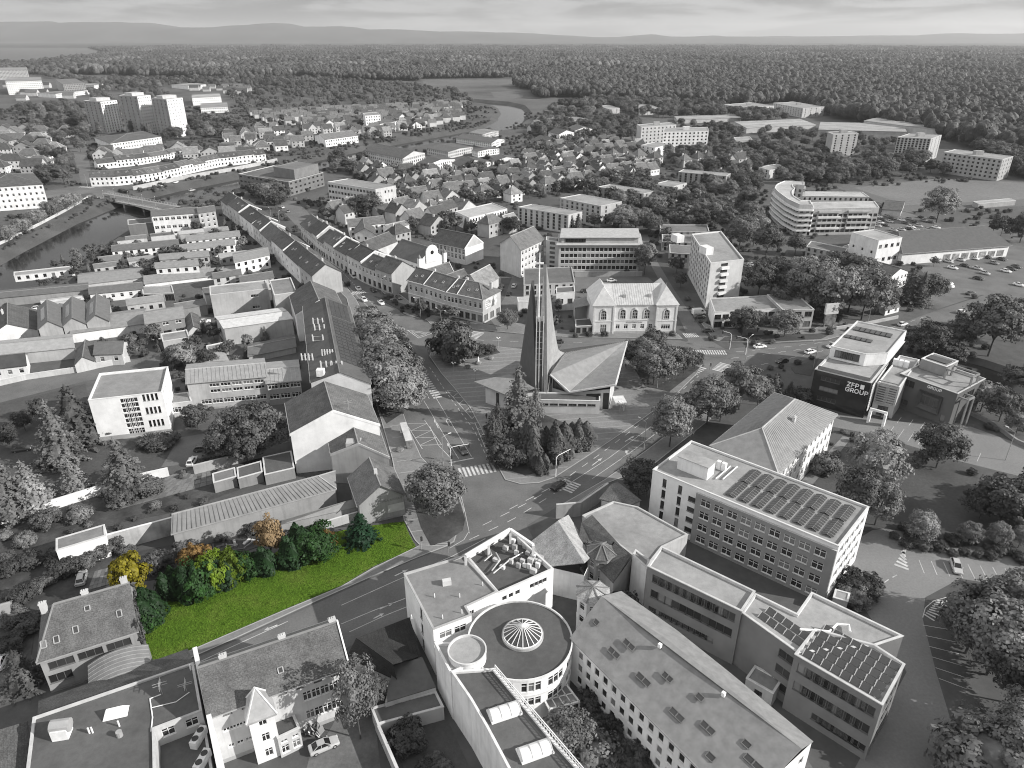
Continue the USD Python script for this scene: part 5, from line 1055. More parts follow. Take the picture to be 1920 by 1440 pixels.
t = poly('grey_wing', 'projecting grey-clad end wing with solar collectors, nearest the car park', [(1490, 1226), (1655, 1322), (1697, 1245), (1640, 1208), (1528, 1178)], h3, wall=GREY, roof=.36, par=.5, rim=.5, dirt=.15,
         win={0: [(8, 1, 2.1, 1.7, 'E', {'z': (h3 - 3.3, h3 - 1.0), 'm': (1.2, 1)}), (8, 1, 2.1, 1.7, 'E', {'z': (h3 - 7.0, h3 - 4.6), 'm': (1.2, 1)}), (8, 1, 2.1, 1.3, 'E', {'z': (h3 - 10.4, h3 - 8.6), 'm': (5, 1)})], 1: [(5, 3, 2.0, 1.6, 'E', {'z': (1.2, h3 - .8)})]})
def collectors(t, a, b, rows, d, z, per=9):
    """Tilted collector rows from pixel a to pixel b, rows going back by d metres."""
    A, B = P(a, z), P(b, z); L = np.linalg.norm(B - A); u = (B - A) / L; n = np.array([-u[1], u[0], 0])
    for r in range(rows):
        m = MB(); s = MB()
        for i in range(per):
            x0, x1 = L * i / per + .06, L * (i + .94) / per; o = A + n * (d * r)
            q = [o + u * x0, o + u * x1, o + u * x1 + n * .95 + (0, 0, .62), o + u * x0 + n * .95 + (0, 0, .62)]; q = [x + (0, 0, .1) for x in q]
            m.quad(*q); s.quad(q[3], q[2], q[2] - (0, 0, .65), q[3] - (0, 0, .65)); s.bar(q[0], q[3], .05); s.bar(q[3] - (0, 0, .6), q[0], .05)
        p = s.build('collector_frame', mat('paint', .6), t); m.build('collector', mat('glass', .07), p, o=t.o)
collectors(GW, (1420, 1157), (1500, 1213), 2, 1.9, h_ - .5, 5)
collectors(t, (1503, 1228), (1648, 1312), 5, 1.75, h3 - .5, 8)
m = MB(); m.tube([P(p, h_ + .2) for p in ((1500, 1180), (1555, 1184), (1570, 1170), (1592, 1172), (1594, 1185))], .2, 6); m.build('duct', WHITEP, GW)
flat('transformer_house', 'small pale transformer house with flat roof against the grey wing', (1399, 1271), (1450, 1300), (1466, 1275), 3.4, wall=.42, roof=.3, par=.2, win={0: (1, 1, 1.3, 1.0, 'D')})
poly('low_link', 'low pale link roof running from the villa to the grey wing', [(1092, 966), (1213, 1062), (1242, 1025), (1290, 1002), (1196, 950), (1150, 940)], 7.0, wall=.5, roof=.36, par=.3, rim=.45)
poly('link_wall', 'tall white wall piece beside the grey wing', [(1186, 1040), (1213, 1064), (1218, 1050), (1192, 1030)], 9.0, wall=.7, roof=.3, par=.2)
# solar office
h = hgt((1573, 1024), 1130)
RO = rect((1224, 880), (1573, 1024), (1630, 950), h)
A, u, n, L, D = RO; cs = corners4(*RO)
print('solar office h', h)
t = flat_c('solar_office', 'five-storey office with solar panel rows on its roof', cs, h, wall=.68, roof=.36, par=.4, rim=.6, dirt=.2,
           win={0: [(2, 4, .9, 2.0, 'D', {'z': (1.5, h - .8), 'm': (1.2, L - 8.5)}), (2, 4, 1.7, 1.2, 'D', {'z': (1.0, h - 2), 'm': (8.2, L - 13.5)})], 1: [(5, 4, 2.3, 1.7, 'A', {'z': (1.2, h - .6), 'm': (.8, 1.5)})]})
SO = t
k = L * .275
fc = [A + u * k - n * .5, A + u * (L - .02) - n * .5, A + u * (L - .02) - n * .04, A + u * k - n * .04]
faces(t, fc, 0, h - .9, {0: [(9, 4, 2.1, 1.7, 'A', {'z': (max(.2, h - 15.5), h - 1.1), 'm': (.8, 1.2)})]}, mat('plaster', .235, dirt=.15), name='cladding')
MB().flat(Polygon([tuple(x) for x in fc]), h - .9).build('cladding_cap', mat('paint', .5), t)
q = lambda a, d, z: np.array([*(A + u * a + n * d), z])
zr = h - .4
for r in range(2):
    for i in range(8):
        a0 = L * .40 + i * L * .071; d0 = D * (.12 + .40 * r); w_, l_ = L * .058, D * .36
        m = MB(); f = MB()
        for s in range(2):            # east-west tents
            for j in range(7):
                y0, y1 = d0 + l_ * j / 7 + .04, d0 + l_ * (j + 1) / 7 - .04; x0, x1 = (a0, a0 + w_ / 2) if s == 0 else (a0 + w_ / 2 + .05, a0 + w_)
                za, zb = (zr + .2, zr + .55) if s == 0 else (zr + .55, zr + .2)
                m.quad(q(x0, y0, za), q(x1, y0, zb), q(x1, y1, zb), q(x0, y1, za))
            f.quad(q(a0 + (s * w_ / 2), d0, zr + (.18 if s == 0 else .53)), q(a0 + w_ / 2 + s * w_ / 2, d0, zr + (.53 if s == 0 else .18)), q(a0 + w_ / 2 + s * w_ / 2, d0 + l_, zr + (.53 if s == 0 else .18)), q(a0 + s * w_ / 2, d0 + l_, zr + (.18 if s == 0 else .53)))
        p = f.build('panel_frame', mat('paint', .55), t); m.build('solar_panel', mat('glass', .045, lo=.7, hi=1.4), p, o=t.o)
m = MB(); ctr = q(L * .175, D * .36, 0); m.box(ctr, u, L * .09, D * .10, zr, zr + 3.0); m.build('lift_house', WALL(.7), t); MB().box(ctr, u, L * .09 + .15, D * .10 + .15, zr + 3.0, zr + 3.12).build('lift_house_roof', FELT(.4), t)
for f in (.26, .285): MB().box(q(L * f, D * .62, 0), u, .55, .4, zr, zr + 1.9).build('ventilator', WHITEP, t)
m = MB(); m.tube([q(L * .3, D * .35, zr + .3), q(L * .3, D * .75, zr + .3)], .15, 6); m.tube([q(L * .33, D * .4, zr + .3), q(L * .33, D * .8, zr + .3)], .15, 6); m.build('duct', WHITEP, t)
flat('entrance_canopy', 'little entrance canopy at the foot of the solar office', (1562, 1120), (1590, 1128), (1594, 1112), 3.2, wall=.4, roof=.35, par=.1, cat='canopy')
# hip-roofed office behind it
h = hgt((1565, 777), 848)
t = pitched('hip_roof_office', 'three-storey office with big pale hipped sheet roof behind the solar office', (1336, 834), (1458, 885), (1566, 776), h, rise=4.2, axis='n', hip=(1, 1), wall=.68, roof=.28, rmat=mat('metal', .27, rough=.55), cat='building', win={1: [(13, 3, 1.3, 1.9, 'A', {'z': (1.0, h - .3)})]}, ov=.5, chim=((.55, .3, 1.2),), base=(.8, .4))
seams(t, [(t.pt(-t.hl, -t.hd - .5, t.h), t.pt(t.hl, -t.hd - .5, t.h), t.pt(t.hl - t.hd, 0, t.h + 4.25), t.pt(-t.hl + t.hd, 0, t.h + 4.25)), (t.pt(-t.hl, t.hd + .5, t.h), t.pt(t.hl, t.hd + .5, t.h), t.pt(t.hl - t.hd, 0, t.h + 4.25), t.pt(-t.hl + t.hd, 0, t.h + 4.25))], 1.0, mat('metal', .24), r=.03)
# black glazed office with lettering
BLK = mat('glass', .012, lo=.7, hi=1.5)
p0, p1 = (1528, 692), (1634, 718); h = hgt(p0, 756); RC = rect(p0, p1, (1697, 640), h); A, u, n, L, D = RC; c = corners4(*RC); clear(c)
t = T('black_office', 'black glazed office with large lettering and roof terrace', 'building', (*(A + u * L / 2 + n * D / 2), 0)); BO = t
faces(t, c, 0, h, {0: [(1, 3, L * .34, 1.3, 'D', {'m': (L * .12, L * .5), 'z': (1.0, h - .6)})], 1: [(1, 8, D * .5, .5, 'p', {'m': (.3, .3), 'z': (1.4, h - .4), 'skip': ()})]}, BLK)
for i in range(14): z = 2.2 + i * (h - 2.8) / 14; MB().box(A + u * (L + .12) + n * D * .27, u, .1, D * .26, z, z + .32).build('louvre', mat('paint', .66), t)
flat_on(t, c, h, FELT(.4), .5, rim=mat('paint', .5), rimw=.5)
for tx, z, a0 in (('ZFP', h - 2.5, .60), ('GROUP', h - 4.1, .585)):
    s = meshkit.text_mesh(tx, 1.25, .06, bold=True); M4 = np.eye(4); M4[:3, 0] = [*u, 0]; M4[:3, 1] = (0, 0, 1); M4[:3, 2] = [*(-n), 0]; M4[:3, 3] = [*(A + u * L * a0 - n * .02), z]; MB().add(s, M4).build('lettering', WHITEP, t)
MB().box(A + u * L * .87 - n * .06, u, .5, .04, h - 2.5, h - 1.2).build('logo_mark', WHITEP, t)
for d_, (a0, a1, z) in (('glass_balustrade', (.05, .97, 1.1)),): MB().box(A + u * L * .5 + n * .5, u, L * .46, .04, h, h + z).build(d_, GLASS[3], t)
for f in (.2, .45, .6, .8): MB().box(A + u * L * f + n * 2.2, u, .7, .35, h - .5, h + .1).build('terrace_bench', mat('paint', .3), t)
c2 = [A + u * L * .02 + n * D * .30, A + u * L * .66 + n * D * .30, A + u * L * .98 + n * D * .42, A + u * L * .98 + n * D, A + u * L * .02 + n * D]
faces(t, c2, h - .4, h + 3.4, {0: [(6, 1, 2.0, 2.2, 'D')]}, WALL(.72), name='penthouse_wall'); flat_on(t, c2, h + 3.4, FELT(.36), .35, rim=mat('paint', .6), name='penthouse_roof')
for i in range(7): MB().box(A + u * L * (.15 + .1 * i) + n * D * .82, u, .85, 1.6, h + 3.1, h + 3.4).build('solar_panel', mat('glass', .05), t)
for i in range(5): MB().box(A + u * L * (.12 + .1 * i) + n * D * .6, u, .85, 1.2, h + 3.1, h + 3.35).build('solar_panel', mat('glass', .05), t)
c3 = [A + u * L * 1.06 + n * D * .1, A + u * L * 1.42 + n * D * .12, A + u * L * 1.42 + n * D * .75, A + u * L * 1.06 + n * D * .75]
h2 = h - 1.2; faces(t, c3, 0, h2, {0: [(2, 1, 1.8, 5.0, 'D', {'z': (4, h2 - .4)}), (1, 1, 2.6, 2.8, 'D', {'z': (0.2, 3.4)})]}, WALL(.5), name='stair_wall'); flat_on(t, c3, h2, FELT(.36), .3, name='stair_roof')
for i in range(10): MB().box(A + u * L * 1.24 + n * (D * .1 - .15), u, L * .17, .06, 4.2 + i * .7, 4.5 + i * .7).build('louvre', mat('paint', .3), t)
for i in range(3): MB().box(A + u * L * (1.1 + .09 * i) + n * D * .55, u, .75, .6, h2 - .3, h2 + 1.5).build('cooling_unit', WHITEP, t)
MB().box(A + u * L * 1.24 - n * 1.2, u, 2.2, .25, 3.6, 4.2).box(A + u * L * 1.24 - u * 1.9 - n * 1.2, u, .3, .9, 0, 3.6).box(A + u * L * 1.24 + u * 1.9 - n * 1.2, u, .3, .9, 0, 3.6).build('portal_frame', WHITEP, t)
p0, p1 = (1688, 700), (1796, 738); h4 = hgt(p1, 800); RC = rect(p0, p1, 16.0, h4); A, u, n, L, D = RC; c = corners4(*RC)
t = flat_c('grey_office', 'dark grey office block joined to the black glazed office, with recessed picture window', c, h4, wall=.12, roof=.36, par=.5, rim=.45, dirt=.1, win={0: [(1, 1, 3.0, 2.0, 'D', {'m': (1, L * .68), 'z': (h4 - 3.3, h4 - .8)}), (1, 1, 2.6, 1.6, 'D', {'m': (1, L * .72), 'z': (1, 3.4)}), (1, 1, L * .30, 2.4, 'D', {'m': (L * .42, L * .22), 'z': (3.2, 6.8)}), (1, 1, 1.2, 1.9, 'D', {'m': (L * .8, .8), 'z': (.6, 3)})], 1: [(1, 1, 5.0, 2.0, 'D', {'z': (h4 - 4, h4 - 1)})]})
m = MB(); x0, x1, z0, z1 = L * .40, L * .80, 2.4, 7.6; w = lambda a, z, d=-.55: np.array([*(A + u * a + n * d), z])
for a, b, c_, d in (((x0, z0), (x1, z0), (x1 - .8, z0 + .9), (x0 + .8, z0 + .9)), ((x0, z1), (x1, z1), (x1 - .8, z1 - .9), (x0 + .8, z1 - .9)), ((x0, z0), (x0, z1), (x0 + .8, z1 - .9), (x0 + .8, z0 + .9)), ((x1, z0), (x1, z1), (x1 - .8, z1 - .9), (x1 - .8, z0 + .9))): m.quad(w(*a), w(*b), w(*c_, -.04), w(*d, -.04)); m.quad(w(*a), w(*b), w(*b, -.01), w(*a, -.01))
m.build('window_surround', DARKM, t)
s = meshkit.text_mesh('GROUP', .8, .05, bold=True); M4 = np.eye(4); M4[:3, 0] = [*u, 0]; M4[:3, 1] = (0, 0, 1); M4[:3, 2] = [*(-n), 0]; M4[:3, 3] = [*(A + u * L * .5 - n * .02), h4 - 1.3]; MB().add(s, M4).build('lettering', WHITEP, t)
for a0, a1, d0, d1, hh in ((.55, .98, .45, .7, 2.6), (.8, 1.15, .1, .3, -1.5)):
    pts = [A + u * L * a + n * D * d for a, d in ((a0, d0), (a1, d0), (a1, d1), (a0, d1))]; m = MB()
    for i in range(4): m.bar((*pts[i], h4 + hh), (*pts[(i + 1) % 4], h4 + hh), .2); m.bar((*pts[i], h4 - .5 if hh > 0 else 0), (*pts[i], h4 + hh), .2)
    m.build('roof_frame', mat('paint', .22), t)
c5_ = [A + n * D * .55 + u * L * .05, A + n * D * .55 + u * L * .5, A + n * D * .98 + u * L * .5, A + n * D * .98 + u * L * .05]
faces(t, c5_, h4 - .4, h4 + 2.6, None, WALL(.3), name='upper_wall'); flat_on(t, c5_, h4 + 2.6, FELT(.4), .3, name='upper_roof')
for i in range(4): MB().box(A + u * L * (.12 + .09 * i) + n * D * .78, u, .7, 1.6, h4 + 2.3, h4 + 2.6).build('solar_panel', mat('glass', .05), t)
# library pavilion and apartment slab up the side street
h = hgt((1341, 585), 617)
flat('shop_pavilion', 'long low shop pavilion with glazed front and pale roof', (1340, 585), (1470, 578), (1455, 553), h, wall=.66, roof=.32, par=.3, rim=.5, win={0: [(9, 1, 2.4, 1.7, 'D', {'z': (h - 3.2, h - .8)}), (7, 1, 3.0, 2.2, 'D', {'z': (.3, 3.0)})]})
flat('shop_pavilion', 'taller pavilion end with overhanging flat roof beside the trees', (1468, 581), (1527, 580), (1494, 551), h + .8, wall=.5, roof=.3, par=.25, rim=.5, win={0: [(3, 2, 2.6, 2.0, 'D')], 1: [(5, 2, 2.2, 2.0, 'D')]})
h = hgt((1333, 493), 578); RC = rect((1333, 493), (1395, 486), (1352, 433), h)
A, u, n, L, D = RC
t = flat('apartment_slab', 'seven-storey pale apartment slab with balcony column beside the side street', (1333, 493), (1395, 486), (1352, 433), h, wall=.62, roof=.34, par=.5, rim=.6, win={3: [(11, 7, 1.7, 1.5, 'p', {'z': (1.4, h - .6)})], 0: []}, dirt=.3)
A, B = V2(t.c[0]), V2(t.c[1]); u = (B - A) / np.linalg.norm(B - A); n = np.array([-u[1], u[0]]); L = np.linalg.norm(B - A)
for i in range(6): z = 2.6 + i * (h - 3) / 6; MB().box(A + u * L * .42 - n * .6, u, 1.7, .6, z, z + 1.0).build('balcony', mat('plaster', .7), t); MB().box(A + u * L * .42 - n * .02, u, 1.5, .03, z + 1.0, z + 2.2).build('balcony_door', GLASS[1], t)
for f, d in ((.45, .3), (.4, .75)): MB().box(A + u * L * f + n * D * d, u, 1.7, 2.4, h - .5, h + 2.4).build('lift_house', WALL(.66), t)
wall_line('bridge_parapet', 'pale stone bridge parapet along the main road', [(1567, 618), (1620, 610), (1683, 597)], 1.1, thick=.4, g=.45)
wall_line('pond_wall', 'curving low stone wall beside the pond path', [(1812, 775), (1860, 797), (1905, 830), (1950, 850)], 1.0, thick=.5, g=.25)
# ------------------------------------------------------------------ left: yards, workshops, river front
def F(name, label, p0, p1, q, h, wall=.6, roof=.3, win=None, **k): return flat(name, label, p0, p1, q, h, wall=wall, roof=roof, win=win, par=k.pop('par', .3), **k)
def G(name, label, p0, p1, q, h, rise=3.0, wall=.6, roof=.15, win=None, **k): return pitched(name, label, p0, p1, q, h, rise=rise, wall=wall, roof=roof, win=win, gut=k.pop('gut', False), **k)
SH = mat('metal', .24, rough=.6); SHD = mat('metal', .13, rough=.6); SHL = mat('metal', .34, rough=.6)
F('white_shed', 'white flat shed alone near the river bank on the left', (26, 517), (138, 505), (136, 498), 529, .72, .34, 'p0')
G('workshop', 'long pale-roofed workshop in the yards left of the main street', (147, 534), (268, 520), (266, 500), 541, 1.5, .6, rmat=SH, cat='workshop')
G('workshop', 'long workshop with white front and pale sheet roof under the big aerial', (271, 532), (444, 512), (440, 498), 539, 1.6, .74, rmat=SH, cat='workshop')
G('workshop', 'two-storey white workshop with dark roof and small windows', (168, 551), (268, 541), (266, 530), 568, 1.4, .74, rmat=SHD, win='A0', cat='workshop')
F('garage_row', 'three-door garage with pale flat roof beside the white workshop', (268, 551), (326, 549), (322, 535), 567, .5, .3, {0: (3, 1, 3.6, 2.8, 'D', {'z': (.1, 3.2)})}, cat='garage')
G('lean_to_shed', 'long open lean-to with rusty roof at the left edge', (-30, 561), (165, 543), (164, 530), 3.6, .6, .35, rmat=SHD, cat='shed')
G('white_shed', 'little shed with white corrugated roof behind the sawtooth halls', (79, 571), (156, 561), (153, 553), 579, .5, .5, rmat=mat('metal', .5), cat='shed')
G('sawtooth_hall', 'leftmost big gabled hall at the left edge with brick chimney', (-30, 636), (70, 618), (66, 580), 650, 4.0, .7, .13, axis='n', cat='hall', chim=((.6, .6, 1.5),))
for i, (a, b, c, lb) in enumerate((((72, 617), (116, 612), (112, 572), 'first sawtooth hall bay from the left'), ((118, 611), (160, 606), (158, 566), 'middle sawtooth hall bay'), ((162, 605), (204, 601), (204, 562), 'third sawtooth hall bay from the left'))):
    G('sawtooth_hall', lb + ' with glazed roof strip', a, b, c, 6.0, 2.6, .5, .11, axis='n', cat='hall', skyb=((.5, .5, 14, 1.6),), rmat=SHD)
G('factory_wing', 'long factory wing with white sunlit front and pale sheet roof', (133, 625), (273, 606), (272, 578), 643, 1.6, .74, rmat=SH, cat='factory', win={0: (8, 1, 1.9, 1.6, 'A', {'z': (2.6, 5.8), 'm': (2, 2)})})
G('factory_wing', 'shaded right half of the factory wing with garage doors below', (273, 607), (345, 595), (341, 573), 640, 1.6, .3, rmat=SH, cat='factory', win={0: [(3, 1, 1.9, 1.4, 'A', {'z': (4.4, 6.8)}), (3, 1, 2.8, 2.6, 'B', {'z': (.1, 3.2)})]})  # shade on this half is painted in as a darker wall
G('long_shed', 'long corrugated shed with graffiti wall at the left edge', (-30, 668), (138, 651), (134, 626), 4.0, 1.2, .5, rmat=SHL, cat='shed')
G('bungalow', 'bungalow with dark solar roof in the yard gardens', (176, 664), (228, 662), (238, 640), 686, 2.0, .62, .10, 'A0', rmat=SHD, cat='house'); G('bungalow', 'low gabled bungalow with dark roof left of the solar bungalow', (140, 684), (176, 676), (180, 645), 2.9, 2.2, .6, .12, axis='n', cat='house')
G('house', 'house with solar panels at the left edge below the sheds', (-40, 694), (48, 684), (50, 664), 4.0, 2.2, .7, .12, 'A0', cat='house', rmat=mat('glass', .05))
wall_line('boundary_wall', 'pale boundary wall along the empty side street', [(-20, 728), (50, 712), (145, 698), (245, 678)], 1.8, thick=.25, g=.6)
F('storage_block', 'windowless pale storage block in the back yards', (394, 553), (503, 541), (498, 525), 596, .5, .36, {0: (3, 2, 1.0, 1.1, 'A', {'m': (14, 4)})})
F('storage_block', 'tall plain back wall block beside the white street gable', (514, 553), (556, 547), (545, 520), 604, .48, .26)
G('storage_block', 'white-roofed storage block with blank shaded wall', (420, 615), (548, 597), (528, 577), 648, .7, .5, rmat=mat('metal', .55), cat='building')
G('lean_to_shed', 'long dark-roofed lean-to behind the school wing', (466, 668), (554, 650), (552, 628), 680, 1.0, .42, rmat=SHD, cat='shed'); G('garage', 'small gabled garage in the back yard of the factory', (353, 622), (376, 616), (370, 590), 3.0, 1.6, .5, .13, axis='n', cat='garage')
F('low_block', 'low pale block with flat roof behind the factory wing', (305, 640), (355, 632), (350, 618), 4.0, .5, .3); F('low_block', 'low grey block in front of the rubble yard wall', (388, 655), (426, 647), (424, 640), 3.4, .4, .3)
for i, (a, b, c, h, lb) in enumerate((((292, 503), (372, 497), (370, 487), 6, 'long pale roof nearest behind the yard workshops'), ((300, 487), (392, 480), (389, 470), 6, 'second long pale roof behind the yard workshops'), ((210, 471), (335, 459), (333, 448), 5, 'long white-fronted shed with roof vents near the river wall'), ((338, 470), (440, 458), (437, 447), 5, 'long dark-windowed shed right of the vented white shed'), ((350, 452), (450, 442), (447, 432), 5, 'sunlit low shed behind the river factory'), ((440, 492), (505, 478), (500, 462), 6, 'pale yard roof close to the street houses'), ((452, 530), (513, 520), (508, 508), 5, 'low roof beside the aerial tower yard'), ((400, 522), (452, 514), (450, 505), 5, 'low grey roof in front of the yard tree'))):
    G('yard_building', lb, a, b, c, h, 1.2, R.choice((.55, .7, .74)), rmat=R.choice((SH, SHL, SHD, SH)), win='p0', cat='shed')
G('river_factory', 'three-storey white factory with dark roof beside the river', (284, 405), (372, 399), (370, 388), 444, 1.4, .72, rmat=SHD, win={0: [(8, 1, 2.0, 1.6, 'A', {'z': (-3.2, -.7)}), (8, 1, 2.0, 1.6, 'A', {'z': (3.5, 6.0)}), (8, 1, 1.6, 1.0, 'p', {'z': (.5, 2.6)})]}, cat='factory')
G('river_factory', 'shaded wing of the white river factory', (372, 400), (404, 395), (400, 385), 440, 1.4, .5, rmat=SHD, win='A0', cat='factory'); F('garage_row', 'dark garage block on the river side of the white factory', (240, 421), (286, 417), (284, 408), 446, .2, .15, cat='garage')  # the factory wing carries its shade in a greyer wall colour
# street rows
def row(name, line, n, depth, h0, h1, rise, lab, side=1, group=None, tones=(.5, .6, .7, .74), roofs=(.10, .12, .14, .17), win='p0', fire=True, chim=True, gap=0.0, cat='house'):
    """Houses standing wall to wall along the picture line (their street front at ground level)."""
    g = LineString([tuple(P(p)[:2]) for p in line]); Ls = g.length; at = 0.0; ws = [R.uniform(.75, 1.3) for _ in range(n)]; k = Ls / sum(ws); i = 0
    for w in ws:
        a = np.array(g.interpolate(at).coords[0]); at += w * k; b = np.array(g.interpolate(at - gap).coords[0]); L = np.linalg.norm(b - a); u = (b - a) / L; nn = np.array([-u[1], u[0]])
        if side < 0: a = a - nn * depth
        h = R.uniform(h0, h1); i += 1; dp = depth * R.uniform(.9, 1.1) if side > 0 else depth
        pitched_c(name, lab(i, n), (a, u, nn, L, dp), h, rise=rise * R.uniform(.85, 1.15), wall=R.choice(tones), roof=R.choice(roofs), win=win, cat=cat, group=group, fire=(0, 1) if fire and i < n else (0, 0), chim=((R.uniform(.2, .8), .55, 1.0),) if chim else (), sky=tuple((R.uniform(.15, .85), R.uniform(.3, .7), .8, 1.1) for _ in range(R.choice((0, 2, 3)))), ov=.3)
NTH = lambda i, n: {1: 'nearest', n: 'farthest'}.get(i, f'{["", "first", "second", "third", "fourth", "fifth", "sixth", "seventh", "eighth", "ninth", "tenth", "eleventh", "twelfth", "thirteenth", "fourteenth"][i]}')
def nth(what, frm): return lambda i, n: f'{["", "first", "second", "third", "fourth", "fifth", "sixth", "seventh", "eighth", "ninth", "tenth", "eleventh", "twelfth", "thirteenth", "fourteenth"][i]} {what} {frm}'
row('street_house', [(566, 446), (600, 479), (640, 506), (690, 535), (737, 553)], 9, 13, 7.5, 9.5, 4.0, nth('terraced house on the right of the main street', 'counted from its far end'), win={0: [(4, 1, 1.1, 1.7, 'A', {'z': (4.6, 7.2)}), (3, 1, 2.0, 2.3, 'E', {'z': (.2, 3.6)})]}, tones=(.42, .5, .55, .6))
row('street_house', [(418, 400), (470, 442), (520, 488), (560, 528), (590, 556)], 8, 12, 7, 9, 3.8, nth('terraced house on the left of the main street', 'counted from its far end'), win={0: (3, 2, 1.1, 1.5, 'p', {'z': (.8, 6.6)})}, tones=(.5, .6, .7))
for a, b, q, lb, w, nw in (((764, 525), (795, 533), 'r', 'two-storey corner house with plain stucco windows near the round conifer', .5, 3), ((795, 533), (838, 547), 'r', 'wide ornate house with dark tiled roof and window gables', .55, 5), ((838, 547), (858, 551), 'r', 'narrow house with balcony between two wider facades', .62, 3), ((858, 551), (905, 561), 'r', 'corner shop house with mural on its gable wall', .5, 5)):
    hh = 9.6; A, u, n, L, D = rect(a, b, 12.0, hh); tt = pitched_c('corner_house', lb, (A, u, n, L, D), hh, rise=3.6, wall=w, roof=.16, cat='house', fire=(0, 1 if nw != 5 or w == .55 else 0), hip=(0, .9 if w == .5 and nw == 5 else 0), rmat=TILE(.17 if nw == 5 else .12), win={0: [(nw, 1, 1.15, 2.0, 'A', {'z': (5.2, 8.4)}), (max(2, nw - 1), 1, 2.0, 2.4, 'E', {'z': (.2, 3.7)})], 1: [(3, 1, 2.6, 2.4, 'E', {'z': (.2, 3.7)})] if nw == 5 and w == .5 else []}, chim=((.9, .6, 1.2),), sky=((.3, .4, .8, 1.0), (.6, .5, .8, 1.0)))
    mb = MB(); mb.box(A + u * L / 2 - n * .08, u, L / 2 - .05, .09, 4.2, 4.5).box(A + u * L / 2 - n * .2, u, L / 2, .22, hh - .35, hh - .08); mb.build('cornice', TRIM, tt)
c = tt.c; A, B = V2(c[1]), V2(c[2]); u = (B - A) / np.linalg.norm(B - A); n = np.array([u[1], -u[0]]); p3 = lambda a, z, d=.06: np.array([*(A + u * a + n * d), z])
MB().quad(p3(1.5, 5.0), p3(9.5, 5.0), p3(9.5, 9.0), p3(1.5, 9.0)).build('mural', mat('paint', .5, lo=.35, hi=1.5), tt); MB().poly([p3(5.6, 5.1, .09), p3(7.4, 5.1, .09), p3(7.6, 6.6, .09), p3(6.8, 8.6, .09), p3(6.0, 7.2, .09)]).build('mural_figure', mat('paint', .12), tt)
for i in range(4): MB().quad(p3(2.0, 5.6 + i * .75, .09), p3(4.6 - i * .3, 5.6 + i * .75, .09), p3(4.6 - i * .3, 5.9 + i * .75, .09), p3(2.0, 5.9 + i * .75, .09)).build('mural_band', mat('paint', .25), tt)
# hall with round gable
hh = 8.5; RC = rect((730, 476), (784, 494), (834, 482), hh); A, u, n, L, D = RC
t = pitched_c('gabled_hall', 'hall with dark roof and white scrolled gable with round window', RC, hh, rise=5.4, wall=.72, roof=.12, cat='building', rmat=mat('metal', .12, rough=.6), win={0: [(7, 1, 1.0, 2.6, 'p', {'z': (3.5, 7.6)})], 1: [(3, 1, 1.3, 2.6, 'A', {'z': (.8, 4.6)})]}, dirt=.2, ov=.1)
B = A + u * (L + .12); w3 = lambda y, z, d=0.0: np.array([*(B + n * y + u * d), z]); m = MB(); k = 14
pts = [(D * .28, hh - .5), (D * .72, hh - .5), (D * .72, hh + 3.6)] + [(D / 2 + D * .22 * math.cos(a), hh + 3.6 + D * .22 * math.sin(a)) for a in np.linspace(0, math.pi, k)] + [(D * .28, hh + 3.6)]
m.poly([w3(*q) for q in pts]); m.poly([w3(*q, .5) for q in pts])
for i in range(len(pts)): a, b = pts[i], pts[(i + 1) % len(pts)]; m.quad(w3(*a), w3(*b), w3(*b, .5), w3(*a, .5))
m.build('round_gable', WALL(.76, dirt=.1), t)
MB().poly([w3(D / 2 + .9 * math.cos(a), hh + 3.6 + .9 * math.sin(a), .56) for a in np.linspace(0, 6.283, 14, endpoint=False)]).build('round_window', GLASS[0], t)
for y in (D * .03, D * .97): m = MB(); m.box(w3(y, 0, .3)[:2], u, .7, .7, hh - 2, hh + 2.2); m.build('corner_turret', WALL(.72), t); MB().tube([w3(y, hh + 2.2, .3), w3(y, hh + 3.0, .3), w3(y, hh + 3.9, .3)], [.8, .6, .05], 8).build('turret_cap', mat('metal', .2), t)
h = hgt((872, 466), 497)
t = pitched('town_house', 'tall town house with dark roof and blank white gable', (810, 453), (872, 466), ('r', (895, 442), .75), h, wall=.55, roof=.11, fire=(0, 1), firew=.78, win={0: [(9, 2, 1.3, 2.2, 'A', {'z': (2, h - .5)})]}, cat='house', dirt=.25); MB().quad(*[np.array([*t.c[1], 0]) + np.array([.1, -.05, 0]) + x for x in ((0, 0, 0), np.array([*(V2(t.c[2]) - V2(t.c[1])), 0]), np.array([*(V2(t.c[2]) - V2(t.c[1])), t.h]), (0, 0, t.h))]).build('gable_render', WALL(.78, dirt=.1), t)
t = G('town_house', 'white-gabled town house with small bay windows beside the square lane', (938, 455), (977, 469), (1020, 449), 506, 4.5, .62, .2, 'A1', axis='n', cat='house'); G('town_house', 'steep-roofed house with dormer in the lane behind the corner shop', (900, 540), (935, 520), (915, 500), 560, 4.0, .5, .3, 'A1', axis='u', cat='house')
G('court_house', 'yard house with patched roof behind the corner shops', (845, 535), (880, 522), (862, 508), 6.0, 2.6, .6, .15, cat='house'); G('court_house', 'low court building with white gable behind the ornate houses', (800, 524), (850, 508), (838, 497), 6.0, 2.6, .74, .15, cat='house', fire=(0, 1))
G('court_house', 'dark-roofed courtyard wing left of the scrolled gable', (700, 470), (745, 452), (715, 440), 7.0, 3.0, .6, .13, cat='house'); G('court_house', 'white courtyard block behind the terraced houses', (728, 430), (767, 421), (760, 412), 450, 1.0, .74, .3, cat='house')
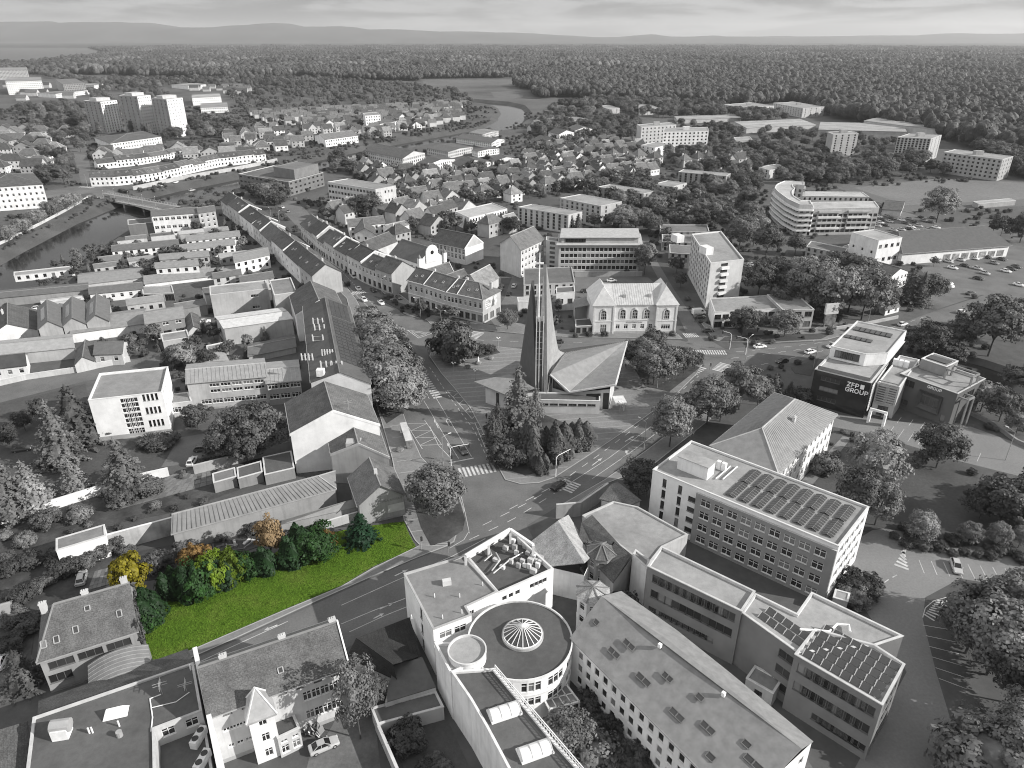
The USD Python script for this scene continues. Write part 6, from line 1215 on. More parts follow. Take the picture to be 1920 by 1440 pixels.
G('court_house', 'white-gabled courtyard house in the middle of the block', (665, 438), (705, 440), (700, 420), 455, 3.2, .7, .14, 'p0', axis='n', cat='house'); G('court_house', 'long low roof behind the white-gabled courtyard house', (655, 425), (722, 418), (715, 405), 6.0, 2.0, .7, .2, 'p0', cat='house')
# department store, long office
h = hgt((982, 534), 557)
F('department_store', 'flat department store with dark upper roof behind the church', (982, 534), (1078, 530), (1072, 500), h, .58, .17, 'D0', rim=.4); F('store_wing', 'white low front block of the department store', (1043, 549), (1078, 547), (1077, 536), 583, .66, .16, {0: (2, 1, 2.0, 1.8, 'D')}); F('store_canopy', 'flat white canopy on the lane side of the department store', (972, 567), (1003, 566), (1000, 556), 4.0, .7, .5, cat='canopy')
h = hgt((1048, 459), 510); RC = rect((1048, 459), (1201, 459), (1197, 440), h)
t = flat('long_office', 'long four-storey office with four rows of square windows', (1048, 459), (1201, 459), (1197, 441), h, wall=.6, roof=.3, par=.1, win={0: (18, 4, 1.75, 1.75, 'B', {'z': (.6, h - .8), 'm': (.8, .8)})}, dirt=.2)
A, u, n, L, D = RC; c = [A + u * 1 + n * 2.5, A + u * (L - 1) + n * 2.5, A + u * (L - 1) + n * D, A + u * 1 + n * D]; faces(t, c, h - .1, h + 2.6, {0: [(14, 1, 2.0, 1.6, 'D', {'m': (2, 24)})]}, WALL(.5), name='attic_wall'); MB().prism(Polygon([tuple(x) for x in c]).buffer(.8, join_style=2), h + 2.6, h + 2.85).build('attic_roof', mat('metal', .4), t); MB().prism(Polygon([tuple(x) for x in corners4(*RC)]).buffer(1.1, join_style=2), h + .05, h + .2).build('eaves_roof', mat('metal', .42), t)
F('office_stair', 'stair tower with dark slit windows left of the long office', (1024, 450), (1048, 453), (1047, 446), h + .5, .5, .3, {0: (1, 6, 2.6, 1.1, 'D')}); wall_line('panel_fence', 'fence of concrete panels along the car yard', [(1078, 519), (1204, 518)], 2.2, thick=.2, g=.4)
# flats and big blocks of the middle distance
h = hgt((704, 355), 404); F('slab_building', 'white four-storey slab with ribbon windows left of the tree-lined square', (614, 341), (704, 355), (742, 348), h, .62, .3, {0: [(15, 4, 1.9, 1.5, 'p', {'z': (1, h - .5)})], 1: [(3, 3, 1.0, 1.4, 'p', {'m': (6, 2)})]}, cat='building')
h = hgt((880, 408), 434); F('mansard_building', 'long white mansard-roofed building with a row of small windows', (853, 396), (880, 408), (951, 391), h, .7, .5, {1: [(14, 1, 1.1, 1.8, 'p', {'z': (-3.4, -.6)}), (12, 1, 1.2, 1.5, 'p', {'z': (3, 6)}), (12, 1, 1.2, 1.5, 'p', {'z': (.3, 2.8)})]})
for lb, p0, p1, q, yb, c, w in (('pale five-storey panel block behind the long office', (971, 388), (1066, 403), (1092, 397), 438, 9, .55), ('five-storey panel block with balconies beside the street trees', (1050, 371), (1127, 386), (1166, 378), 427, 8, .45), ('grey panel block farther up the side street', (1120, 350), (1207, 363), (1231, 358), 392, 8, .42), ('grey-brown slab of flats among trees right of the side street', (1272, 322), (1362, 330), (1370, 325), 357, 9, .36), ('narrow white flats at the crossing of the side street', (1225, 345), (1262, 350), (1288, 343), 380, 4, .55)):
    h = hgt(p1, yb); F('panel_block', lb, p0, p1, q, h, w, .36, {0: (c, 5, 1.5, 1.5, 'p', {'z': (1, h - .5)}), 1: (2, 5, 1.2, 1.4, 'p', {'z': (1, h - .5)})}, cat='flats')
h = hgt((755, 297), 326); G('school', 'long school with white end gable behind the big tree', (683, 282), (755, 297), (795, 286), h, 3.5, .62, .14, 'p01', cat='school')
for lb, p0, p1, q, yb, r in (('dark-roofed white factory office in the middle of town', (847, 305), (861, 312), (918, 302), 328, 3.0), ('long white hall with curved end behind the school', (800, 277), (840, 285), (886, 275), 298, 1.0), ('flat white factory hall right of the curved hall', (885, 281), (896, 284), (936, 278), 293, .8), ('white-gabled workshop right of the factory office', (915, 298), (925, 303), (975, 297), 316, 2.5), ('low factory wing in front of the factory office', (900, 318), (915, 323), (955, 317), 334, 1.2), ('white factory office with skylit roof left of the flat halls', (775, 303), (800, 310), (853, 298), 324, 2.2), ('brick block of flats with gable near the bend', (995, 262), (1018, 268), (1037, 258), 279, 3.0), ('three-storey gabled flats near the river bend', (1028, 247), (1048, 252), (1064, 245), 270, 3.0), ('right twin of the three-storey gabled flats', (1062, 240), (1078, 245), (1092, 236), 260, 2.6), ('flat white block beside the gabled flats', (1050, 222), (1072, 227), (1087, 220), 240, .5), ('white bakery hall by the river embankment', (880, 248), (905, 252), (927, 244), 258, 1.0), ('long dark factory hall with white scrolled gable', (855, 258), (922, 268), (938, 260), 276, 2.2)):
    h = max(5.0, hgt(p1, yb)); G('town_block', lb, p0, p1, q, h, r, R.choice((.6, .72, .74)), R.choice((.12, .16, .3)), 's01', cat='building')
for lb, p0, p1, q, yb, cols, rows, w in (('sunlit slab of flats with square windows right of centre', (1244, 247), (1329, 245), (1327, 238), 285, 11, 6, .66), ('long slab of flats behind the sunlit slab', (1203, 238), (1268, 234), (1266, 229), 268, 9, 5, .55), ('white point block beside the side street gardens', (1202, 272), (1228, 277), (1240, 268), 299, 3, 4, .7), ('left hospital-like block with many window bands at the forest', (1357, 196), (1398, 203), (1443, 197), 220, 10, 5, .5), ('right hospital-like block with many window bands at the forest', (1450, 193), (1506, 203), (1546, 200), 221, 12, 5, .5), ('shaded tower block with central balcony stripe', (1563, 252), (1610, 250), (1607, 245), 294, 4, 9, .42), ('tall tower block with white end wall on the right', (1683, 257), (1746, 260), (1766, 253), 304, 9, 10, .5), ('long low slab of flats at the far right', (1770, 285), (1880, 299), (1900, 293), 340, 12, 5, .42), ('small white flats among the right-hand trees', (1422, 313), (1443, 319), (1463, 309), 337, 2, 3, .62), ('windowless pale hall among trees behind the flats', (1380, 263), (1411, 262), (1409, 256), 286, 1, 1, .5), ('white block at the forest edge right of the river', (1185, 197), (1200, 204), (1227, 199), 216, 4, 3, .62), ('grey block of flats at the forest edge near the river', (1120, 198), (1140, 204), (1150, 199), 214, 3, 3, .5)):
    h = hgt(p1, yb); e1 = {0: (cols, rows, 1.6, 1.4, 's', {'z': (1, h - .4)}), 1: (max(2, cols // 3), rows, 1.3, 1.4, 's', {'z': (1, h - .4)})}; tw = F('tower_block' if rows > 8 else 'flats_block', lb, p0, p1, q, h, w, .36, e1 if rows > 1 else None, cat='flats')
    if rows > 4: cc = sum(V2(x) for x in tw.c) / 4; MB().box(cc, (1, 0), 3, 2, h - .3, h + 2.6).build('lift_house', WALL(w), tw)
for lb, p0, p1, q in (('left tower of the three tower blocks', (156, 188.5), (188, 191), (219, 187.5)), ('middle tower of the three tower blocks', (222, 178.5), (257, 181), (281, 178)), ('right tower of the three tower blocks', (283, 184), (312, 186.5), (342, 183))):
    h = hgt(p1, {156: 251, 222: 255, 283: 259}[p0[0]]); A, u, n, L, D = rect(p0, p1, q, h); tw = F('tower_block', lb + ' on the far left', p0, p1, q, h, .34, .3, {0: (4, 12, 1.8, 1.4, 'p', {'z': (1, h - .5)}), 1: (6, 12, 1.6, 1.4, 'p', {'z': (1, h - .5)})}, cat='flats', emat={1: WALL(.76, dirt=.15)})  # shade put into the dark wall tone, sunlight into the pale right wall
    cc = A + u * L / 2 + n * D / 2; MB().box(cc, u, L * .2, D * .3, h - .3, h + 2.8).build('lift_house', WALL(.6), tw)
for nm, lb, p0, p1, q, yb, rs, w, r, wn in (('hospital', 'large white building with two window rows at the upper left', (10, 153), (78, 151), (76, 144), 178, 1.0, .72, .3, 's0'), ('hospital', 'tall pale block behind the white building at the upper left', (-10, 132), (50, 131), (50, 126), 150, .3, .5, .3, 's0'), ('brick_block', 'grey-brown block with chimney right of the white building', (104, 149), (118, 158), (151, 152), 168, .4, .3, .2, 's1'), ('white_hall', 'low white hall in front of the grey-brown block', (104, 176), (166, 169), (165, 164), 184, .8, .74, .2, 's0'), ('white_hall', 'small white tower house with flat roof', (176, 160), (193, 157), (191, 152), 171, .3, .74, .3, 's0'), ('white_hall', 'white hall with curved roof far behind the towers', (353, 161), (388, 158), (387, 153), 168, .8, .74, .3, 's0'), ('flats_block', 'white stepped flats right of the three towers', (360, 184), (414, 181), (411, 175), 198, .3, .74, .4, 's0'), ('flats_block', 'white two-storey block below the stepped flats', (376, 202), (427, 200), (425, 192), 213, .8, .72, .3, 's0'), ('school', 'long three-storey white school below the three towers', (207, 269), (302, 256), (299, 242), 284, 3.0, .72, .15, 'p0'), ('school', 'big white hip-roofed school at the left edge by the river willows', (-30, 352), (80, 345), (62, 325), 397, 4.0, .76, .13, 'A0'), ('church_house', 'court building with pale square tower', (713, 232), (744, 227), (738, 217), 247, 3.0, .72, .15, 's0'), ('theatre', 'white long building with arched roof by the embankment', (610, 262), (671, 254), (668, 244), 276, 3.0, .76, .25, 'p0'), ('warehouse', 'long white warehouse roof at the forest edge', (1400, 240), (1530, 234), (1522, 222), 250, .3, .5, .42, None), ('warehouse', 'wide pale factory roof right of the warehouse', (1535, 243), (1700, 247), (1690, 232), 255, .3, .5, .4, None), ('warehouse', 'stepped pale factory roof nearest the forest on the right', (1620, 226), (1765, 244), (1740, 230), 9, .3, .5, .36, None), ('warehouse', 'long low pale hall left of the factory roofs', (1270, 225), (1390, 221), (1385, 214), 232, .3, .5, .36, None)):
    h = hgt(p0, yb) if yb > 60 else yb; pitched(nm, lb, p0, p1, q, h, rise=rs, wall=w, roof=r, hip=(1, 1) if rs >= 3 and nm != 'theatre' else (0, 0), win=wn, cat='building', rmat=None if rs >= 2 else FELT(r), gut=False, dirt=.25)
F('court_tower', 'pale square tower of the court building', (685, 217), (713, 215), (710, 210), 246, .72, .3, 's0', cat='tower')
# hotel by the river
h = hgt((541, 341), 368); t = F('hotel', 'dark cubic hotel by the river with striped front', (447, 326), (541, 341), (606, 323), h, .2, .16, {0: (12, 3, 2.6, 1.2, 'p'), 1: (8, 3, 2.2, 1.2, 'p')}); c = t.c
A = V2(c[1]); u = V2(c[0]) - A; v = V2(c[2]) - A; q = [A + u * .05 + v * .25, A + u * .05 + v * .95, A + u * .45 + v * .95, A + u * .45 + v * .25]; q = q[::-1]; q = q if Polygon([tuple(x) for x in q]).exterior.is_ccw else q[::-1]; faces(t, q, h - .3, h + 6, None, WALL(.22), name='roof_box_wall'); flat_on(t, q, h + 6, FELT(.2), .3, rim=mat('paint', .2), name='roof_box')
# round apartment complex
h = hgt((1522, 384), 444); t = F('apartment_wing', 'front wing of the curved apartment complex with long balconies', (1526, 391), (1649, 389), (1640, 377), 441, .5, .5, {0: (13, 4, 2.0, 1.6, 'p', {'z': (.8, hgt((1526, 391), 441) - 2.6)}), 1: (3, 4, 1.4, 1.5, 'p')})
A, B = V2(t.c[0]), V2(t.c[1]); u = (B - A) / np.linalg.norm(B - A); n = np.array([-u[1], u[0]]); L = np.linalg.norm(B - A)
for r in range(4):
    for f in (.25, .7): z = 3.2 + r * 2.9; MB().box(A + u * L * f - n * .6, u, L * .17, .6, z, z + 1.0).build('balcony', mat('plaster', .4 if r % 2 else .62), t)
F('apartment_wing', 'rear wing of the curved apartment complex', (1505, 367), (1630, 369), (1617, 360), 398, .45, .5, 'p0')
pxs = [(1523, 383), (1500, 383), (1478, 373), (1459, 359), (1452, 351), (1458, 344), (1474, 338), (1508, 341)]; outer = LineString([tuple(P(p, h)[:2]) for p in pxs]); ss = [np.array(outer.interpolate(f, normalized=True).coords[0]) for f in np.linspace(0, 1, 15)]
off = Polygon([tuple(x) for x in ss]).centroid; ctr = np.array([off.x + 8, off.y + 6]); inn = [x + (ctr - x) / np.linalg.norm(ctr - x) * min(11, np.linalg.norm(ctr - x) * .8) for x in ss]
c = ss + inn[::-1]; pg = Polygon([tuple(x) for x in c]); c = c if pg.exterior.is_ccw else c[::-1]
t = T('curved_apartments', 'curved apartment block with stacked white balconies', 'flats', (*ctr, 0)); FOOT.append(pg.buffer(1)); w_ = {}
for i in range(len(c)):
    L = np.linalg.norm(V2(c[(i + 1) % len(c)]) - V2(c[i]))
    if L < 9: w_[i] = (max(1, int(L / 2.6)), 5, 1.6, 1.7, 'p', {'z': (.8, h - 2.2)})
faces(t, c, 0, h, w_, WALL(.5)); flat_on(t, c, h, FELT(.5), .4, rim=mat('paint', .66))
bo = pg.buffer(1.3).difference(pg.buffer(.05)).intersection(unary_union([Point(*x).buffer(6) for x in ss]))
for r in range(5):
    z = 2.8 + r * (h - 3.5) / 5; MB().flat(bo, z).ring(bo, z, z + .95).build('balcony', mat('plaster', .7), t)
# supermarket and its neighbours
h = hgt((1893, 459), 481); t = pitched('supermarket', 'supermarket with big dark roof and posters along its white front', (1693, 474), (1893, 459), ('r', (1735, 431), .32), h, wall=.74, roof=.1, rmat=mat('metal', .10, rough=.6), cat='supermarket', hip=(.6, 0), ov=.8, dirt=.2)
A, B = V2(t.c[0]), V2(t.c[1]); L = np.linalg.norm(B - A); u = (B - A) / L; n = np.array([-u[1], u[0]])
for i in range(7): MB().box(A + u * L * (.42 + .085 * i) - n * .05, u, L * .032, .05, .6, 3.4).build('poster', mat('paint', (.2, .3, .25)[i % 3], lo=.3, hi=1.6), t)
F('market_office', 'white two-storey office with flat roof beside the supermarket', (1597, 435), (1648, 451), (1692, 445), 483, .68, .42, {1: (4, 2, 1.8, 1.6, 'D'), 0: (3, 1, 1.2, 1.2, 'p')}); F('market_annex', 'low pale annex in front of the white market office', (1580, 462), (1645, 486), (1655, 470), 4.0, .6, .36)
F('flat_annex', 'low dark flat block left of the market office', (1512, 462), (1583, 476), (1590, 465), 482, .4, .2, 'p0'); G('tree_house', 'white house with dark roof among the trees by the roundabout', (1616, 505), (1668, 520), (1703, 508), 534, 2.6, .74, .14, 'A1', cat='house'); G('pump_hut', 'tiny white hut on the grass by the main road', (1661, 581), (1687, 574), (1683, 566), 592, 1.0, .74, .2, 'p0', cat='hut'); G('clubhouse', 'clubhouse with hipped roof beside the sports ground', (1655, 392), (1690, 395), (1697, 378), 403, 2.6, .6, .14, cat='house')
for i, (a, b, c) in enumerate((((1238, 434), (1330, 434), (1326, 421)), ((1242, 453), (1330, 455), (1326, 441)), ((1256, 474), (1330, 478), (1326, 462)))): F('garage_row', ('farthest', 'middle', 'nearest')[i] + ' of three garage rows beside the side street', a, b, c, 5.0, .36, .2, 'D0', cat='garage')
flat('kiosk', 'small covered stand at the edge of the sports ground', (1835, 382), (1905, 376), (1903, 371), 3.0, wall=.4, roof=.4, par=.1, cat='stand')
# river bridge and walls
br = T('river_bridge', 'road bridge with railings and lamp posts over the river', 'bridge', P((235, 380))); a, b = P((172, 368))[:2], P((300, 392))[:2]; u = (b - a) / np.linalg.norm(b - a); n = np.array([-u[1], u[0]]); L = np.linalg.norm(b - a); mid = (a + b) / 2 + n * 5
MB().box(mid, u, L / 2 + 4, 6.5, -.9, .1).build('deck', mat('plain', .3), br); MB().box(mid, u, L / 2 + 4, 4.2, .1, .16).build('carriageway', ASPH, br)
for s in (-1, 1):
    m = MB()
    for i in range(26): q = mid - u * L / 2 + u * L * i / 25 + n * s * 6.3; m.box(q, u, .07, .07, .1, 1.2)
    m.box(mid + n * s * 6.3, u, L / 2, .08, 1.15, 1.3).box(mid + n * s * 6.3, u, L / 2, .06, .6, .7); m.build('railing', mat('paint', .4), br)
for f in (-.28, .0, .28): MB().box(mid + u * L * f, u, .9, 6.0, -4.5, -.9).build('pier', mat('plain', .26), br)
wall_line('embankment_wall', 'long pale flood wall on the far river bank', [(250, 357), (340, 337), (445, 319), (520, 303)], 2.6, thick=.6, g=.5); wall_line('embankment_wall', 'low white flood wall below the willows', [(-20, 468), (40, 440), (120, 398), (165, 372)], 1.2, thick=.6, g=.62)
row('embankment_house', [(172, 350), (236, 348), (320, 334), (410, 313), (500, 303)], 11, 10, 5.5, 7.5, 3.2, nth('white terraced house on the far river embankment', 'counted from the bridge'), win='p0', tones=(.72, .76), fire=False, chim=False)
row('town_house', [(185, 318), (260, 310), (345, 295)], 5, 9, 4.5, 6, 2.6, nth('white house in the second row behind the embankment', 'counted from the avenue'), win='s0', tones=(.7, .76), fire=False, chim=False)
# ------------------------------------------------------------------ houses of the town quarters
LAND = [((250, 215), 'the three towers'), ((40, 165), 'the hospital'), ((390, 190), 'the stepped flats'), ((640, 262), 'the theatre'), ((715, 230), 'the court tower'), ((950, 215), 'the river bend'), ((740, 300), 'the gabled school'), ((860, 285), 'the factory halls'), ((1030, 255), 'the gabled flats'),
        ((1285, 260), 'the sunlit slab'), ((1165, 375), 'the balcony panel block'), ((1030, 405), 'the five-storey block'), ((905, 410), 'the mansard building'), ((680, 370), 'the white slab'), ((535, 345), 'the dark hotel'), ((340, 320), 'the embankment terrace'), ((30, 370), 'the riverside school'), ((1400, 205), 'the forest-edge blocks'), ((1585, 270), 'the striped tower'), ((1720, 280), 'the white-ended tower'), ((1545, 390), 'the curved apartments'), ((1820, 310), 'the long low slab'), ((760, 185), 'the far meadow strip'), ((560, 190), 'the old town gardens')]
def relation(px, py):
    """Nearest landmark and where the thing lies from it in the picture."""
    d, (lx, ly), nm = min(((math.hypot(px - a[0], (py - a[1]) * 2.2), a, n) for a, n in LAND), key=lambda q: q[0])
    dx, dy = px - lx, (py - ly) * 2.2
    if abs(dx) > abs(dy): return ('left of ' if dx < 0 else 'right of ') + nm
    return ('beyond ' if dy < 0 else 'in front of ') + nm
ORD = ['leftmost'] + [f'{w} from the left' for w in 'second third fourth fifth sixth seventh eighth ninth tenth eleventh twelfth thirteenth fourteenth fifteenth sixteenth seventeenth eighteenth nineteenth twentieth'.split()] + [f'{i}th from the left' for i in range(21, 99)]
def ranked(items):
    """items: (px, py, description); labels that count along the picture among alike ones."""
    groups = {}
    for i, (px, py, ds) in enumerate(items): groups.setdefault((ds, relation(px, py)), []).append((px, i))
    out = [None] * len(items)
    for (ds, rel), v in groups.items():
        v.sort()
        for k, (_, i) in enumerate(v): out[i] = f'{ds} {rel}' if len(v) == 1 else f'{ds} {rel}, {ORD[k] if k < len(v) - 1 or len(v) < 2 else "rightmost"}'
    return out
RF = np.random.default_rng(21)
HOUSES = []
def quarter(px, step, ang, size=(9.5, 9.0), keep=.8, hr=(4.2, 6.2), cap=999, tones=(.42, .5, .6, .7), row_=False):
    z = pg_px(px); x0, y0, x1, y1 = z.bounds; pr = prep(z); c, s = math.cos(ang), math.sin(ang); ctr = np.array([(x0 + x1) / 2, (y0 + y1) / 2]); rad = math.hypot(x1 - x0, y1 - y0) / 2; n = 0
    blocked = prep(unary_union(FOOT + [hard, river_top.buffer(4)]))
    for v in np.arange(-rad, rad, step[1]):
        for u in np.arange(-rad, rad, step[0]):
            uu, vv = u + RF.uniform(-.12, .12) * step[0], v + RF.uniform(-.12, .12) * step[1]
            p = ctr + np.array([uu * c - vv * s, uu * s + vv * c])
            if not pr.contains(Point(*p)) or RF.uniform() > keep or n >= cap: continue
            L, D = size[0] * RF.uniform(.85, 1.3), size[1] * RF.uniform(.85, 1.15); a = ang + RF.normal(0, .03)
            ux = np.array([math.cos(a), math.sin(a)]); nn = np.array([-ux[1], ux[0]]); A = p - ux * L / 2 - nn * D / 2
            g = Polygon([tuple(A), tuple(A + ux * L), tuple(A + ux * L + nn * D), tuple(A + nn * D)])
            if blocked.intersects(g): continue
            n += 1; h = RF.uniform(*hr); kind = RF.choice(['gabled', 'hipped', 'end-gabled'], p=[.45, .3, .25]); tone = RF.choice(['dark-roofed', 'grey-roofed', 'pale-roofed'], p=[.45, .4, .15])
            HOUSES.append((A, ux, nn, L, D, h, kind, tone, float(RF.choice(tones)), proj((*p, 3))))
            FOOT.append(g.buffer(1))
quarter([(440, 178), (500, 152), (640, 160), (850, 175), (880, 192), (868, 225), (700, 262), (560, 252), (470, 215)], (16, 20), .5, keep=.85, cap=175)
quarter([(660, 318), (745, 322), (800, 330), (860, 335), (905, 330), (970, 320), (1000, 282), (1055, 262), (1100, 232), (1150, 235), (1195, 262), (1200, 300), (1240, 312), (1205, 340), (1100, 345), (1045, 362), (965, 380), (850, 388), (745, 385)], (13, 18), .62, keep=.9, cap=125)
quarter([(-20, 196), (120, 190), (150, 205), (158, 250), (100, 330), (-20, 338)], (24, 26), .12, size=(16, 11), keep=.7, cap=22, hr=(5, 7))
quarter([(180, 285), (330, 265), (440, 262), (500, 285), (490, 296), (350, 300), (240, 312), (180, 318)], (15, 14), .3, size=(13, 10), keep=.75, cap=20)
quarter([(300, 150), (420, 150), (480, 175), (420, 178), (345, 170)], (26, 30), .2, size=(15, 10), keep=.7, cap=18)
quarter([(350, 225), (470, 222), (560, 255), (600, 275), (520, 290), (400, 262)], (18, 20), .45, keep=.75, cap=26)
quarter([(1260, 300), (1420, 290), (1440, 310), (1380, 330), (1290, 320)], (15, 20), .5, keep=.7, cap=10); quarter([(1560, 318), (1640, 305), (1650, 340), (1570, 350)], (20, 24), -.2, keep=.6, cap=5); quarter([(1000, 225), (1040, 225), (1030, 252), (995, 250)], (18, 20), .6, keep=.8, cap=6)
quarter([(0, 150), (95, 160), (160, 185), (20, 190)], (30, 34), .1, size=(18, 11), keep=.6, cap=8)
quarter([(600, 395), (700, 400), (960, 400), (960, 450), (860, 440), (760, 470), (690, 440)], (13, 14), .9, size=(10, 9), keep=.9, cap=26, hr=(5, 8))
quarter([(1080, 470), (1200, 440), (1230, 480), (1215, 520), (1085, 515)], (14, 14), 0, keep=.5, cap=3); quarter([(1640, 470), (1700, 490), (1720, 530), (1650, 540)], (16, 16), .3, keep=.7, cap=4)
SHED0 = len(HOUSES); YA = math.atan2(*(P((345, 592)) - P((133, 625)))[[1, 0]])
quarter([(-20, 480), (420, 420), (540, 520), (560, 600), (550, 690), (300, 690), (-20, 740)], (13, 11), YA, size=(10.5, 7), keep=.85, hr=(2.6, 4.6), cap=75)
quarter([(-20, 1080), (70, 1040), (230, 1000), (240, 1040), (60, 1160), (-20, 1190)], (12, 10), YA, size=(4.5, 3.5), keep=.35, hr=(2.0, 2.6), cap=6)
SHED1 = len(HOUSES)
for i, q in enumerate(HOUSES): HOUSES[i] = q + (SHED0 <= i < SHED1,)
HOUSES.sort(key=lambda q: -(q[3] * q[5]) / (q[0][0] ** 2 + q[0][1] ** 2)); _n = 0; KEEP, SMALL = [], []
for q in HOUSES:
    _n += not q[10]; (KEEP if q[10] or _n <= 245 else SMALL).append(q)
HOUSES = KEEP
labs = ranked([(q[9][0], q[9][1], f'{q[7]} {"small" if q[3] < 11 else "long"} {q[6]} {"shed" if q[10] else "house"}') for i, q in enumerate(HOUSES)])
for i, ((A, ux, nn, L, D, h, kind, tone, wl, _, shed), lb) in enumerate(zip(HOUSES, labs)):
    if shed:
        pitched_c('yard_shed', lb, (A, ux, nn, L, D), h, rise=R.uniform(.5, 1.6), wall=R.choice((.3, .42, .5, .6, .7)), roof=.2, win='p0' if i % 3 == 0 else None, rmat=mat('metal', R.choice((.1, .16, .24, .3, .4)), rough=.6), group='sheds in the yards', cat='shed', ov=.2, axis='n' if kind == 'end-gabled' else 'u')
        continue
    rf = {'dark-roofed': .11, 'grey-roofed': .19, 'pale-roofed': .32}[tone]; far = A[1] > 620
    pitched_c('house', lb, (A, ux, nn, L, D), h, rise=D * .5 * .9, axis='n' if kind == 'end-gabled' else 'u', hip=(.9, .9) if kind == 'hipped' else (0, 0), wall=wl, roof=rf, win=None if A[1] > 900 else {0: (max(2, int(L / 3)), 2 if h > 5 else 1, 1.2, 1.3, 's', {'z': (.6, h - .2)}), 1: (2, 2 if h > 5 else 1, 1.1, 1.3, 's', {'z': (.6, h - .2)})}, group='houses of the town quarters', chim=() if far else ((.3, .58, .9),), ov=.3)

fh = T('far_houses', 'smallest far houses of the town quarters', 'houses', (0, 0, 0), kind='stuff'); fw = MB(); fr = {.08: MB(), .14: MB()}
for i, (A, u, n, L, D, h, *_r) in enumerate(SMALL):
    c = corners4(A, u, n, L, D); q = [np.array([*x, 0.0]) for x in c]; up = np.array([0, 0, h]); rz = np.array([0, 0, h + D * .45]); m0, m1 = (q[0] + q[3]) / 2, (q[1] + q[2]) / 2
    for k in range(4): fw.quad(q[k], q[(k + 1) % 4], q[(k + 1) % 4] + up, q[k] + up)
    fw.poly([q[0] + up, q[3] + up, m0 + rz]).poly([q[1] + up, q[2] + up, m1 + rz]); e = np.array([*(n * .4), -.35]); s_ = np.array([*(u * .3), 0]); m = fr[.08 if i % 2 else .14]
    m.quad(q[0] + up - e * (1, 1, -1) - s_, q[1] + up - e * (1, 1, -1) + s_, m1 + rz + s_, m0 + rz - s_).quad(q[2] + up + e + s_, q[3] + up + e - s_, m0 + rz - s_, m1 + rz + s_)
fw.build('wall', WALL(.6), fh)
for k, m in fr.items(): m.build('roof', TILE(k / .72), fh)
# ------------------------------------------------------------------ trees placed one by one: foot x, foot y, top y
def TP(xb, yb, yt, key, w=1.0, label=None, cat='tree', group=None):
    g = P((xb, yb)); h = max(1.2, hgt((xb, yt), yb) if yt < yb - 2 else 2.0); plant_at(g[:2], key, h, w, label, cat, group)
NUM = 'first second third fourth fifth sixth seventh eighth ninth tenth eleventh twelfth thirteenth fourteenth fifteenth sixteenth seventeenth eighteenth nineteenth twentieth'.split()
def many(lst, lab, group=None, cat='tree'):
    for i, q in enumerate(lst): TP(*q[:5] if len(q) > 4 else (*q[:4], 1.0), label=lab(i, len(lst)) if callable(lab) else lab, group=group, cat=cat)
many([(692, 622, 575, 'maple', 1.2), (698, 648, 582, 'plane', 1.3), (712, 659, 590, 'plane_loose', 1.3), (705, 680, 602, 'plane', 1.3), (727, 694, 612, 'plane', 1.3), (716, 710, 630, 'plane_loose', 1.3), (740, 726, 642, 'plane', 1.3), (726, 742, 652, 'plane', 1.3), (752, 752, 668, 'plane_loose', 1.3), (738, 769, 680, 'plane', 1.3), (757, 776, 694, 'plane', 1.3)], lambda i, n: f'plane tree in the street row left of the junction, {NUM[i]} from the far end', 'plane trees along the main street')
TP(850, 674, 598, 'dark_shrub', .92, 'big round dark conifer on the traffic island by the crossing')
many([(972, 795, 676, 'silver_spruce', 1.25), (1005, 780, 722, 'silver_spruce', 1.15), (933, 808, 752, 'pine', 1.3), (925, 825, 775, 'pine', 1.2)], lambda i, n: ('tall pale spruce towering in front of the church', 'shorter pale spruce right of the tall one at the church', 'dark conifer left of the tall church spruce', 'lowest dark conifer at the left end of the church bed')[i])
many([(962, 852, 808, 'thuja', 1.1), (1003, 862, 790, 'thuja', .95), (1040, 862, 790, 'thuja', .95), (1083, 840, 787, 'thuja', 1.15), (972, 868, 832, 'shrub', .9), (1012, 888, 850, 'thuja', 1.0), (945, 868, 822, 'dark_shrub', 1.0), (1062, 850, 800, 'thuja', 1.1), (985, 845, 795, 'thuja', 1.0)], lambda i, n: f'{"dark yew clump" if i not in (4, 6) else "low rounded shrub"} in the planted bed before the church, {NUM[i]} of the bed', cat='shrub')
TP(820, 968, 880, 'linden', 1.15, 'broad street tree on the mulched island at the depot house')
many([(1225, 722, 645, 'linden', 1.2), (1190, 690, 640, 'maple', 1.1), (1258, 705, 650, 'maple', 1.1), (1222, 668, 618, 'maple', 1.1), (1282, 700, 652, 'oak', 1.0), (1302, 692, 660, 'maple', 1.1), (1205, 680, 632, 'oak', 1.0)], lambda i, n: ('pale broad tree right of the church roof', 'dark tree touching the church roof tip', 'dark tree right of the pale broad tree', 'tallest dark tree behind the pale broad tree', 'thin tree at the right side of the church grove', 'dark round tree at the far right corner of the church square', 'shaded tree between the church tip and the pale broad tree')[i])
many([(790, 590, 561, 'small_dark', 1.3), (843, 602, 573, 'small_dark', 1.4), (826, 600, 576, 'small_dark', 1.1), (952, 618, 580, 'linden', 1.1), (1040, 618, 590, 'small_tree', 1.1), (1047, 585, 560, 'poplar', 1.6)], lambda i, n: ('round clipped tree before the stucco corner house', 'right one of two dark round trees before the corner shop', 'left one of two dark round trees before the corner shop', 'round street tree at the mouth of the lane', 'pale little tree behind the church tower', 'slim young tree at the department store wing')[i])
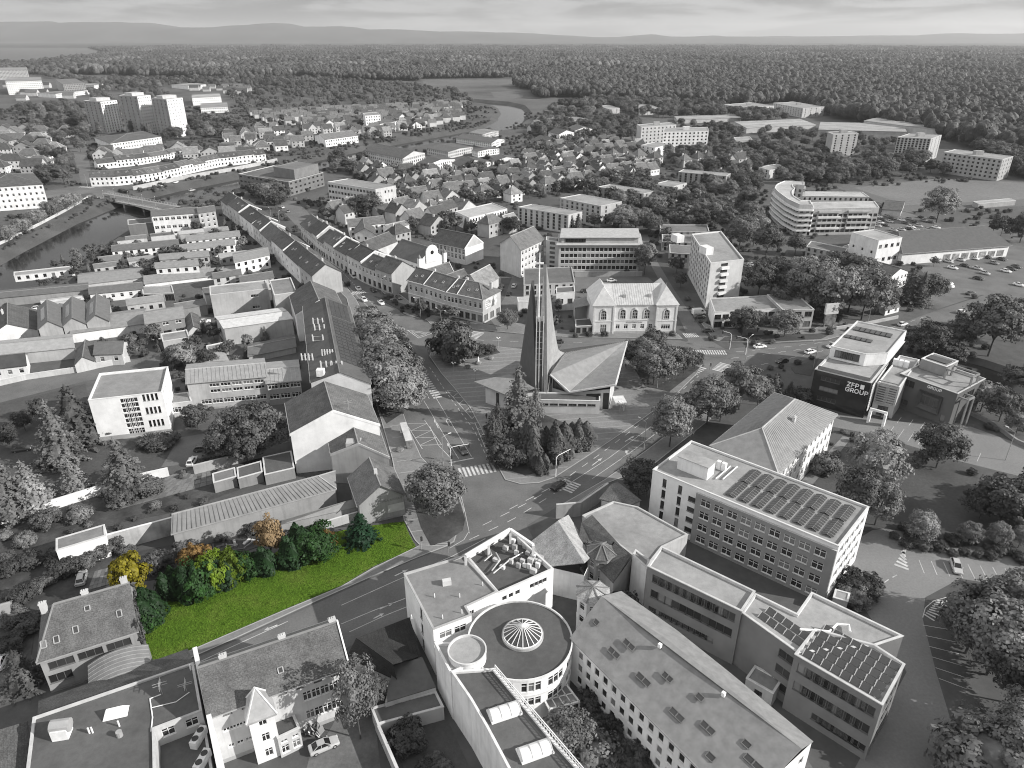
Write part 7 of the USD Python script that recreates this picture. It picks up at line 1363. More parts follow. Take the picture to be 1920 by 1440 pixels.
many([(1255, 838, 750, 'plane', 1.0), (1197, 928, 866, 'maple', 1.15), (1325, 795, 712, 'plane', 1.15), (1385, 768, 683, 'plane_loose', 1.1), (1350, 790, 720, 'oak', 1.0), (1448, 750, 697, 'pine', 1.3), (1478, 752, 712, 'pine', 1.3), (1505, 752, 728, 'dark_shrub', 1.2), (1420, 760, 705, 'oak', 1.0), (1290, 800, 740, 'oak', 1.0)], lambda i, n: f'roadside tree between the junction and the black office, {NUM[i]} of the line')
many([(1625, 945, 815, 'birch', 1.0), (1600, 975, 880, 'oak', 1.0), (1755, 878, 800, 'linden', 1.1), (1545, 885, 850, 'shrub', 1.2), (1720, 880, 850, 'small_tree', 1.1), (1640, 985, 905, 'oak', 1.0)], lambda i, n: ('tall pale birch on the lawn beside the solar office', 'dark tree under the tall pale birch', 'round tree beside the forecourt bays of the black office', 'bush at the back door of the hip-roofed office', 'tiny tree beside the forecourt fence', 'shaded tree on the right of the tall pale birch')[i])
many([(1722, 1018, 962, 'plane', 1.05), (1812, 1022, 982, 'plane', 1.1), (1866, 1026, 984, 'plane', 1.1), (1908, 1028, 988, 'plane', 1.0)], lambda i, n: f'{NUM[i]} pale tree from the left in the car park hedge row', 'pale trees along the car park hedge')
many([(1872, 985, 895, 'maple', 1.1), (1835, 975, 915, 'maple', 1.1), (1915, 990, 905, 'maple', 1.0)], lambda i, n: ('middle', 'left', 'right')[i] + ' dark tree on the big lawn at the right edge')
many([(1810, 1225, 1110, 'plane_loose', 1.1), (1865, 1210, 1092, 'plane', 1.0), (1850, 1265, 1135, 'plane', 1.1), (1905, 1255, 1120, 'oak', 1.0), (1910, 1190, 1080, 'oak', 1.0), (1825, 1185, 1115, 'oak', .9), (1890, 1445, 1345, 'plane', 1.1), (1845, 1480, 1385, 'shrub', 1.2), (1925, 1400, 1300, 'oak', 1.0), (1900, 1320, 1210, 'maple', 1.0)], lambda i, n: f'tree in the dense group right of the car park, {NUM[i]}')
many([(1852, 668, 556, 'oak', 1.1), (1795, 655, 598, 'oak', 1.1), (1738, 668, 603, 'maple', 1.15), (1705, 660, 612, 'oak', 1.1), (1895, 640, 560, 'oak', 1.1), (1772, 672, 640, 'dark_shrub', 1.6), (1910, 720, 690, 'dark_shrub', 1.7), (1838, 772, 708, 'willow', 1.0), (1873, 790, 732, 'maple', 1.1), (1905, 812, 770, 'willow', 1.1), (1800, 610, 585, 'small_dark', 1.2)], lambda i, n: f'tree on the pond bank, {NUM[i]} of the bank trees')
many([(1390, 628, 578, 'maple', 1.2), (1420, 622, 583, 'oak', 1.0), (1470, 632, 583, 'linden', 1.25)], lambda i, n: ('left', 'middle', 'right')[i] + ' tree in front of the long shop pavilion', 'trees before the shop pavilion')
many([(1420, 560, 490, 'oak', 1.1), (1445, 545, 480, 'maple', 1.1), (1475, 560, 485, 'oak', 1.15), (1505, 585, 492, 'plane', 1.1), (1535, 560, 482, 'oak', 1.1), (1560, 600, 500, 'plane_loose', 1.1), (1590, 585, 500, 'oak', 1.15), (1615, 600, 505, 'oak', 1.1), (1640, 590, 520, 'linden', 1.1), (1570, 540, 470, 'maple', 1.1), (1500, 540, 478, 'plane_loose', 1.1), (1660, 572, 525, 'oak', 1.1), (1700, 568, 497, 'spruce', 1.5), (1722, 572, 505, 'spruce', 1.5), (1742, 568, 515, 'linden', 1.1), (1605, 550, 480, 'oak', 1.1), (1540, 600, 540, 'maple', 1.1), (1460, 590, 540, 'maple', 1.0)], lambda i, n: f'tall tree in the dark stand left of the roundabout, {NUM[i]} one')
many([(1385, 470, 405, 'plane', 1.1), (1412, 462, 400, 'plane_loose', 1.1), (1435, 485, 420, 'oak', 1.1), (1362, 440, 388, 'oak', 1.1), (1400, 440, 380, 'plane', 1.1), (1340, 425, 375, 'oak', 1.1), (1490, 478, 440, 'oak', 1.2), (1165, 435, 385, 'plane', 1.15), (1192, 432, 388, 'plane_loose', 1.15), (1225, 408, 364, 'linden', 1.15), (1208, 515, 455, 'plane_loose', .9), (1083, 437, 398, 'spruce', 1.5), (1268, 512, 482, 'small_dark', 1.2), (1255, 470, 440, 'small_tree', 1.2), (1248, 452, 425, 'small_tree', 1.2), (1242, 435, 410, 'linden', 1.1), (1275, 540, 512, 'small_dark', 1.1), (1755, 418, 352, 'plane', 1.2), (1860, 440, 410, 'small_dark', 1.0), (1876, 442, 405, 'small_dark', .9), (1912, 455, 400, 'maple', 1.2), (960, 440, 405, 'maple', 1.1), (693, 412, 362, 'maple', 1.3), (670, 412, 370, 'linden', 1.2), (1750, 500, 480, 'small_tree', 1.1)], lambda i, n: f'tree set apart among the middle-distance blocks, {NUM[i] if i < 20 else ("twenty-first", "twenty-second", "twenty-third", "twenty-fourth", "twenty-fifth")[i - 20]} one')
many([(118, 868, 742, 'silver_spruce', 1.35), (152, 830, 715, 'pine', 1.4), (48, 808, 770, 'maple', .9), (20, 838, 795, 'maple', .9), (78, 790, 748, 'maple', .8), (145, 925, 856, 'silver_spruce', 1.7), (238, 918, 815, 'silver_spruce', 1.75), (18, 968, 838, 'silver_spruce', 1.6), (68, 955, 858, 'silver_spruce', 1.6), (-8, 940, 850, 'silver_spruce', 1.5), (372, 803, 760, 'maple', 1.2), (445, 850, 770, 'oak', 1.1), (425, 860, 800, 'maple', 1.2), (485, 850, 760, 'maple', 1.1), (515, 850, 775, 'oak', 1.0), (465, 870, 810, 'maple', 1.2), (350, 695, 645, 'plane_loose', 1.2), (328, 690, 655, 'maple', 1.2), (390, 690, 655, 'maple', 1.2), (290, 640, 610, 'small_dark', 1.4)], lambda i, n: f'{"pale tall spruce" if i == 0 else "tree"} in the school grounds around the white cube, {NUM[i]} of the school trees')
many([(285, 835, 815, 'dark_shrub', 1.8), (315, 832, 814, 'dark_shrub', 1.8), (300, 840, 820, 'dark_shrub', 1.8), (400, 865, 845, 'dark_shrub', 1.5)], lambda i, n: f'{NUM[i]} low dark hedge shrub below the white cube building', cat='shrub')
many([(676, 1385, 1240, 'birch', .58), (700, 1330, 1270, 'oak', .9), (1065, 1410, 1345, 'linden', 1.2), (1105, 1440, 1390, 'shrub', 1.2), (1100, 1330, 1300, 'dark_shrub', 1.0), (1165, 1150, 1110, 'small_dark', 1.2), (1105, 1080, 1020, 'poplar', 1.8), (765, 1395, 1360, 'dark_shrub', 1.2), (48, 1285, 1215, 'pine', 1.4), (1200, 1420, 1395, 'dark_shrub', 1.0), (1150, 1370, 1345, 'dark_shrub', 1.0), (1610, 1110, 1075, 'dark_shrub', 1.4), (1600, 1130, 1100, 'shrub', 1.3)], lambda i, n: ('weeping birch in the yard between the mossy house and the white block', 'thin tree behind the weeping birch', 'leafy tree in the courtyard garden below the round hall', 'bush at the picture bottom of the courtyard garden', 'low bush by the glazed porch', 'dark bush beside the dormer wing', 'creeper-clad pillar of leaves on the villa', 'bush at the corner of the fenced garden', 'dark conifer beside the tiled house', 'low bush in the flower bed by the dormer wing', 'low bush at the courtyard path', 'dark bush at the canopy of the solar office', 'pale bush at the canopy of the solar office')[i])
MD = 'coloured shrubs and trees along the meadow'
many([(258, 1128, 1040, 'meadow_yellow', .8), (285, 1160, 1095, 'meadow_green_b', 1.1), (275, 1175, 1130, 'meadow_green_a', .85), (332, 1112, 1058, 'meadow_green_b', 1.05), (352, 1118, 1055, 'meadow_green_b', 1.0), (378, 1112, 1050, 'meadow_green_a', .85), (372, 1075, 1022, 'meadow_orange', .75), (402, 1102, 1030, 'meadow_lime', .6), (418, 1096, 1042, 'meadow_green_b', 1.0), (436, 1090, 1026, 'meadow_lime', .6), (458, 1082, 1035, 'meadow_green_a', .85), (498, 1068, 1020, 'meadow_green_b', 1.1), (512, 1050, 972, 'meadow_tan', .7), (545, 1055, 1000, 'meadow_green_b', 1.05), (570, 1050, 985, 'meadow_green_b', 1.0), (590, 1040, 985, 'meadow_green_a', 1.1), (608, 1030, 995, 'meadow_orange', .9), (678, 1016, 958, 'meadow_fir', 1.5)], lambda i, n: ('tall yellow tree at the near end of the meadow', 'dark green shrub below the yellow tree', 'lower green shrub against the tiled house', 'darkest shrub at the left end of the meadow hedge', 'second dark shrub of the meadow hedge', 'mid green shrub under the orange bush', 'round orange bush in the meadow hedge', 'lime green tall shrub right of the orange bush', 'dark shrub between the two lime green ones', 'second lime green shrub of the meadow hedge', 'green shrub at the right end of the lime ones', 'low dark shrub left of the tan tree', 'bare tan tree above the meadow hedge', 'dark green shrub right of the tan tree', 'largest dark green shrub near the far meadow end', 'green shrub with lighter tip at the far hedge end', 'small orange-leaved shrub at the far end of the hedge', 'single small green fir on the meadow')[i], MD)
rng = random.Random(12)
many([(rng.uniform(0, 90) + (0 if k < 14 else 90), 0, 0, rng.choice(('shrub', 'dark_shrub')), 1.2) for k in range(0)], 'x')
GB = [(20, 1075), (60, 1060), (95, 1090), (120, 1075), (75, 1105), (40, 1130), (105, 1045), (180, 1045), (205, 1035), (240, 1040), (15, 1050), (130, 1060), (160, 1060), (50, 1020), (10, 1010), (90, 985), (150, 975), (230, 945), (280, 925), (30, 1165), (60, 1180), (25, 1215), (300, 1065), (420, 1010), (480, 1000), (350, 1035)]
for i, (x, y) in enumerate(GB): TP(x, y, y - rng.uniform(14, 30), rng.choice(('shrub', 'dark_shrub', 'dark_shrub')), 1.3, f'garden bush in the allotments left of the meadow, {NUM[i] if i < 20 else "twenty-" + NUM[i - 20]} one', 'shrub')
many([(18, 452, 418, 'willow', 1.2), (45, 438, 405, 'willow', 1.2), (72, 420, 388, 'willow', 1.2), (98, 405, 372, 'willow', 1.2), (122, 396, 362, 'willow', 1.2), (140, 388, 358, 'willow', 1.2)], lambda i, n: f'{NUM[i]} pale willow from the left on the river bank', 'willows on the left river bank')

# ------------------------------------------------------------------ trees between the houses
TOWN = []
def grove(px, n, keys, hr, gap=5.0):
    z = pg_px(px); x0, y0, x1, y1 = z.bounds; pr = prep(z); bl = prep(unary_union(FOOT + [roads, river_low, lot_pg['supermarket_lot'], lot_pg['residents_lot'], lot_pg['yard'], lot_pg['street']])); k = tries = 0; mine = []
    while k < n and tries < n * 40:
        tries += 1; x, y = RF.uniform(x0, x1), RF.uniform(y0, y1)
        if not pr.contains(Point(x, y)) or bl.contains(Point(x, y)) or any((x - a) ** 2 + (y - b) ** 2 < gap * gap for a, b in mine): continue
        mine.append((x, y)); k += 1; TOWN.append((x, y, keys[RF.integers(len(keys))], RF.uniform(*hr)))
BIG = ['oak', 'maple', 'linden', 'plane', 'oak', 'maple']; SM = ['small_tree', 'small_dark', 'small_dark', 'spruce']
grove([(40, 205), (160, 200), (170, 250), (130, 350), (70, 350), (50, 280)], 80, BIG, (9, 15)); grove([(280, 245), (430, 230), (470, 262), (360, 262), (300, 268)], 60, BIG + ['poplar'], (9, 15)); grove([(180, 225), (350, 225), (350, 262), (190, 262)], 8, ['poplar'], (14, 18))
grove([(450, 340), (540, 355), (560, 405), (520, 398), (470, 372)], 16, BIG, (7, 11)); grove([(400, 150), (640, 150), (860, 170), (885, 190), (870, 225), (700, 265), (540, 250), (440, 200)], 900, SM + ['linden', 'oak'], (6, 11)); grove([(640, 318), (860, 330), (1000, 285), (1100, 232), (1240, 312), (1205, 345), (1045, 365), (850, 390), (745, 388)], 560, SM + ['linden', 'maple'], (5, 10), 4)
grove([(1000, 250), (1030, 212), (1120, 215), (1200, 235), (1200, 270), (1060, 262), (1010, 262)], 150, BIG, (8, 13)); grove([(1230, 290), (1420, 285), (1560, 310), (1690, 290), (1780, 330), (1560, 345), (1450, 335), (1400, 400), (1340, 380), (1260, 310)], 150, BIG, (8, 13)); grove([(1270, 235), (1560, 258), (1700, 270), (1780, 290), (1560, 300), (1300, 290)], 120, BIG, (7, 11)); grove([(1200, 180), (1480, 225), (1440, 235), (1260, 222), (1030, 205)], 300, BIG, (10, 15))
grove([(1690, 265), (1960, 300), (1960, 345), (1900, 330), (1790, 262)], 100, BIG, (8, 14)); grove([(0, 125), (160, 150), (400, 150), (640, 150), (600, 165), (420, 165), (280, 165), (160, 165)], 420, BIG + ['poplar'], (9, 15)); grove([(150, 150), (300, 160), (350, 230), (170, 195)], 130, BIG, (8, 13)); grove([(600, 290), (700, 300), (690, 330), (630, 330)], 12, BIG, (7, 12))
grove([(560, 395), (690, 395), (860, 400), (960, 410), (960, 440), (700, 440), (620, 430)], 30, SM, (5, 9)); grove([(1100, 340), (1240, 345), (1400, 400), (1330, 430), (1220, 440), (1120, 440), (1080, 400)], 110, BIG + SM, (7, 12)); grove([(20, 495), (260, 470), (420, 480), (420, 525), (150, 528)], 70, SM, (4, 7)); grove([(150, 660), (440, 610), (520, 640), (440, 690), (300, 680)], 50, SM, (3, 6)); grove([(260, 440), (420, 400), (480, 470), (300, 480)], 16, SM, (4, 8))
grove([(1440, 330), (1600, 335), (1560, 352), (1450, 345)], 20, BIG, (7, 11)); grove([(1860, 960), (1960, 930), (1960, 1010), (1880, 1020)], 4, ['maple'], (8, 10)); grove([(980, 400), (1060, 405), (1050, 440), (990, 430)], 5, SM, (5, 8)); grove([(1660, 1000), (1700, 990), (1960, 1055), (1960, 1070), (1700, 1030)], 26, ['dark_shrub'], (1.5, 2.5), 1.5); grove([(700, 552), (745, 566), (812, 592), (795, 600), (750, 584)], 14, ['dark_shrub'], (.8, 1.4), 1)
grove([(845, 655), (862, 652), (925, 656), (930, 662), (880, 672)], 30, ['dark_shrub'], (1.2, 2.2), 1.2)
TOWN.sort(key=lambda q: -q[3] / math.hypot(q[0], q[1])); tl = TOWN[:215]
for (x, y, k, h), lb in zip(tl, ranked([(*proj((x, y, h / 2)), {'oak': 'dark green-grey broad tree', 'maple': 'dark round tree', 'linden': 'round leafy tree', 'plane': 'pale leafy tree', 'poplar': 'slender poplar', 'spruce': 'pointed conifer', 'small_tree': 'small garden tree', 'small_dark': 'small dark garden tree', 'dark_shrub': 'low dark bush'}[k]) for x, y, k, h in tl])):
    plant_at((x, y), k, h, RF.uniform(.95, 1.25), lb, 'tree' if k != 'dark_shrub' else 'shrub', 'trees among the houses of the town')
rest = TOWN[215:]
def scatter_stuff(name, lst, label, cat):
    root = UsdGeom.PointInstancer.Define(stage, '/World/' + name); tag(root.GetPrim(), label, cat, None, 'stuff'); UsdGeom.Scope.Define(stage, f'/World/{name}/kinds'); ks = sorted({q[2] for q in lst}); ps = []
    for i, k in enumerate(ks):
        p = f'/World/{name}/kinds/kind_{i + 1:03d}'; UsdGeom.Xform.Define(stage, p).GetPrim().GetReferences().AddInternalReference(PROTO[k]); ps.append(Sdf.Path(p))
    root.CreatePrototypesRel().SetTargets(ps); root.CreatePositionsAttr(Vt.Vec3fArray([Gf.Vec3f(q[0], q[1], 0) for q in lst])); root.CreateProtoIndicesAttr(Vt.IntArray([ks.index(q[2]) for q in lst])); root.CreateScalesAttr(Vt.Vec3fArray([Gf.Vec3f(q[3] * 1.1, q[3] * 1.1, q[3]) for q in lst])); root.CreateOrientationsAttr(Vt.QuathArray([Gf.Quath(math.cos(i), 0, 0, math.sin(i)) for i in range(len(lst))]))
scatter_stuff('far_trees', rest, 'smaller trees and bushes between the far houses', 'trees')

# low growth over the open ground of the town (stuff)
def undergrowth():
    z = pg_px([(-60, 200), (900, 200), (1960, 330), (1960, 1060), (1600, 1100), (1500, 900), (1200, 700), (600, 560), (560, 700), (300, 1090), (-60, 1300)]); z2 = pg_px([(700, 1360), (830, 1330), (900, 1470), (760, 1480)]); z3 = pg_px([(1085, 1330), (1110, 1290), (1330, 1500), (1180, 1500), (1090, 1400)])
    bad = prep(unary_union(FOOT + [hard, river_low.buffer(2), pond_low, plaza, meadow.buffer(.3), pg_px([(1470, 705), (1545, 662), (1530, 770), (1480, 750)]), pg_px([(1530, 340), (1640, 350), (1960, 335), (1960, 385), (1700, 398), (1560, 350)]), pg_px([(1515, 920), (1590, 830), (1680, 850), (1800, 890), (1960, 930), (1960, 1000), (1660, 975), (1600, 990)]), pg_px([(600, 490), (640, 525), (668, 562), (757, 777), (790, 857), (846, 893), (873, 962), (873, 1005), (812, 1022), (778, 1014), (735, 860), (690, 710), (650, 560), (610, 520)])])); rng = np.random.default_rng(77); out = []
    for zz, n in ((z, 15000), (z2, 60), (z3, 130)):
        x0, y0, x1, y1 = zz.bounds; pr = prep(zz); pts = np.c_[rng.uniform(x0, x1, n * 3), rng.uniform(y0, y1, n * 3)]; den = meshkit.fbm(np.c_[pts / 22, np.zeros(len(pts))], 3); k = 0
        for (x, y), d in zip(pts, den):
            if k >= n: break
            if d < .46 or rng.uniform() < (y / 1100) ** 2 * .6 or not pr.contains(Point(x, y)) or bad.contains(Point(x, y)): continue
            k += 1; out.append((x, y, ('shrub', 'dark_shrub', 'dark_shrub')[rng.integers(3)], rng.uniform(.5, 1.7) * (1 + y / 900)))
    print('undergrowth', len(out)); scatter_stuff('undergrowth', out, 'bushes and rough growth in the gardens and yards', 'bushes')
undergrowth()
# ------------------------------------------------------------------ painted markings (sheets just over the asphalt)
PAINT = mat('paint', .55, lo=.6, hi=1.15, rough=.7)
MZ = .028
def line(name, px, w=.14, dash=None, z=MZ):
    pts = [P(p)[:2] for p in px]; ls = LineString([tuple(x) for x in pts]); m = MB()
    if dash:
        a = 0.0; gs = []
        while a < ls.length: gs.append(LineString([ls.interpolate(a), ls.interpolate(min(ls.length, a + dash[0]))])); a += dash[0] + dash[1]
        g = unary_union([q.buffer(w / 2, cap_style=2) for q in gs if q.length > .1])
    else: g = ls.buffer(w / 2, cap_style=2, join_style=2)
    return m.flat(g, z).build(name, PAINT, None, kind='structure')
def crossing(a, b, n, length, w=.5, z=MZ, fill=.55):
    """Zebra crossing: n stripes set out from pixel a to pixel b, each 'length' metres long across that line."""
    A, B = P(a)[:2], P(b)[:2]; L = np.linalg.norm(B - A); u = (B - A) / L; v = np.array([-u[1], u[0]]); c = (A + B) / 2; t = T('zebra_crossing', None, None, (*c, 0), kind='structure'); w = L / n * fill / 2
    for i in range(n): q = A + u * L * (i + .5) / n; MB().quad(*[np.array([*(q + u * x * w + v * y * length / 2), z]) for x, y in ((-1, -1), (1, -1), (1, 1), (-1, 1))]).build('stripe', PAINT, t)
crossing((860, 887), (929, 876), 9, 4.2); crossing((1062, 922), (1082, 905), 5, 2.6); crossing((1068, 900), (1042, 918), 5, 2.4); crossing((777, 682), (822, 747), 17, 2.6); crossing((655, 552), (684, 546), 8, 4.0)
crossing((880, 637), (898, 622), 7, 4.5); crossing((1282, 629), (1308, 628), 8, 4.0); crossing((1290, 660), (1362, 661), 16, 3.6); crossing((1345, 696), (1362, 682), 7, 4.0); crossing((1250, 662), (1276, 661), 6, 3.4); crossing((150, 350), (175, 352), 6, 4.0); crossing((1318, 688), (1290, 706), 7, 3)
line('stop_line', [(842, 868), (888, 859)], .4)
for a in ([(860, 860), (836, 822), (800, 760), (770, 712)], [(846, 860), (822, 835), (806, 800)], [(884, 856), (850, 800), (815, 742), (770, 670), (735, 625), (690, 575), (640, 525)]): line('lane_line', a, .14)
for a in ([(805, 748), (780, 706), (752, 664)], [(914, 860), (890, 808), (840, 740), (805, 688)], [(752, 622), (700, 572), (640, 508), (590, 455)]): line('lane_dashes', a, .16, (1.5, 1.5))
for a in ([(955, 955), (1050, 905), (1130, 848), (1240, 765), (1310, 705)], [(905, 985), (985, 945), (1075, 893)], [(880, 1012), (960, 975), (1040, 925)]): line('lane_dashes', a, .16, (2.5, 2.5))
for a in ([(1070, 905), (1140, 860), (1250, 778), (1300, 738)], [(1110, 898), (1180, 850), (1260, 790)], [(640, 1135), (740, 1090), (850, 1042), (910, 1010)], [(640, 1170), (700, 1145), (760, 1122)], [(655, 1185), (720, 1155), (770, 1135)], [(540, 1165), (430, 1215), (330, 1262)]): line('lane_line', a, .14)
for a in ([(1010, 642), (1130, 643), (1270, 652)], [(860, 636), (960, 640), (1010, 642)], [(1370, 672), (1450, 662), (1540, 650), (1640, 625), (1740, 592)], [(1400, 690), (1480, 672), (1560, 654)], [(1380, 660), (1460, 652), (1560, 640)]): line('lane_dashes', a, .16, (3, 3))
line('kerb_line', [(880, 1000), (873, 965), (866, 935), (852, 900)], .12); line('kerb_line', [(843, 1028), (870, 1012), (880, 995)], .12)
def zigzag(a, b, w_m, n):
    A, B = P(a)[:2], P(b)[:2]; L = np.linalg.norm(B - A); u = (B - A) / L; v = np.array([-u[1], u[0]]) * w_m; ls = [LineString([tuple(A), tuple(B)]), LineString([tuple(A + v), tuple(B + v)])]
    ls.append(LineString([tuple(A + u * L * i / n + (v if i % 2 else 0)) for i in range(n + 1)])); g = unary_union([q.buffer(.07, cap_style=2) for q in ls]); MB().flat(g, MZ + .002).build('bus_bay_marking', PAINT, None, kind='structure')
zigzag((762, 795), (792, 842), 5.2, 7); zigzag((838, 732), (885, 785), -3.0 if 0 else 3.0, 8); zigzag((890, 792), (912, 845), 2.6, 8)
def arrow(a, b, turn=0):
    A, B = P(a)[:2], P(b)[:2]; u = (B - A) / np.linalg.norm(B - A); v = np.array([-u[1], u[0]]); L = np.linalg.norm(B - A); q = lambda x, y: tuple(A + u * x * L + v * y)
    g = [LineString([q(0, 0), q(.7, 0)]).buffer(.12, cap_style=2), Polygon([q(.65, .42), q(.65, -.42), q(1, 0)])] if not turn else [LineString([q(0, 0), q(.55, 0), q(.75, turn * .8)]).buffer(.12, cap_style=2), Polygon([q(.6, turn * .75), q(1.0, turn * .7), q(.85, turn * 1.5)])]
    MB().flat(unary_union(g), MZ).build('lane_arrow', PAINT, None, kind='structure')
for a, b, t_ in (((822, 803), (814, 786), 0), ((842, 798), (832, 782), -1), ((846, 846), (839, 830), 0), ((1110, 873), (1130, 858), 0), ((1165, 860), (1185, 846), 1), ((1172, 828), (1190, 817), 0), ((712, 1142), (738, 1130), 0), ((700, 1160), (720, 1150), 0), ((740, 1080), (765, 1068), 0), ((520, 1172), (495, 1182), 0)): arrow(a, b, t_)
m = unary_union([LineString([tuple(P(p)[:2]) for p in q]).buffer(.12) for q in ([(764, 619), (810, 625), (785, 634), (764, 619)], [(772, 622), (800, 626), (786, 631), (772, 622)])]); MB().flat(m, MZ).build('island_marking', PAINT, None, kind='structure')
for i in range(8): line('bay_line', [(1723 + i * 23, 1050 + i * 2.2), (1733 + i * 24, 1075 + i * 3)], .12)
for i in range(6): line('bay_line', [(1730 + i * 6, 1172 + i * 20), (1788 + i * 5, 1182 + i * 22)], .12)
for i in range(7): line('bay_line', [(1676 + i * 19, 800 + i * 5), (1664 + i * 19, 816 + i * 6)], .12)
for i in range(5): line('bay_line', [(1690 + i * 22, 782 + i * 5), (1682 + i * 22, 793 + i * 5)], .12)
for i in range(3): line('bay_line', [(1797 + i * 21, 838 + i * 6), (1790 + i * 21, 853 + i * 6)], .12)
for i in range(9): line('hatching', [(1733 + i * 3, 1152 - i * 3.2), (1752 + i * 6, 1164 - i * 4.5)], .35)
line('hatching', [(1730, 1158), (1735, 1140), (1750, 1127), (1775, 1120)], .14)
m = MB()
for i in range(6): m.flat(LineString([tuple(P((1677 + i * 4, 1058 - i * 6))[:2]), tuple(P((1704 - i * 2, 1068 - i * 6))[:2])]).buffer(.3, cap_style=2), MZ)
m.build('hatching', PAINT, None, kind='structure'); line('lane_dashes', [(1648, 1105), (1660, 1090), (1682, 1078)], .2, (1.5, 1.2))
for i in range(5): line('bay_line', [(50 + i * 8, 800 + i * 9), (82 + i * 6, 806 + i * 9)], .12)
# joints of the slab paths and the paving bands of the church square
m = MB()
for i in range(10): m.flat(LineString([tuple(P((735 + i * 4.2 - 3, 800 + i * 22))[:2]), tuple(P((758 + i * 4.6, 796 + i * 22))[:2])]).buffer(.09), .137)
m.build('paving_joint', KERB, None, kind='structure')
band = MB(); pl = plaza.buffer(-.6)
for i in range(-24, 40):
    g = LineString([(-40 + 0, 155 + i * 3.0), (120, 155 + i * 3.0 + 24)]).buffer(.22).intersection(pl.difference(unary_union([pg_px([(905, 800), (1000, 770), (1110, 815), (1105, 830), (1040, 880), (985, 892), (945, 880)]), pg_px([(1172, 665), (1230, 650), (1312, 690), (1255, 735), (1210, 725)])])))
    if not g.is_empty: band.flat(g, .136)
band.build('paving_band', mat('ground', .27, lo=.85, hi=1.1, small=1.5), None, kind='structure')

# ------------------------------------------------------------------ cars
CARC = {'white': .72, 'silver': .42, 'grey': .2, 'dark': .055, 'black': .018}
CG = mat('glass', .015); TYRE = mat('plain', .02); RIM = mat('metal', .45, rough=.4, metal=.5); LAMPW = mat('paint', .7, rough=.2); LAMPR = mat('paint', .12, rough=.2)
def car_paint(g): return usdkit.material(stage, f'/World/Looks/car_paint_{int(g * 1000)}', {'p': ('principled_bsdf', {'base_color': (g,) * 3, 'roughness': .3, 'specular_ior_level': .5, 'coat_weight': .6, 'coat_roughness': .08})}, [], surface='p.BSDF')
def loft(secs):
    """Body lofted through cross-sections (x, half width low, half width high, z low, z high)."""
    m = MB(); rings = []
    for x, w0, w1, z0, z1 in secs: rings.append([np.array(p) for p in ((x, -w0 * .94, z0), (x, -w0, z0 + .12), (x, -w0, (z0 + z1) / 2 + .05), (x, -w1, z1), (x, w1, z1), (x, w0, (z0 + z1) / 2 + .05), (x, w0, z0 + .12), (x, w0 * .94, z0))])
    for A, B in zip(rings[:-1], rings[1:]):
        for i in range(8): m.quad(A[i], B[i], B[(i + 1) % 8], A[(i + 1) % 8])
    return m.poly(rings[0]).poly(rings[-1])
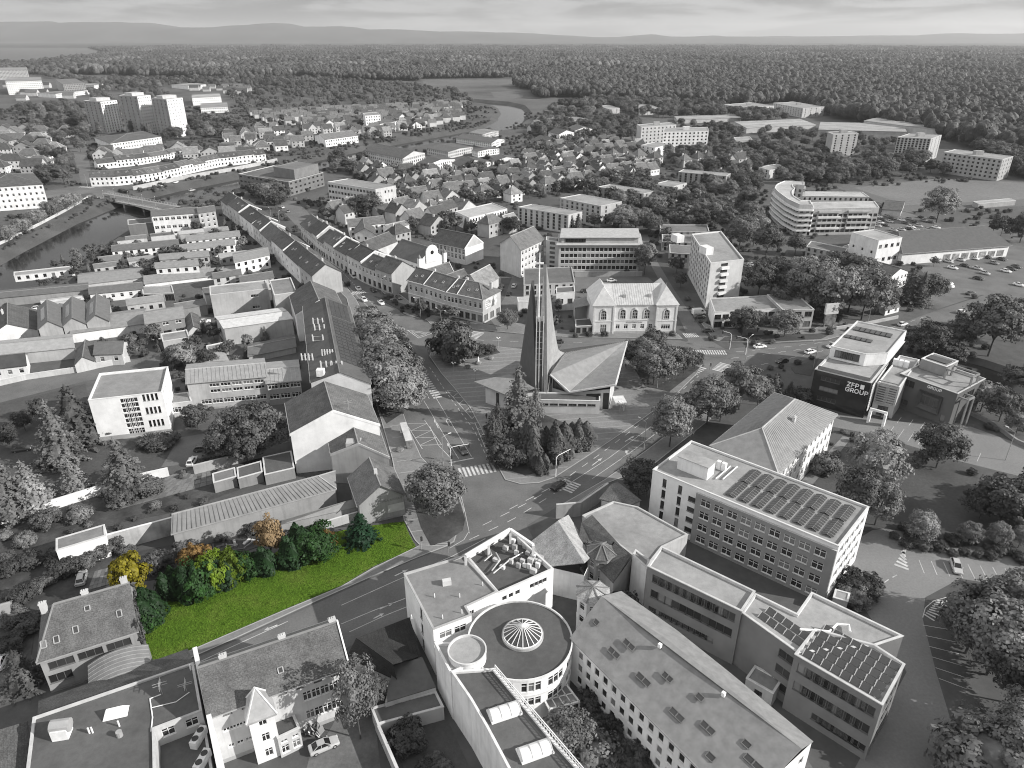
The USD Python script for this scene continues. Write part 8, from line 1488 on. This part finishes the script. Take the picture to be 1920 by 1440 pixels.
def car_class(key, paint, kind):
    path = f'/World/car_kind_{key}'; stage.CreateClassPrim(path); pm = car_paint(paint)
    def put(mb, nm, m, sm=35): usdkit.mesh(stage, numbered(path + '/' + nm), (np.array([tuple(q) for q in mb.v], float), np.array(mb.f)), m, sm)
    L = 2.2 if kind != 'van' else 2.6; W = .89 if kind != 'van' else .98
    if kind == 'van':
        put(loft([(-L, W * .92, W * .9, .3, 2.0), (-L + .1, W, W * .94, .28, 2.2), (1.1, W, W * .94, .28, 2.25), (1.6, W, W * .92, .28, 1.95), (2.0, W * .97, W * .9, .28, 1.25), (L - .1, W * .93, W * .86, .3, 1.05), (L, W * .85, W * .78, .34, .85)]), 'body', pm)
        gl = MB().quad((1.15, -W * .86, 2.2), (1.15, W * .86, 2.2), (2.0, W * .86, 1.28), (2.0, -W * .86, 1.28)); gl.v = [np.array(q) + (.04, 0, .03) for q in gl.v]; put(gl, 'windscreen', CG)
        for s in (-1, 1): put(MB().quad((.5, s * (W + .005), 1.35), (1.6, s * (W + .005), 1.3), (1.25, s * (W - .03), 1.95), (.5, s * (W - .03), 1.95)), 'side_window', CG)
    else:
        put(loft([(-L, W * .86, W * .78, .36, .82), (-L + .12, W * .95, W * .86, .26, .95), (-1.3, W, W * .88, .2, .98), (.6, W, W * .88, .2, .94), (1.4, W * .98, W * .84, .2, .86), (L - .12, W * .92, W * .76, .24, .72), (L, W * .8, W * .66, .34, .6)]), 'body', pm)
        tail = -1.95 if kind == 'estate' else -1.75; rt = -1.5 if kind == 'estate' else -.95
        b = [(tail, W * .80, .93), (rt, W * .62, 1.43), (.15, W * .63, 1.46), (.95, W * .80, .92)]; g = MB()
        P4 = lambda i, s: np.array([b[i][0], s * b[i][1], b[i][2]])
        put(MB().quad(P4(0, -1), P4(0, 1), P4(1, 1), P4(1, -1)), 'rear_window', CG); put(MB().quad(P4(3, 1), P4(3, -1), P4(2, -1), P4(2, 1)), 'windscreen', CG)
        for s in (-1, 1): put(MB().poly([P4(0, s), P4(1, s), P4(2, s), P4(3, s)]), 'side_window', CG)
        r = MB().quad(P4(1, -1), P4(1, 1), P4(2, 1), P4(2, -1)); r.v = [q + (0, 0, .012) for q in r.v]
        for s in (-1, 1): r.bar(P4(0, s), P4(1, s), .035).bar(P4(2, s), P4(3, s), .035).bar((-.45, s * W * .80, .93), (-.45, s * W * .64, 1.44), .035)
        put(r, 'roof', pm, False)
    for x in (-L * .62, L * .64):
        for s in (-1, 1):
            w = MB().tube([(x, s * (W - .17), .32), (x, s * (W + .01), .32)], .32, 14); put(w, 'wheel', TYRE); put(MB().tube([(x, s * (W + .012), .32), (x, s * (W + .025), .32)], .19, 10), 'rim', RIM)
    for s in (-1, 1): put(MB().box((L - .08, s * W * .62), (1, 0), .08, .16, .58, .72), 'headlight', LAMPW, False); put(MB().box((-L + .06, s * W * .66), (1, 0), .07, .13, .68, .84), 'tail_light', LAMPR, False); put(MB().box((.75, s * (W + .08)), (1, 0), .07, .09, .9, 1.02), 'mirror', pm, False)
for k, g in CARC.items():
    for kd in ('sedan', 'estate'): car_class(f'{k}_{kd}', g, kd)
car_class('white_van', .74, 'van')
CARS = 0
def car(key, a, b, label, group='cars on the streets and car parks', z=.02):
    """Car of that colour at pixel a, heading towards pixel b."""
    p, q = P(a), P(b); ang = math.degrees(math.atan2(q[1] - p[1], q[0] - p[0])); path = numbered('/World/' + ('parked_van' if 'van' in key else 'car')); x = UsdGeom.Xform.Define(stage, path)
    x.AddTranslateOp().Set((float(p[0]), float(p[1]), z)); x.AddRotateZOp().Set(ang); pr = x.GetPrim(); pr.GetReferences().AddInternalReference(f'/World/car_kind_{key}'); pr.SetInstanceable(True); tag(pr, label, 'van' if 'van' in key else 'car', group)
for key, a, b, lb in (('white_sedan', (672, 543), (640, 510), 'white car just past the zebra crossing on the main street'), ('white_estate', (683, 564), (720, 600), 'white car coming down the main street, nearest the crossing'), ('white_sedan', (715, 570), (750, 600), 'white car on the main street beside the planted verge'), ('dark_estate', (867, 847), (893, 880), 'dark car waiting at the stop line by the signal arm'), ('black_estate', (1047, 914), (1075, 895), 'black estate car on the zebra stripes at the junction'),
    ('black_sedan', (1466, 680), (1420, 690), 'black car turning towards the junction from the bridge road'), ('white_sedan', (1424, 652), (1470, 646), 'white taxi on the bridge road below the pavilion trees'), ('white_estate', (1519, 662), (1560, 652), 'white car on the main road left of the black office'), ('silver_estate', (1559, 651), (1520, 662), 'silver car just behind the black office roof'), ('dark_sedan', (1045, 643), (1010, 643), 'dark car half hidden behind the church roof'),
    ('silver_estate', (1792, 1066), (1800, 1090), 'silver car alone in the car park bays'), ('silver_sedan', (1240, 1196), (1290, 1220), 'silver car in the yard of the grey wing'), ('black_sedan', (1414, 1315), (1470, 1350), 'black car beside the transformer house'), ('silver_sedan', (608, 1402), (660, 1380), 'silver saloon in the yard of the mossy house'), ('silver_estate', (154, 1088), (158, 1070), 'pale car parked by the allotment bushes'), ('white_sedan', (3, 1244), (14, 1220), 'white car cut off by the left edge'), ('silver_sedan', (30, 1212), (40, 1190), 'grey car beside the dark garden conifer'),
    ('dark_estate', (381, 845), (420, 842), 'dark car in the school driveway'), ('white_estate', (361, 868), (372, 850), 'small white car at the driveway gate'), ('dark_sedan', (42, 845), (90, 838), 'dark car under the spruces at the left edge'), ('white_estate', (564, 786), (600, 783), 'white car parked beside the antenna block'), ('black_estate', (565, 775), (600, 772), 'black car parked behind the white one at the antenna block'), ('white_sedan', (384, 605), (420, 600), 'white car in the back yard by the rubble wall'), ('white_estate', (72, 580), (110, 575), 'white car beside the little corrugated shed'),
    ('white_estate', (964, 538), (990, 500), 'white car in the lane by the store'), ('black_sedan', (954, 553), (970, 520), 'black car parked in the lane below the white one'), ('black_estate', (1098, 548), (1130, 545), 'black car parked behind the town hall'), ('white_sedan', (1147, 528), (1190, 528), 'white car parked along the panel fence'), ('dark_sedan', (1311, 596), (1340, 594), 'dark car next to the white van at the pavilion'), ('white_van', (1310, 589), (1350, 586), 'white van parked at the end of the shop pavilion'), ('dark_sedan', (1327, 622), (1370, 621), 'dark car at the kerb before the shop pavilion'), ('dark_estate', (1313, 675), (1330, 650), 'dark car beside the church square trees'),
    ('dark_estate', (1659, 781), (1670, 760), 'dark car at the portal of the black office'), ('white_estate', (1692, 610), (1730, 598), 'pale car on the bridge approach'), ('silver_sedan', (1594, 630), (1640, 620), 'grey car on the road behind the black office'), ('white_estate', (1802, 587), (1850, 575), 'white car on the road near the pond trees'), ('white_van', (1776, 538), (1800, 545), 'white van at the supermarket car park entrance'), ('dark_sedan', (1819, 552), (1850, 545), 'dark car near the right-hand road of the supermarket'), ('silver_estate', (360, 358), (400, 350), 'pale car on the far embankment road')): car(key, a, b, lb)
rng = random.Random(9); cols = ['white_sedan', 'silver_estate', 'dark_sedan', 'black_sedan', 'white_estate', 'grey_estate', 'silver_sedan', 'dark_estate']
LP = [(1648, 408), (1664, 407), (1655, 413), (1672, 411), (1650, 419), (1668, 417), (1645, 425), (1660, 424), (1690, 414), (1705, 412), (1698, 420), (1715, 418), (1708, 427), (1722, 425), (1690, 432), (1705, 431), (1718, 433), (1732, 415), (1745, 418), (1750, 410), (1755, 428), (1740, 432), (1675, 433), (1728, 409), (1660, 402)]
items = [(x, y, f'{cols[(i * 5) % 8].split("_")[0]} car parked in the lot by the curved apartments') for i, (x, y) in enumerate(LP)]
def counted(items):
    g = {}; out = [None] * len(items)
    for i, (x, y, d) in enumerate(items): g.setdefault(d, []).append((x, i))
    for d, v in g.items():
        v.sort()
        for k, (_, i) in enumerate(v): out[i] = d if len(v) == 1 else f'{d}, {ORD[k]}'
    return out
for i, ((x, y), lb) in enumerate(zip(LP, counted(items))): car(cols[(i * 5) % 8], (x, y), (x + 20, y + 4), lb, 'cars in the residents lot')
SPOT = [(1786, 504), (1809, 500), (1832, 505), (1846, 514), (1886, 510), (1896, 506), (1905, 502), (1863, 495), (1910, 536), (1834, 524), (1778, 492), (1800, 489), (1826, 486), (1850, 484), (1878, 488), (1402, 502), (1410, 498), (1414, 506)]
items = [(x, y, f'{cols[(i * 3) % 8].split("_")[0]} car ' + ('on the supermarket car park' if x > 1500 else 'parked behind the apartment slab')) for i, (x, y) in enumerate(SPOT)]
for i, ((x, y), lb) in enumerate(zip(SPOT, counted(items))): car(cols[(i * 3) % 8], (x, y), (x + 20, y + 5), lb, 'cars on the supermarket car park' if x > 1500 else None)
EM = [(300, 350), (330, 343), (352, 338), (395, 327), (420, 322), (765, 391), (778, 395), (790, 408), (770, 399)]
items = [(x, y, f'{cols[(i * 3 + 1) % 8].split("_")[0]} car ' + ('on the square behind the ribbon-window slab' if x > 600 else 'along the far embankment houses')) for i, (x, y) in enumerate(EM)]
for i, ((x, y), lb) in enumerate(zip(EM, counted(items))): car(cols[(i * 3 + 1) % 8], (x, y), (x + 20, y - 5 if x < 600 else y + 6), lb, None)

KS = [(612, 478), (622, 487), (633, 497), (652, 512), (664, 521), (592, 458), (580, 446), (570, 432), (748, 560), (540, 398), (530, 390), (700, 546)]
items = [(x, y, f'{cols[(i * 3 + 2) % 8].split("_")[0]} car parked at the kerb along the upper main street') for i, (x, y) in enumerate(KS)]
for i, ((x, y), lb) in enumerate(zip(KS, counted(items))): car(cols[(i * 3 + 2) % 8], (x, y), (x + 22, y + 20), lb, None)
# ------------------------------------------------------------------ lamps, signals, shelter and small things
POLE = mat('metal', .3, rough=.5); LAMPH = mat('paint', .6)
def street_lamp(px, to, label, h=8.0, arms=1):
    p, q = P(px), P(to); d = (q - p); d[2] = 0; d /= np.linalg.norm(d); t = T('street_lamp', label, 'street lamp', p, 'street lamps'); m = MB().tube([p, p + (0, 0, h * .5), p + (0, 0, h)], [.11, .09, .06], 6); m.build('pole', POLE, t)
    for s in ((1,) if arms == 1 else (1, -1)): e = p + d * s * 1.9 + (0, 0, h + .5); MB().tube([p + (0, 0, h), e], .05, 5).build('arm', POLE, t); MB().box(e + d * s * .3, d, .4, .14, h + .42, h + .56).build('lamp_head', LAMPH, t)
for a, b, lb in (((831, 873), (845, 868), 'tall street lamp beside the signal arm at the junction'), ((1207, 843), (1180, 830), 'street lamp on the roadside before the solar office'), ((828, 622), (800, 612), 'two-armed street lamp above the round conifer'), ((789, 596), (770, 600), 'tall street lamp before the ornate corner house'), ((717, 558), (735, 552), 'street lamp opposite the white cars on the main street'), ((1525, 690), (1505, 678), 'street lamp on the verge left of the black office'), ((1626, 610), (1616, 606), 'curved street lamp at the bridge parapet'), ((1398, 676), (1412, 668), 'lamp with arm at the crossing below the pavilion'), ((510, 418), (500, 412), 'lamp post at the far end of the main street'), ((525, 425), (535, 418), 'second lamp post at the far end of the main street'), ((165, 352), (155, 345), 'lamp at the near side of the avenue by the bridge'), ((130, 345), (145, 340), 'lamp at the left side of the avenue by the bridge'), ((1885, 863), (1875, 858), 'lamp post beside the forecourt bays')): street_lamp(a, b, lb, arms=2 if 'two-armed' in lb else 1)
for i, (a, lb) in enumerate((((195, 374), 'first bridge lamp from the left'), ((215, 371), 'second bridge lamp from the left'), ((242, 377), 'third bridge lamp from the left'), ((268, 382), 'fourth bridge lamp from the left'), ((292, 386), 'last bridge lamp near the factory'))): street_lamp(a, (a[0] + 5, a[1] - 6), lb, 5.0)
def globe_lamp(px, label):
    p = P(px, .13); t = T('globe_lamp', label, 'street lamp', p, 'globe lamps of the church square'); MB().tube([p, p + (0, 0, 3.4)], [.1, .06], 7).build('pole', POLE, t)
    for i in range(3): a = i * 2.09 + .4; q = p + (.55 * math.cos(a), .55 * math.sin(a), 3.4); MB().tube([p + (0, 0, 3.2), q], .035, 5).build('arm', POLE, t); mb = MB(); s = trimesh.creation.icosphere(2, .22); s.apply_translation(q + (0, 0, .2)); mb.add(s).build('globe', WHITEP, t, smooth=True)
for a, lb in (((872, 694), 'globe lamp beside the flower bowls near the round conifer'), ((892, 714), 'globe lamp at the tip of the church wing roof'), ((934, 652), 'globe lamp at the end of the low hedge bed'), ((1162, 775), 'globe lamp at the right end of the church'), ((1232, 728), 'globe lamp under the pale tree by the church'), ((851, 700), 'globe lamp at the kerb below the round conifer')): globe_lamp(a, lb)
def signal(px, to, label, arm=True):
    p, q = P(px, .1), P(to, .1); d = q - p; L = np.linalg.norm(d); d /= L; t = T('traffic_light', label, 'traffic light', p, 'traffic lights'); h = 5.4 if arm else 3.2
    m = MB().tube([p, p + (0, 0, h)], .09, 6)
    if arm: m.tube([p + (0, 0, h), p + d * .8 + (0, 0, h + .35), p + d * L + (0, 0, h + .35)], .07, 6)
    m.build('pole', WHITEP if arm else POLE, t)
    for e, z in (((p + d * L, h - .5),) if arm else ()) + ((p + d * .2, 2.5),):
        MB().box(e, d, .18, .18, z, z + .95).build('signal_head', mat('paint', .03), t)
for a, b, lb, ar in (((846, 876), (880, 870), 'white signal arm over the stop line at the junction', True), ((1042, 894), (1068, 880), 'white signal arm over the road right of the church bed', True), ((790, 1032), (795, 1030), 'traffic light at the lawn corner of the meadow', False), ((841, 1042), (845, 1040), 'traffic light at the kerb below the mulched island', False), ((1368, 655), (1352, 650), 'signal arm at the upper crossing, left one', True), ((1398, 665), (1378, 660), 'signal arm at the upper crossing, right one', True), ((1330, 700), (1333, 698), 'traffic light at the right tip of the church square', False), ((936, 866), (939, 864), 'round sign post at the curb of the church bed', False)): signal(a, b, lb, ar)
t = T('bus_shelter', 'bus shelter with pale roof and poster panel at the stop', 'bus shelter', P((762, 838))); A, B = P((757, 808), 0)[:2], P((768, 842), 0)[:2]; u = (B - A) / np.linalg.norm(B - A); L = np.linalg.norm(B - A); n = np.array([-u[1], u[0]]); mid = (A + B) / 2
MB().box(mid, u, L / 2, .9, 2.5, 2.65).build('shelter_roof', mat('paint', .5), t); MB().box(mid - n * .8, u, L / 2 - .1, .03, .3, 2.4).build('rear_pane', GLASS[3], t); MB().box(B + n * .1, n, .65, .08, .3, 2.3).build('poster_panel', mat('paint', .12, lo=.3, hi=2.5), t)
for s in (-1, 1): MB().box(mid + u * s * (L / 2 - .2) - n * .8, u, .05, .05, 0, 2.5).build('post', POLE, t)
MB().box(mid - n * .5, u, L * .35, .2, .42, .5).build('bench', mat('plain', .2), t)
def planter(px, label, r=.9):
    p = P(px, .13); t = T('flower_bowl', label, 'planter', p, 'flower bowls on the square'); MB().tube([p, p + (0, 0, .5)], [r * .7, r], 12).build('bowl', CONC, t); mb = MB(); v, f = lump(2, 1, .4, 2, 3); mb.add(trimesh.Trimesh(v * (r * .9, r * .9, .4) + p + (0, 0, .55), f)).build('flowers', LEAF['b'], t)
for a, lb in (((877, 690), 'dark flower bowl at the foot of the globe lamp'), ((897, 682), 'flower bowl with a white statue base beside the square lamp'), ((861, 682), 'round bush in a bowl nearest the round conifer'), ((920, 673), 'flower bowl right of the statue on the square'), ((750, 845), 'flower pot beside the bus shelter')): planter(a, lb, 1.1)
p = P((897, 680), .6); t = T('statue', 'small white statue on a pedestal in front of the hedge bed', 'statue', p); MB().box(p, (1, 0), .4, .4, .13, 1.1).build('pedestal', CONC, t); mb = MB().tube([p + (0, 0, .5), p + (0, 0, 1.2), p + (0, 0, 1.7), p + (0, 0, 1.85), p + (0, 0, 2.1)], [.3, .22, .26, .1, .12], 8); mb.build('figure', WHITEP, t)
p = P((1553, 613)); t = T('advert_tower', 'dark advertising tower with pale head board beside the pavilion', 'advertising tower', p); MB().box(p, (1, .2), 2.2, .35, 1.0, 5.0).build('lower_board', mat('paint', .12, lo=.4, hi=2.0), t); MB().box(p, (1, .2), 2.6, .4, 5.1, 9.0).build('head_board', mat('paint', .5), t)
for s in (-1, 1): MB().box(p + (s * 1.8, s * .36, 0), (1, .2), .15, .15, 0, 5.1).build('post', POLE, t)
def person(px, label, coat, z=.13, head=0.0):
    p = P(px, z); t = T('person', label, 'person', p); J = lambda x, y, zz, r: (np.array([x, y, zz]), r)
    import manifold3d as m3
    def sph(j): s = m3.Manifold.sphere(j[1], 12); return s.translate(tuple(map(float, j[0])))
    c, s_ = math.cos(head), math.sin(head); rt = lambda x, y: (x * c - y * s_, x * s_ + y * c)
    def chain(*js): return [m3.Manifold.batch_hull([sph(a), sph(b)]) for a, b in zip(js[:-1], js[1:])]
    k = lambda x, y, zz, r: J(*rt(x, y), zz, r); parts = []
    for sd, st in ((-1, .16), (1, -.14)): parts += chain(k(sd * .09, 0, .9, .10), k(sd * .09, st * .5 + .03, .48, .07), k(sd * .09, st, .08, .05), k(sd * .09, st + .16, .05, .045)); parts += chain(k(sd * .19, 0, 1.40, .065), k(sd * .23, -st * .4, 1.12, .05), k(sd * .23, -st * 1.1, .86, .04))
    parts += chain(k(-.08, 0, .95, .13), k(-.13, 0, 1.38, .10), k(.13, 0, 1.38, .10), k(.08, 0, .95, .13), k(-.08, 0, .95, .13)); parts += chain(k(0, 0, 1.40, .07), k(0, .02, 1.56, .06), k(0, .03, 1.66, .105))
    mm = m3.Manifold.batch_boolean(parts, m3.OpType.Add).to_mesh(); MB().add(trimesh.Trimesh(mm.vert_properties[:, :3] + p, mm.tri_verts)).build('body', mat('paint', coat, rough=.8), t, smooth=40)
    q = trimesh.creation.icosphere(2, .112); q.apply_translation(p + np.array([*rt(0, -.005), 1.70])); MB().add(q).build('hair', mat('plain', .03), t, smooth=True)
person((1303, 604), 'person in dark clothes walking beside the white van', .08, .02); person((851, 886), 'person standing at the mulched island kerb', .05); person((782, 903), 'person in dark clothes walking near the depot house', .06); person((842, 886), 'pale-dressed person at the crossing by the mulched island', .4, head=.6); person((1267, 632), 'person on the pavement right of the town hall', .3); person((912, 785), 'person in dark clothes at the left foot of the church wing', .05); person((1173, 690), 'person seated edge of the church grove path', .12)

t = T('junk_pile', 'pile of leaning white boards and window frames in the yard', 'junk pile', P((588, 1372))); rj = random.Random(3)
for i in range(16):
    q = P((572 + rj.uniform(0, 34), 1376 - rj.uniform(0, 10))); a = rj.uniform(0, 3.1); u = np.array([math.cos(a), math.sin(a), 0]); w, hh = rj.uniform(.5, 1.1), rj.uniform(.6, 1.6); l = np.array([-u[1], u[0], 0]) * rj.uniform(.2, .7)
    MB().quad(q - u * w, q + u * w, q + u * w + l + (0, 0, hh), q - u * w + l + (0, 0, hh)).quad(q - u * w + (0, 0, .04), q + u * w + (0, 0, .04), q + u * w + l * 1.1 + (0, 0, hh + .03), q - u * w + l * 1.1 + (0, 0, hh + .03)).build('board', mat('paint', rj.choice((.7, .55, .3, .2))), t)
rj = random.Random(8); t = T('rubble', 'planks and rubble strewn over the vacant strip behind the meadow hedge', 'rubble', P((450, 1000)))
for i in range(40):
    f = rj.random(); q = P((350 + 300 * f + rj.uniform(-8, 8), 1050 - 85 * f + rj.uniform(-10, 10)), .16); a = rj.uniform(0, 3.1); MB().box(q, (math.cos(a), math.sin(a)), rj.uniform(.3, 1.4), rj.uniform(.08, .3), .1, rj.uniform(.25, .5)).build('plank', mat('paint', rj.choice((.4, .25, .12, .6))), t)

rj = random.Random(15); PATCH = [mat('ground', g, lo=.85, hi=1.1, small=2.0) for g in (.105, .17)]; onroad = prep(roads.buffer(-1.5))
for i in range(26):
    q = P((rj.uniform(650, 1250), rj.uniform(600, 1150)))[:2] if i < 18 else P((rj.uniform(1350, 1750), rj.uniform(590, 700)))[:2]
    if not onroad.contains(Point(*q)): continue
    if i % 2: MB().flat(Point(*q).buffer(.38), .027).build('manhole_cover', mat('plain', .07), None, kind='structure')
    else: MB().flat(affinity.rotate(sbox(q[0] - 1.6, q[1] - .7, q[0] + 1.6, q[1] + .7), rj.uniform(0, 180)).intersection(roads), .0235).build('asphalt_patch', PATCH[i % 4 // 2], None, kind='structure')
for key, x, y, h, w, label, cat, group in TREES:
    nm = {'plane': 'plane_tree', 'plane_loose': 'plane_tree', 'linden': 'linden_tree', 'oak': 'broadleaf_tree', 'maple': 'dark_tree', 'willow': 'willow_tree', 'birch': 'birch_tree', 'spruce': 'spruce_tree', 'silver_spruce': 'spruce_tree', 'pine': 'conifer_tree', 'poplar': 'poplar_tree', 'thuja': 'yew_shrub', 'shrub': 'shrub', 'dark_shrub': 'dark_shrub', 'small_tree': 'small_tree', 'small_dark': 'small_tree'}.get(key, 'meadow_shrub' if cat != 'tree' else 'meadow_tree')
    p = numbered('/World/' + nm); xf = UsdGeom.Xform.Define(stage, p)
    xf.AddTranslateOp().Set((x, y, 0.0)); xf.AddRotateZOp().Set(R.uniform(0, 360)); xf.AddScaleOp().Set((h * w, h * w, h))
    pr = xf.GetPrim(); pr.GetReferences().AddInternalReference(PROTO[key]); pr.SetInstanceable(True); tag(pr, label, cat, group)
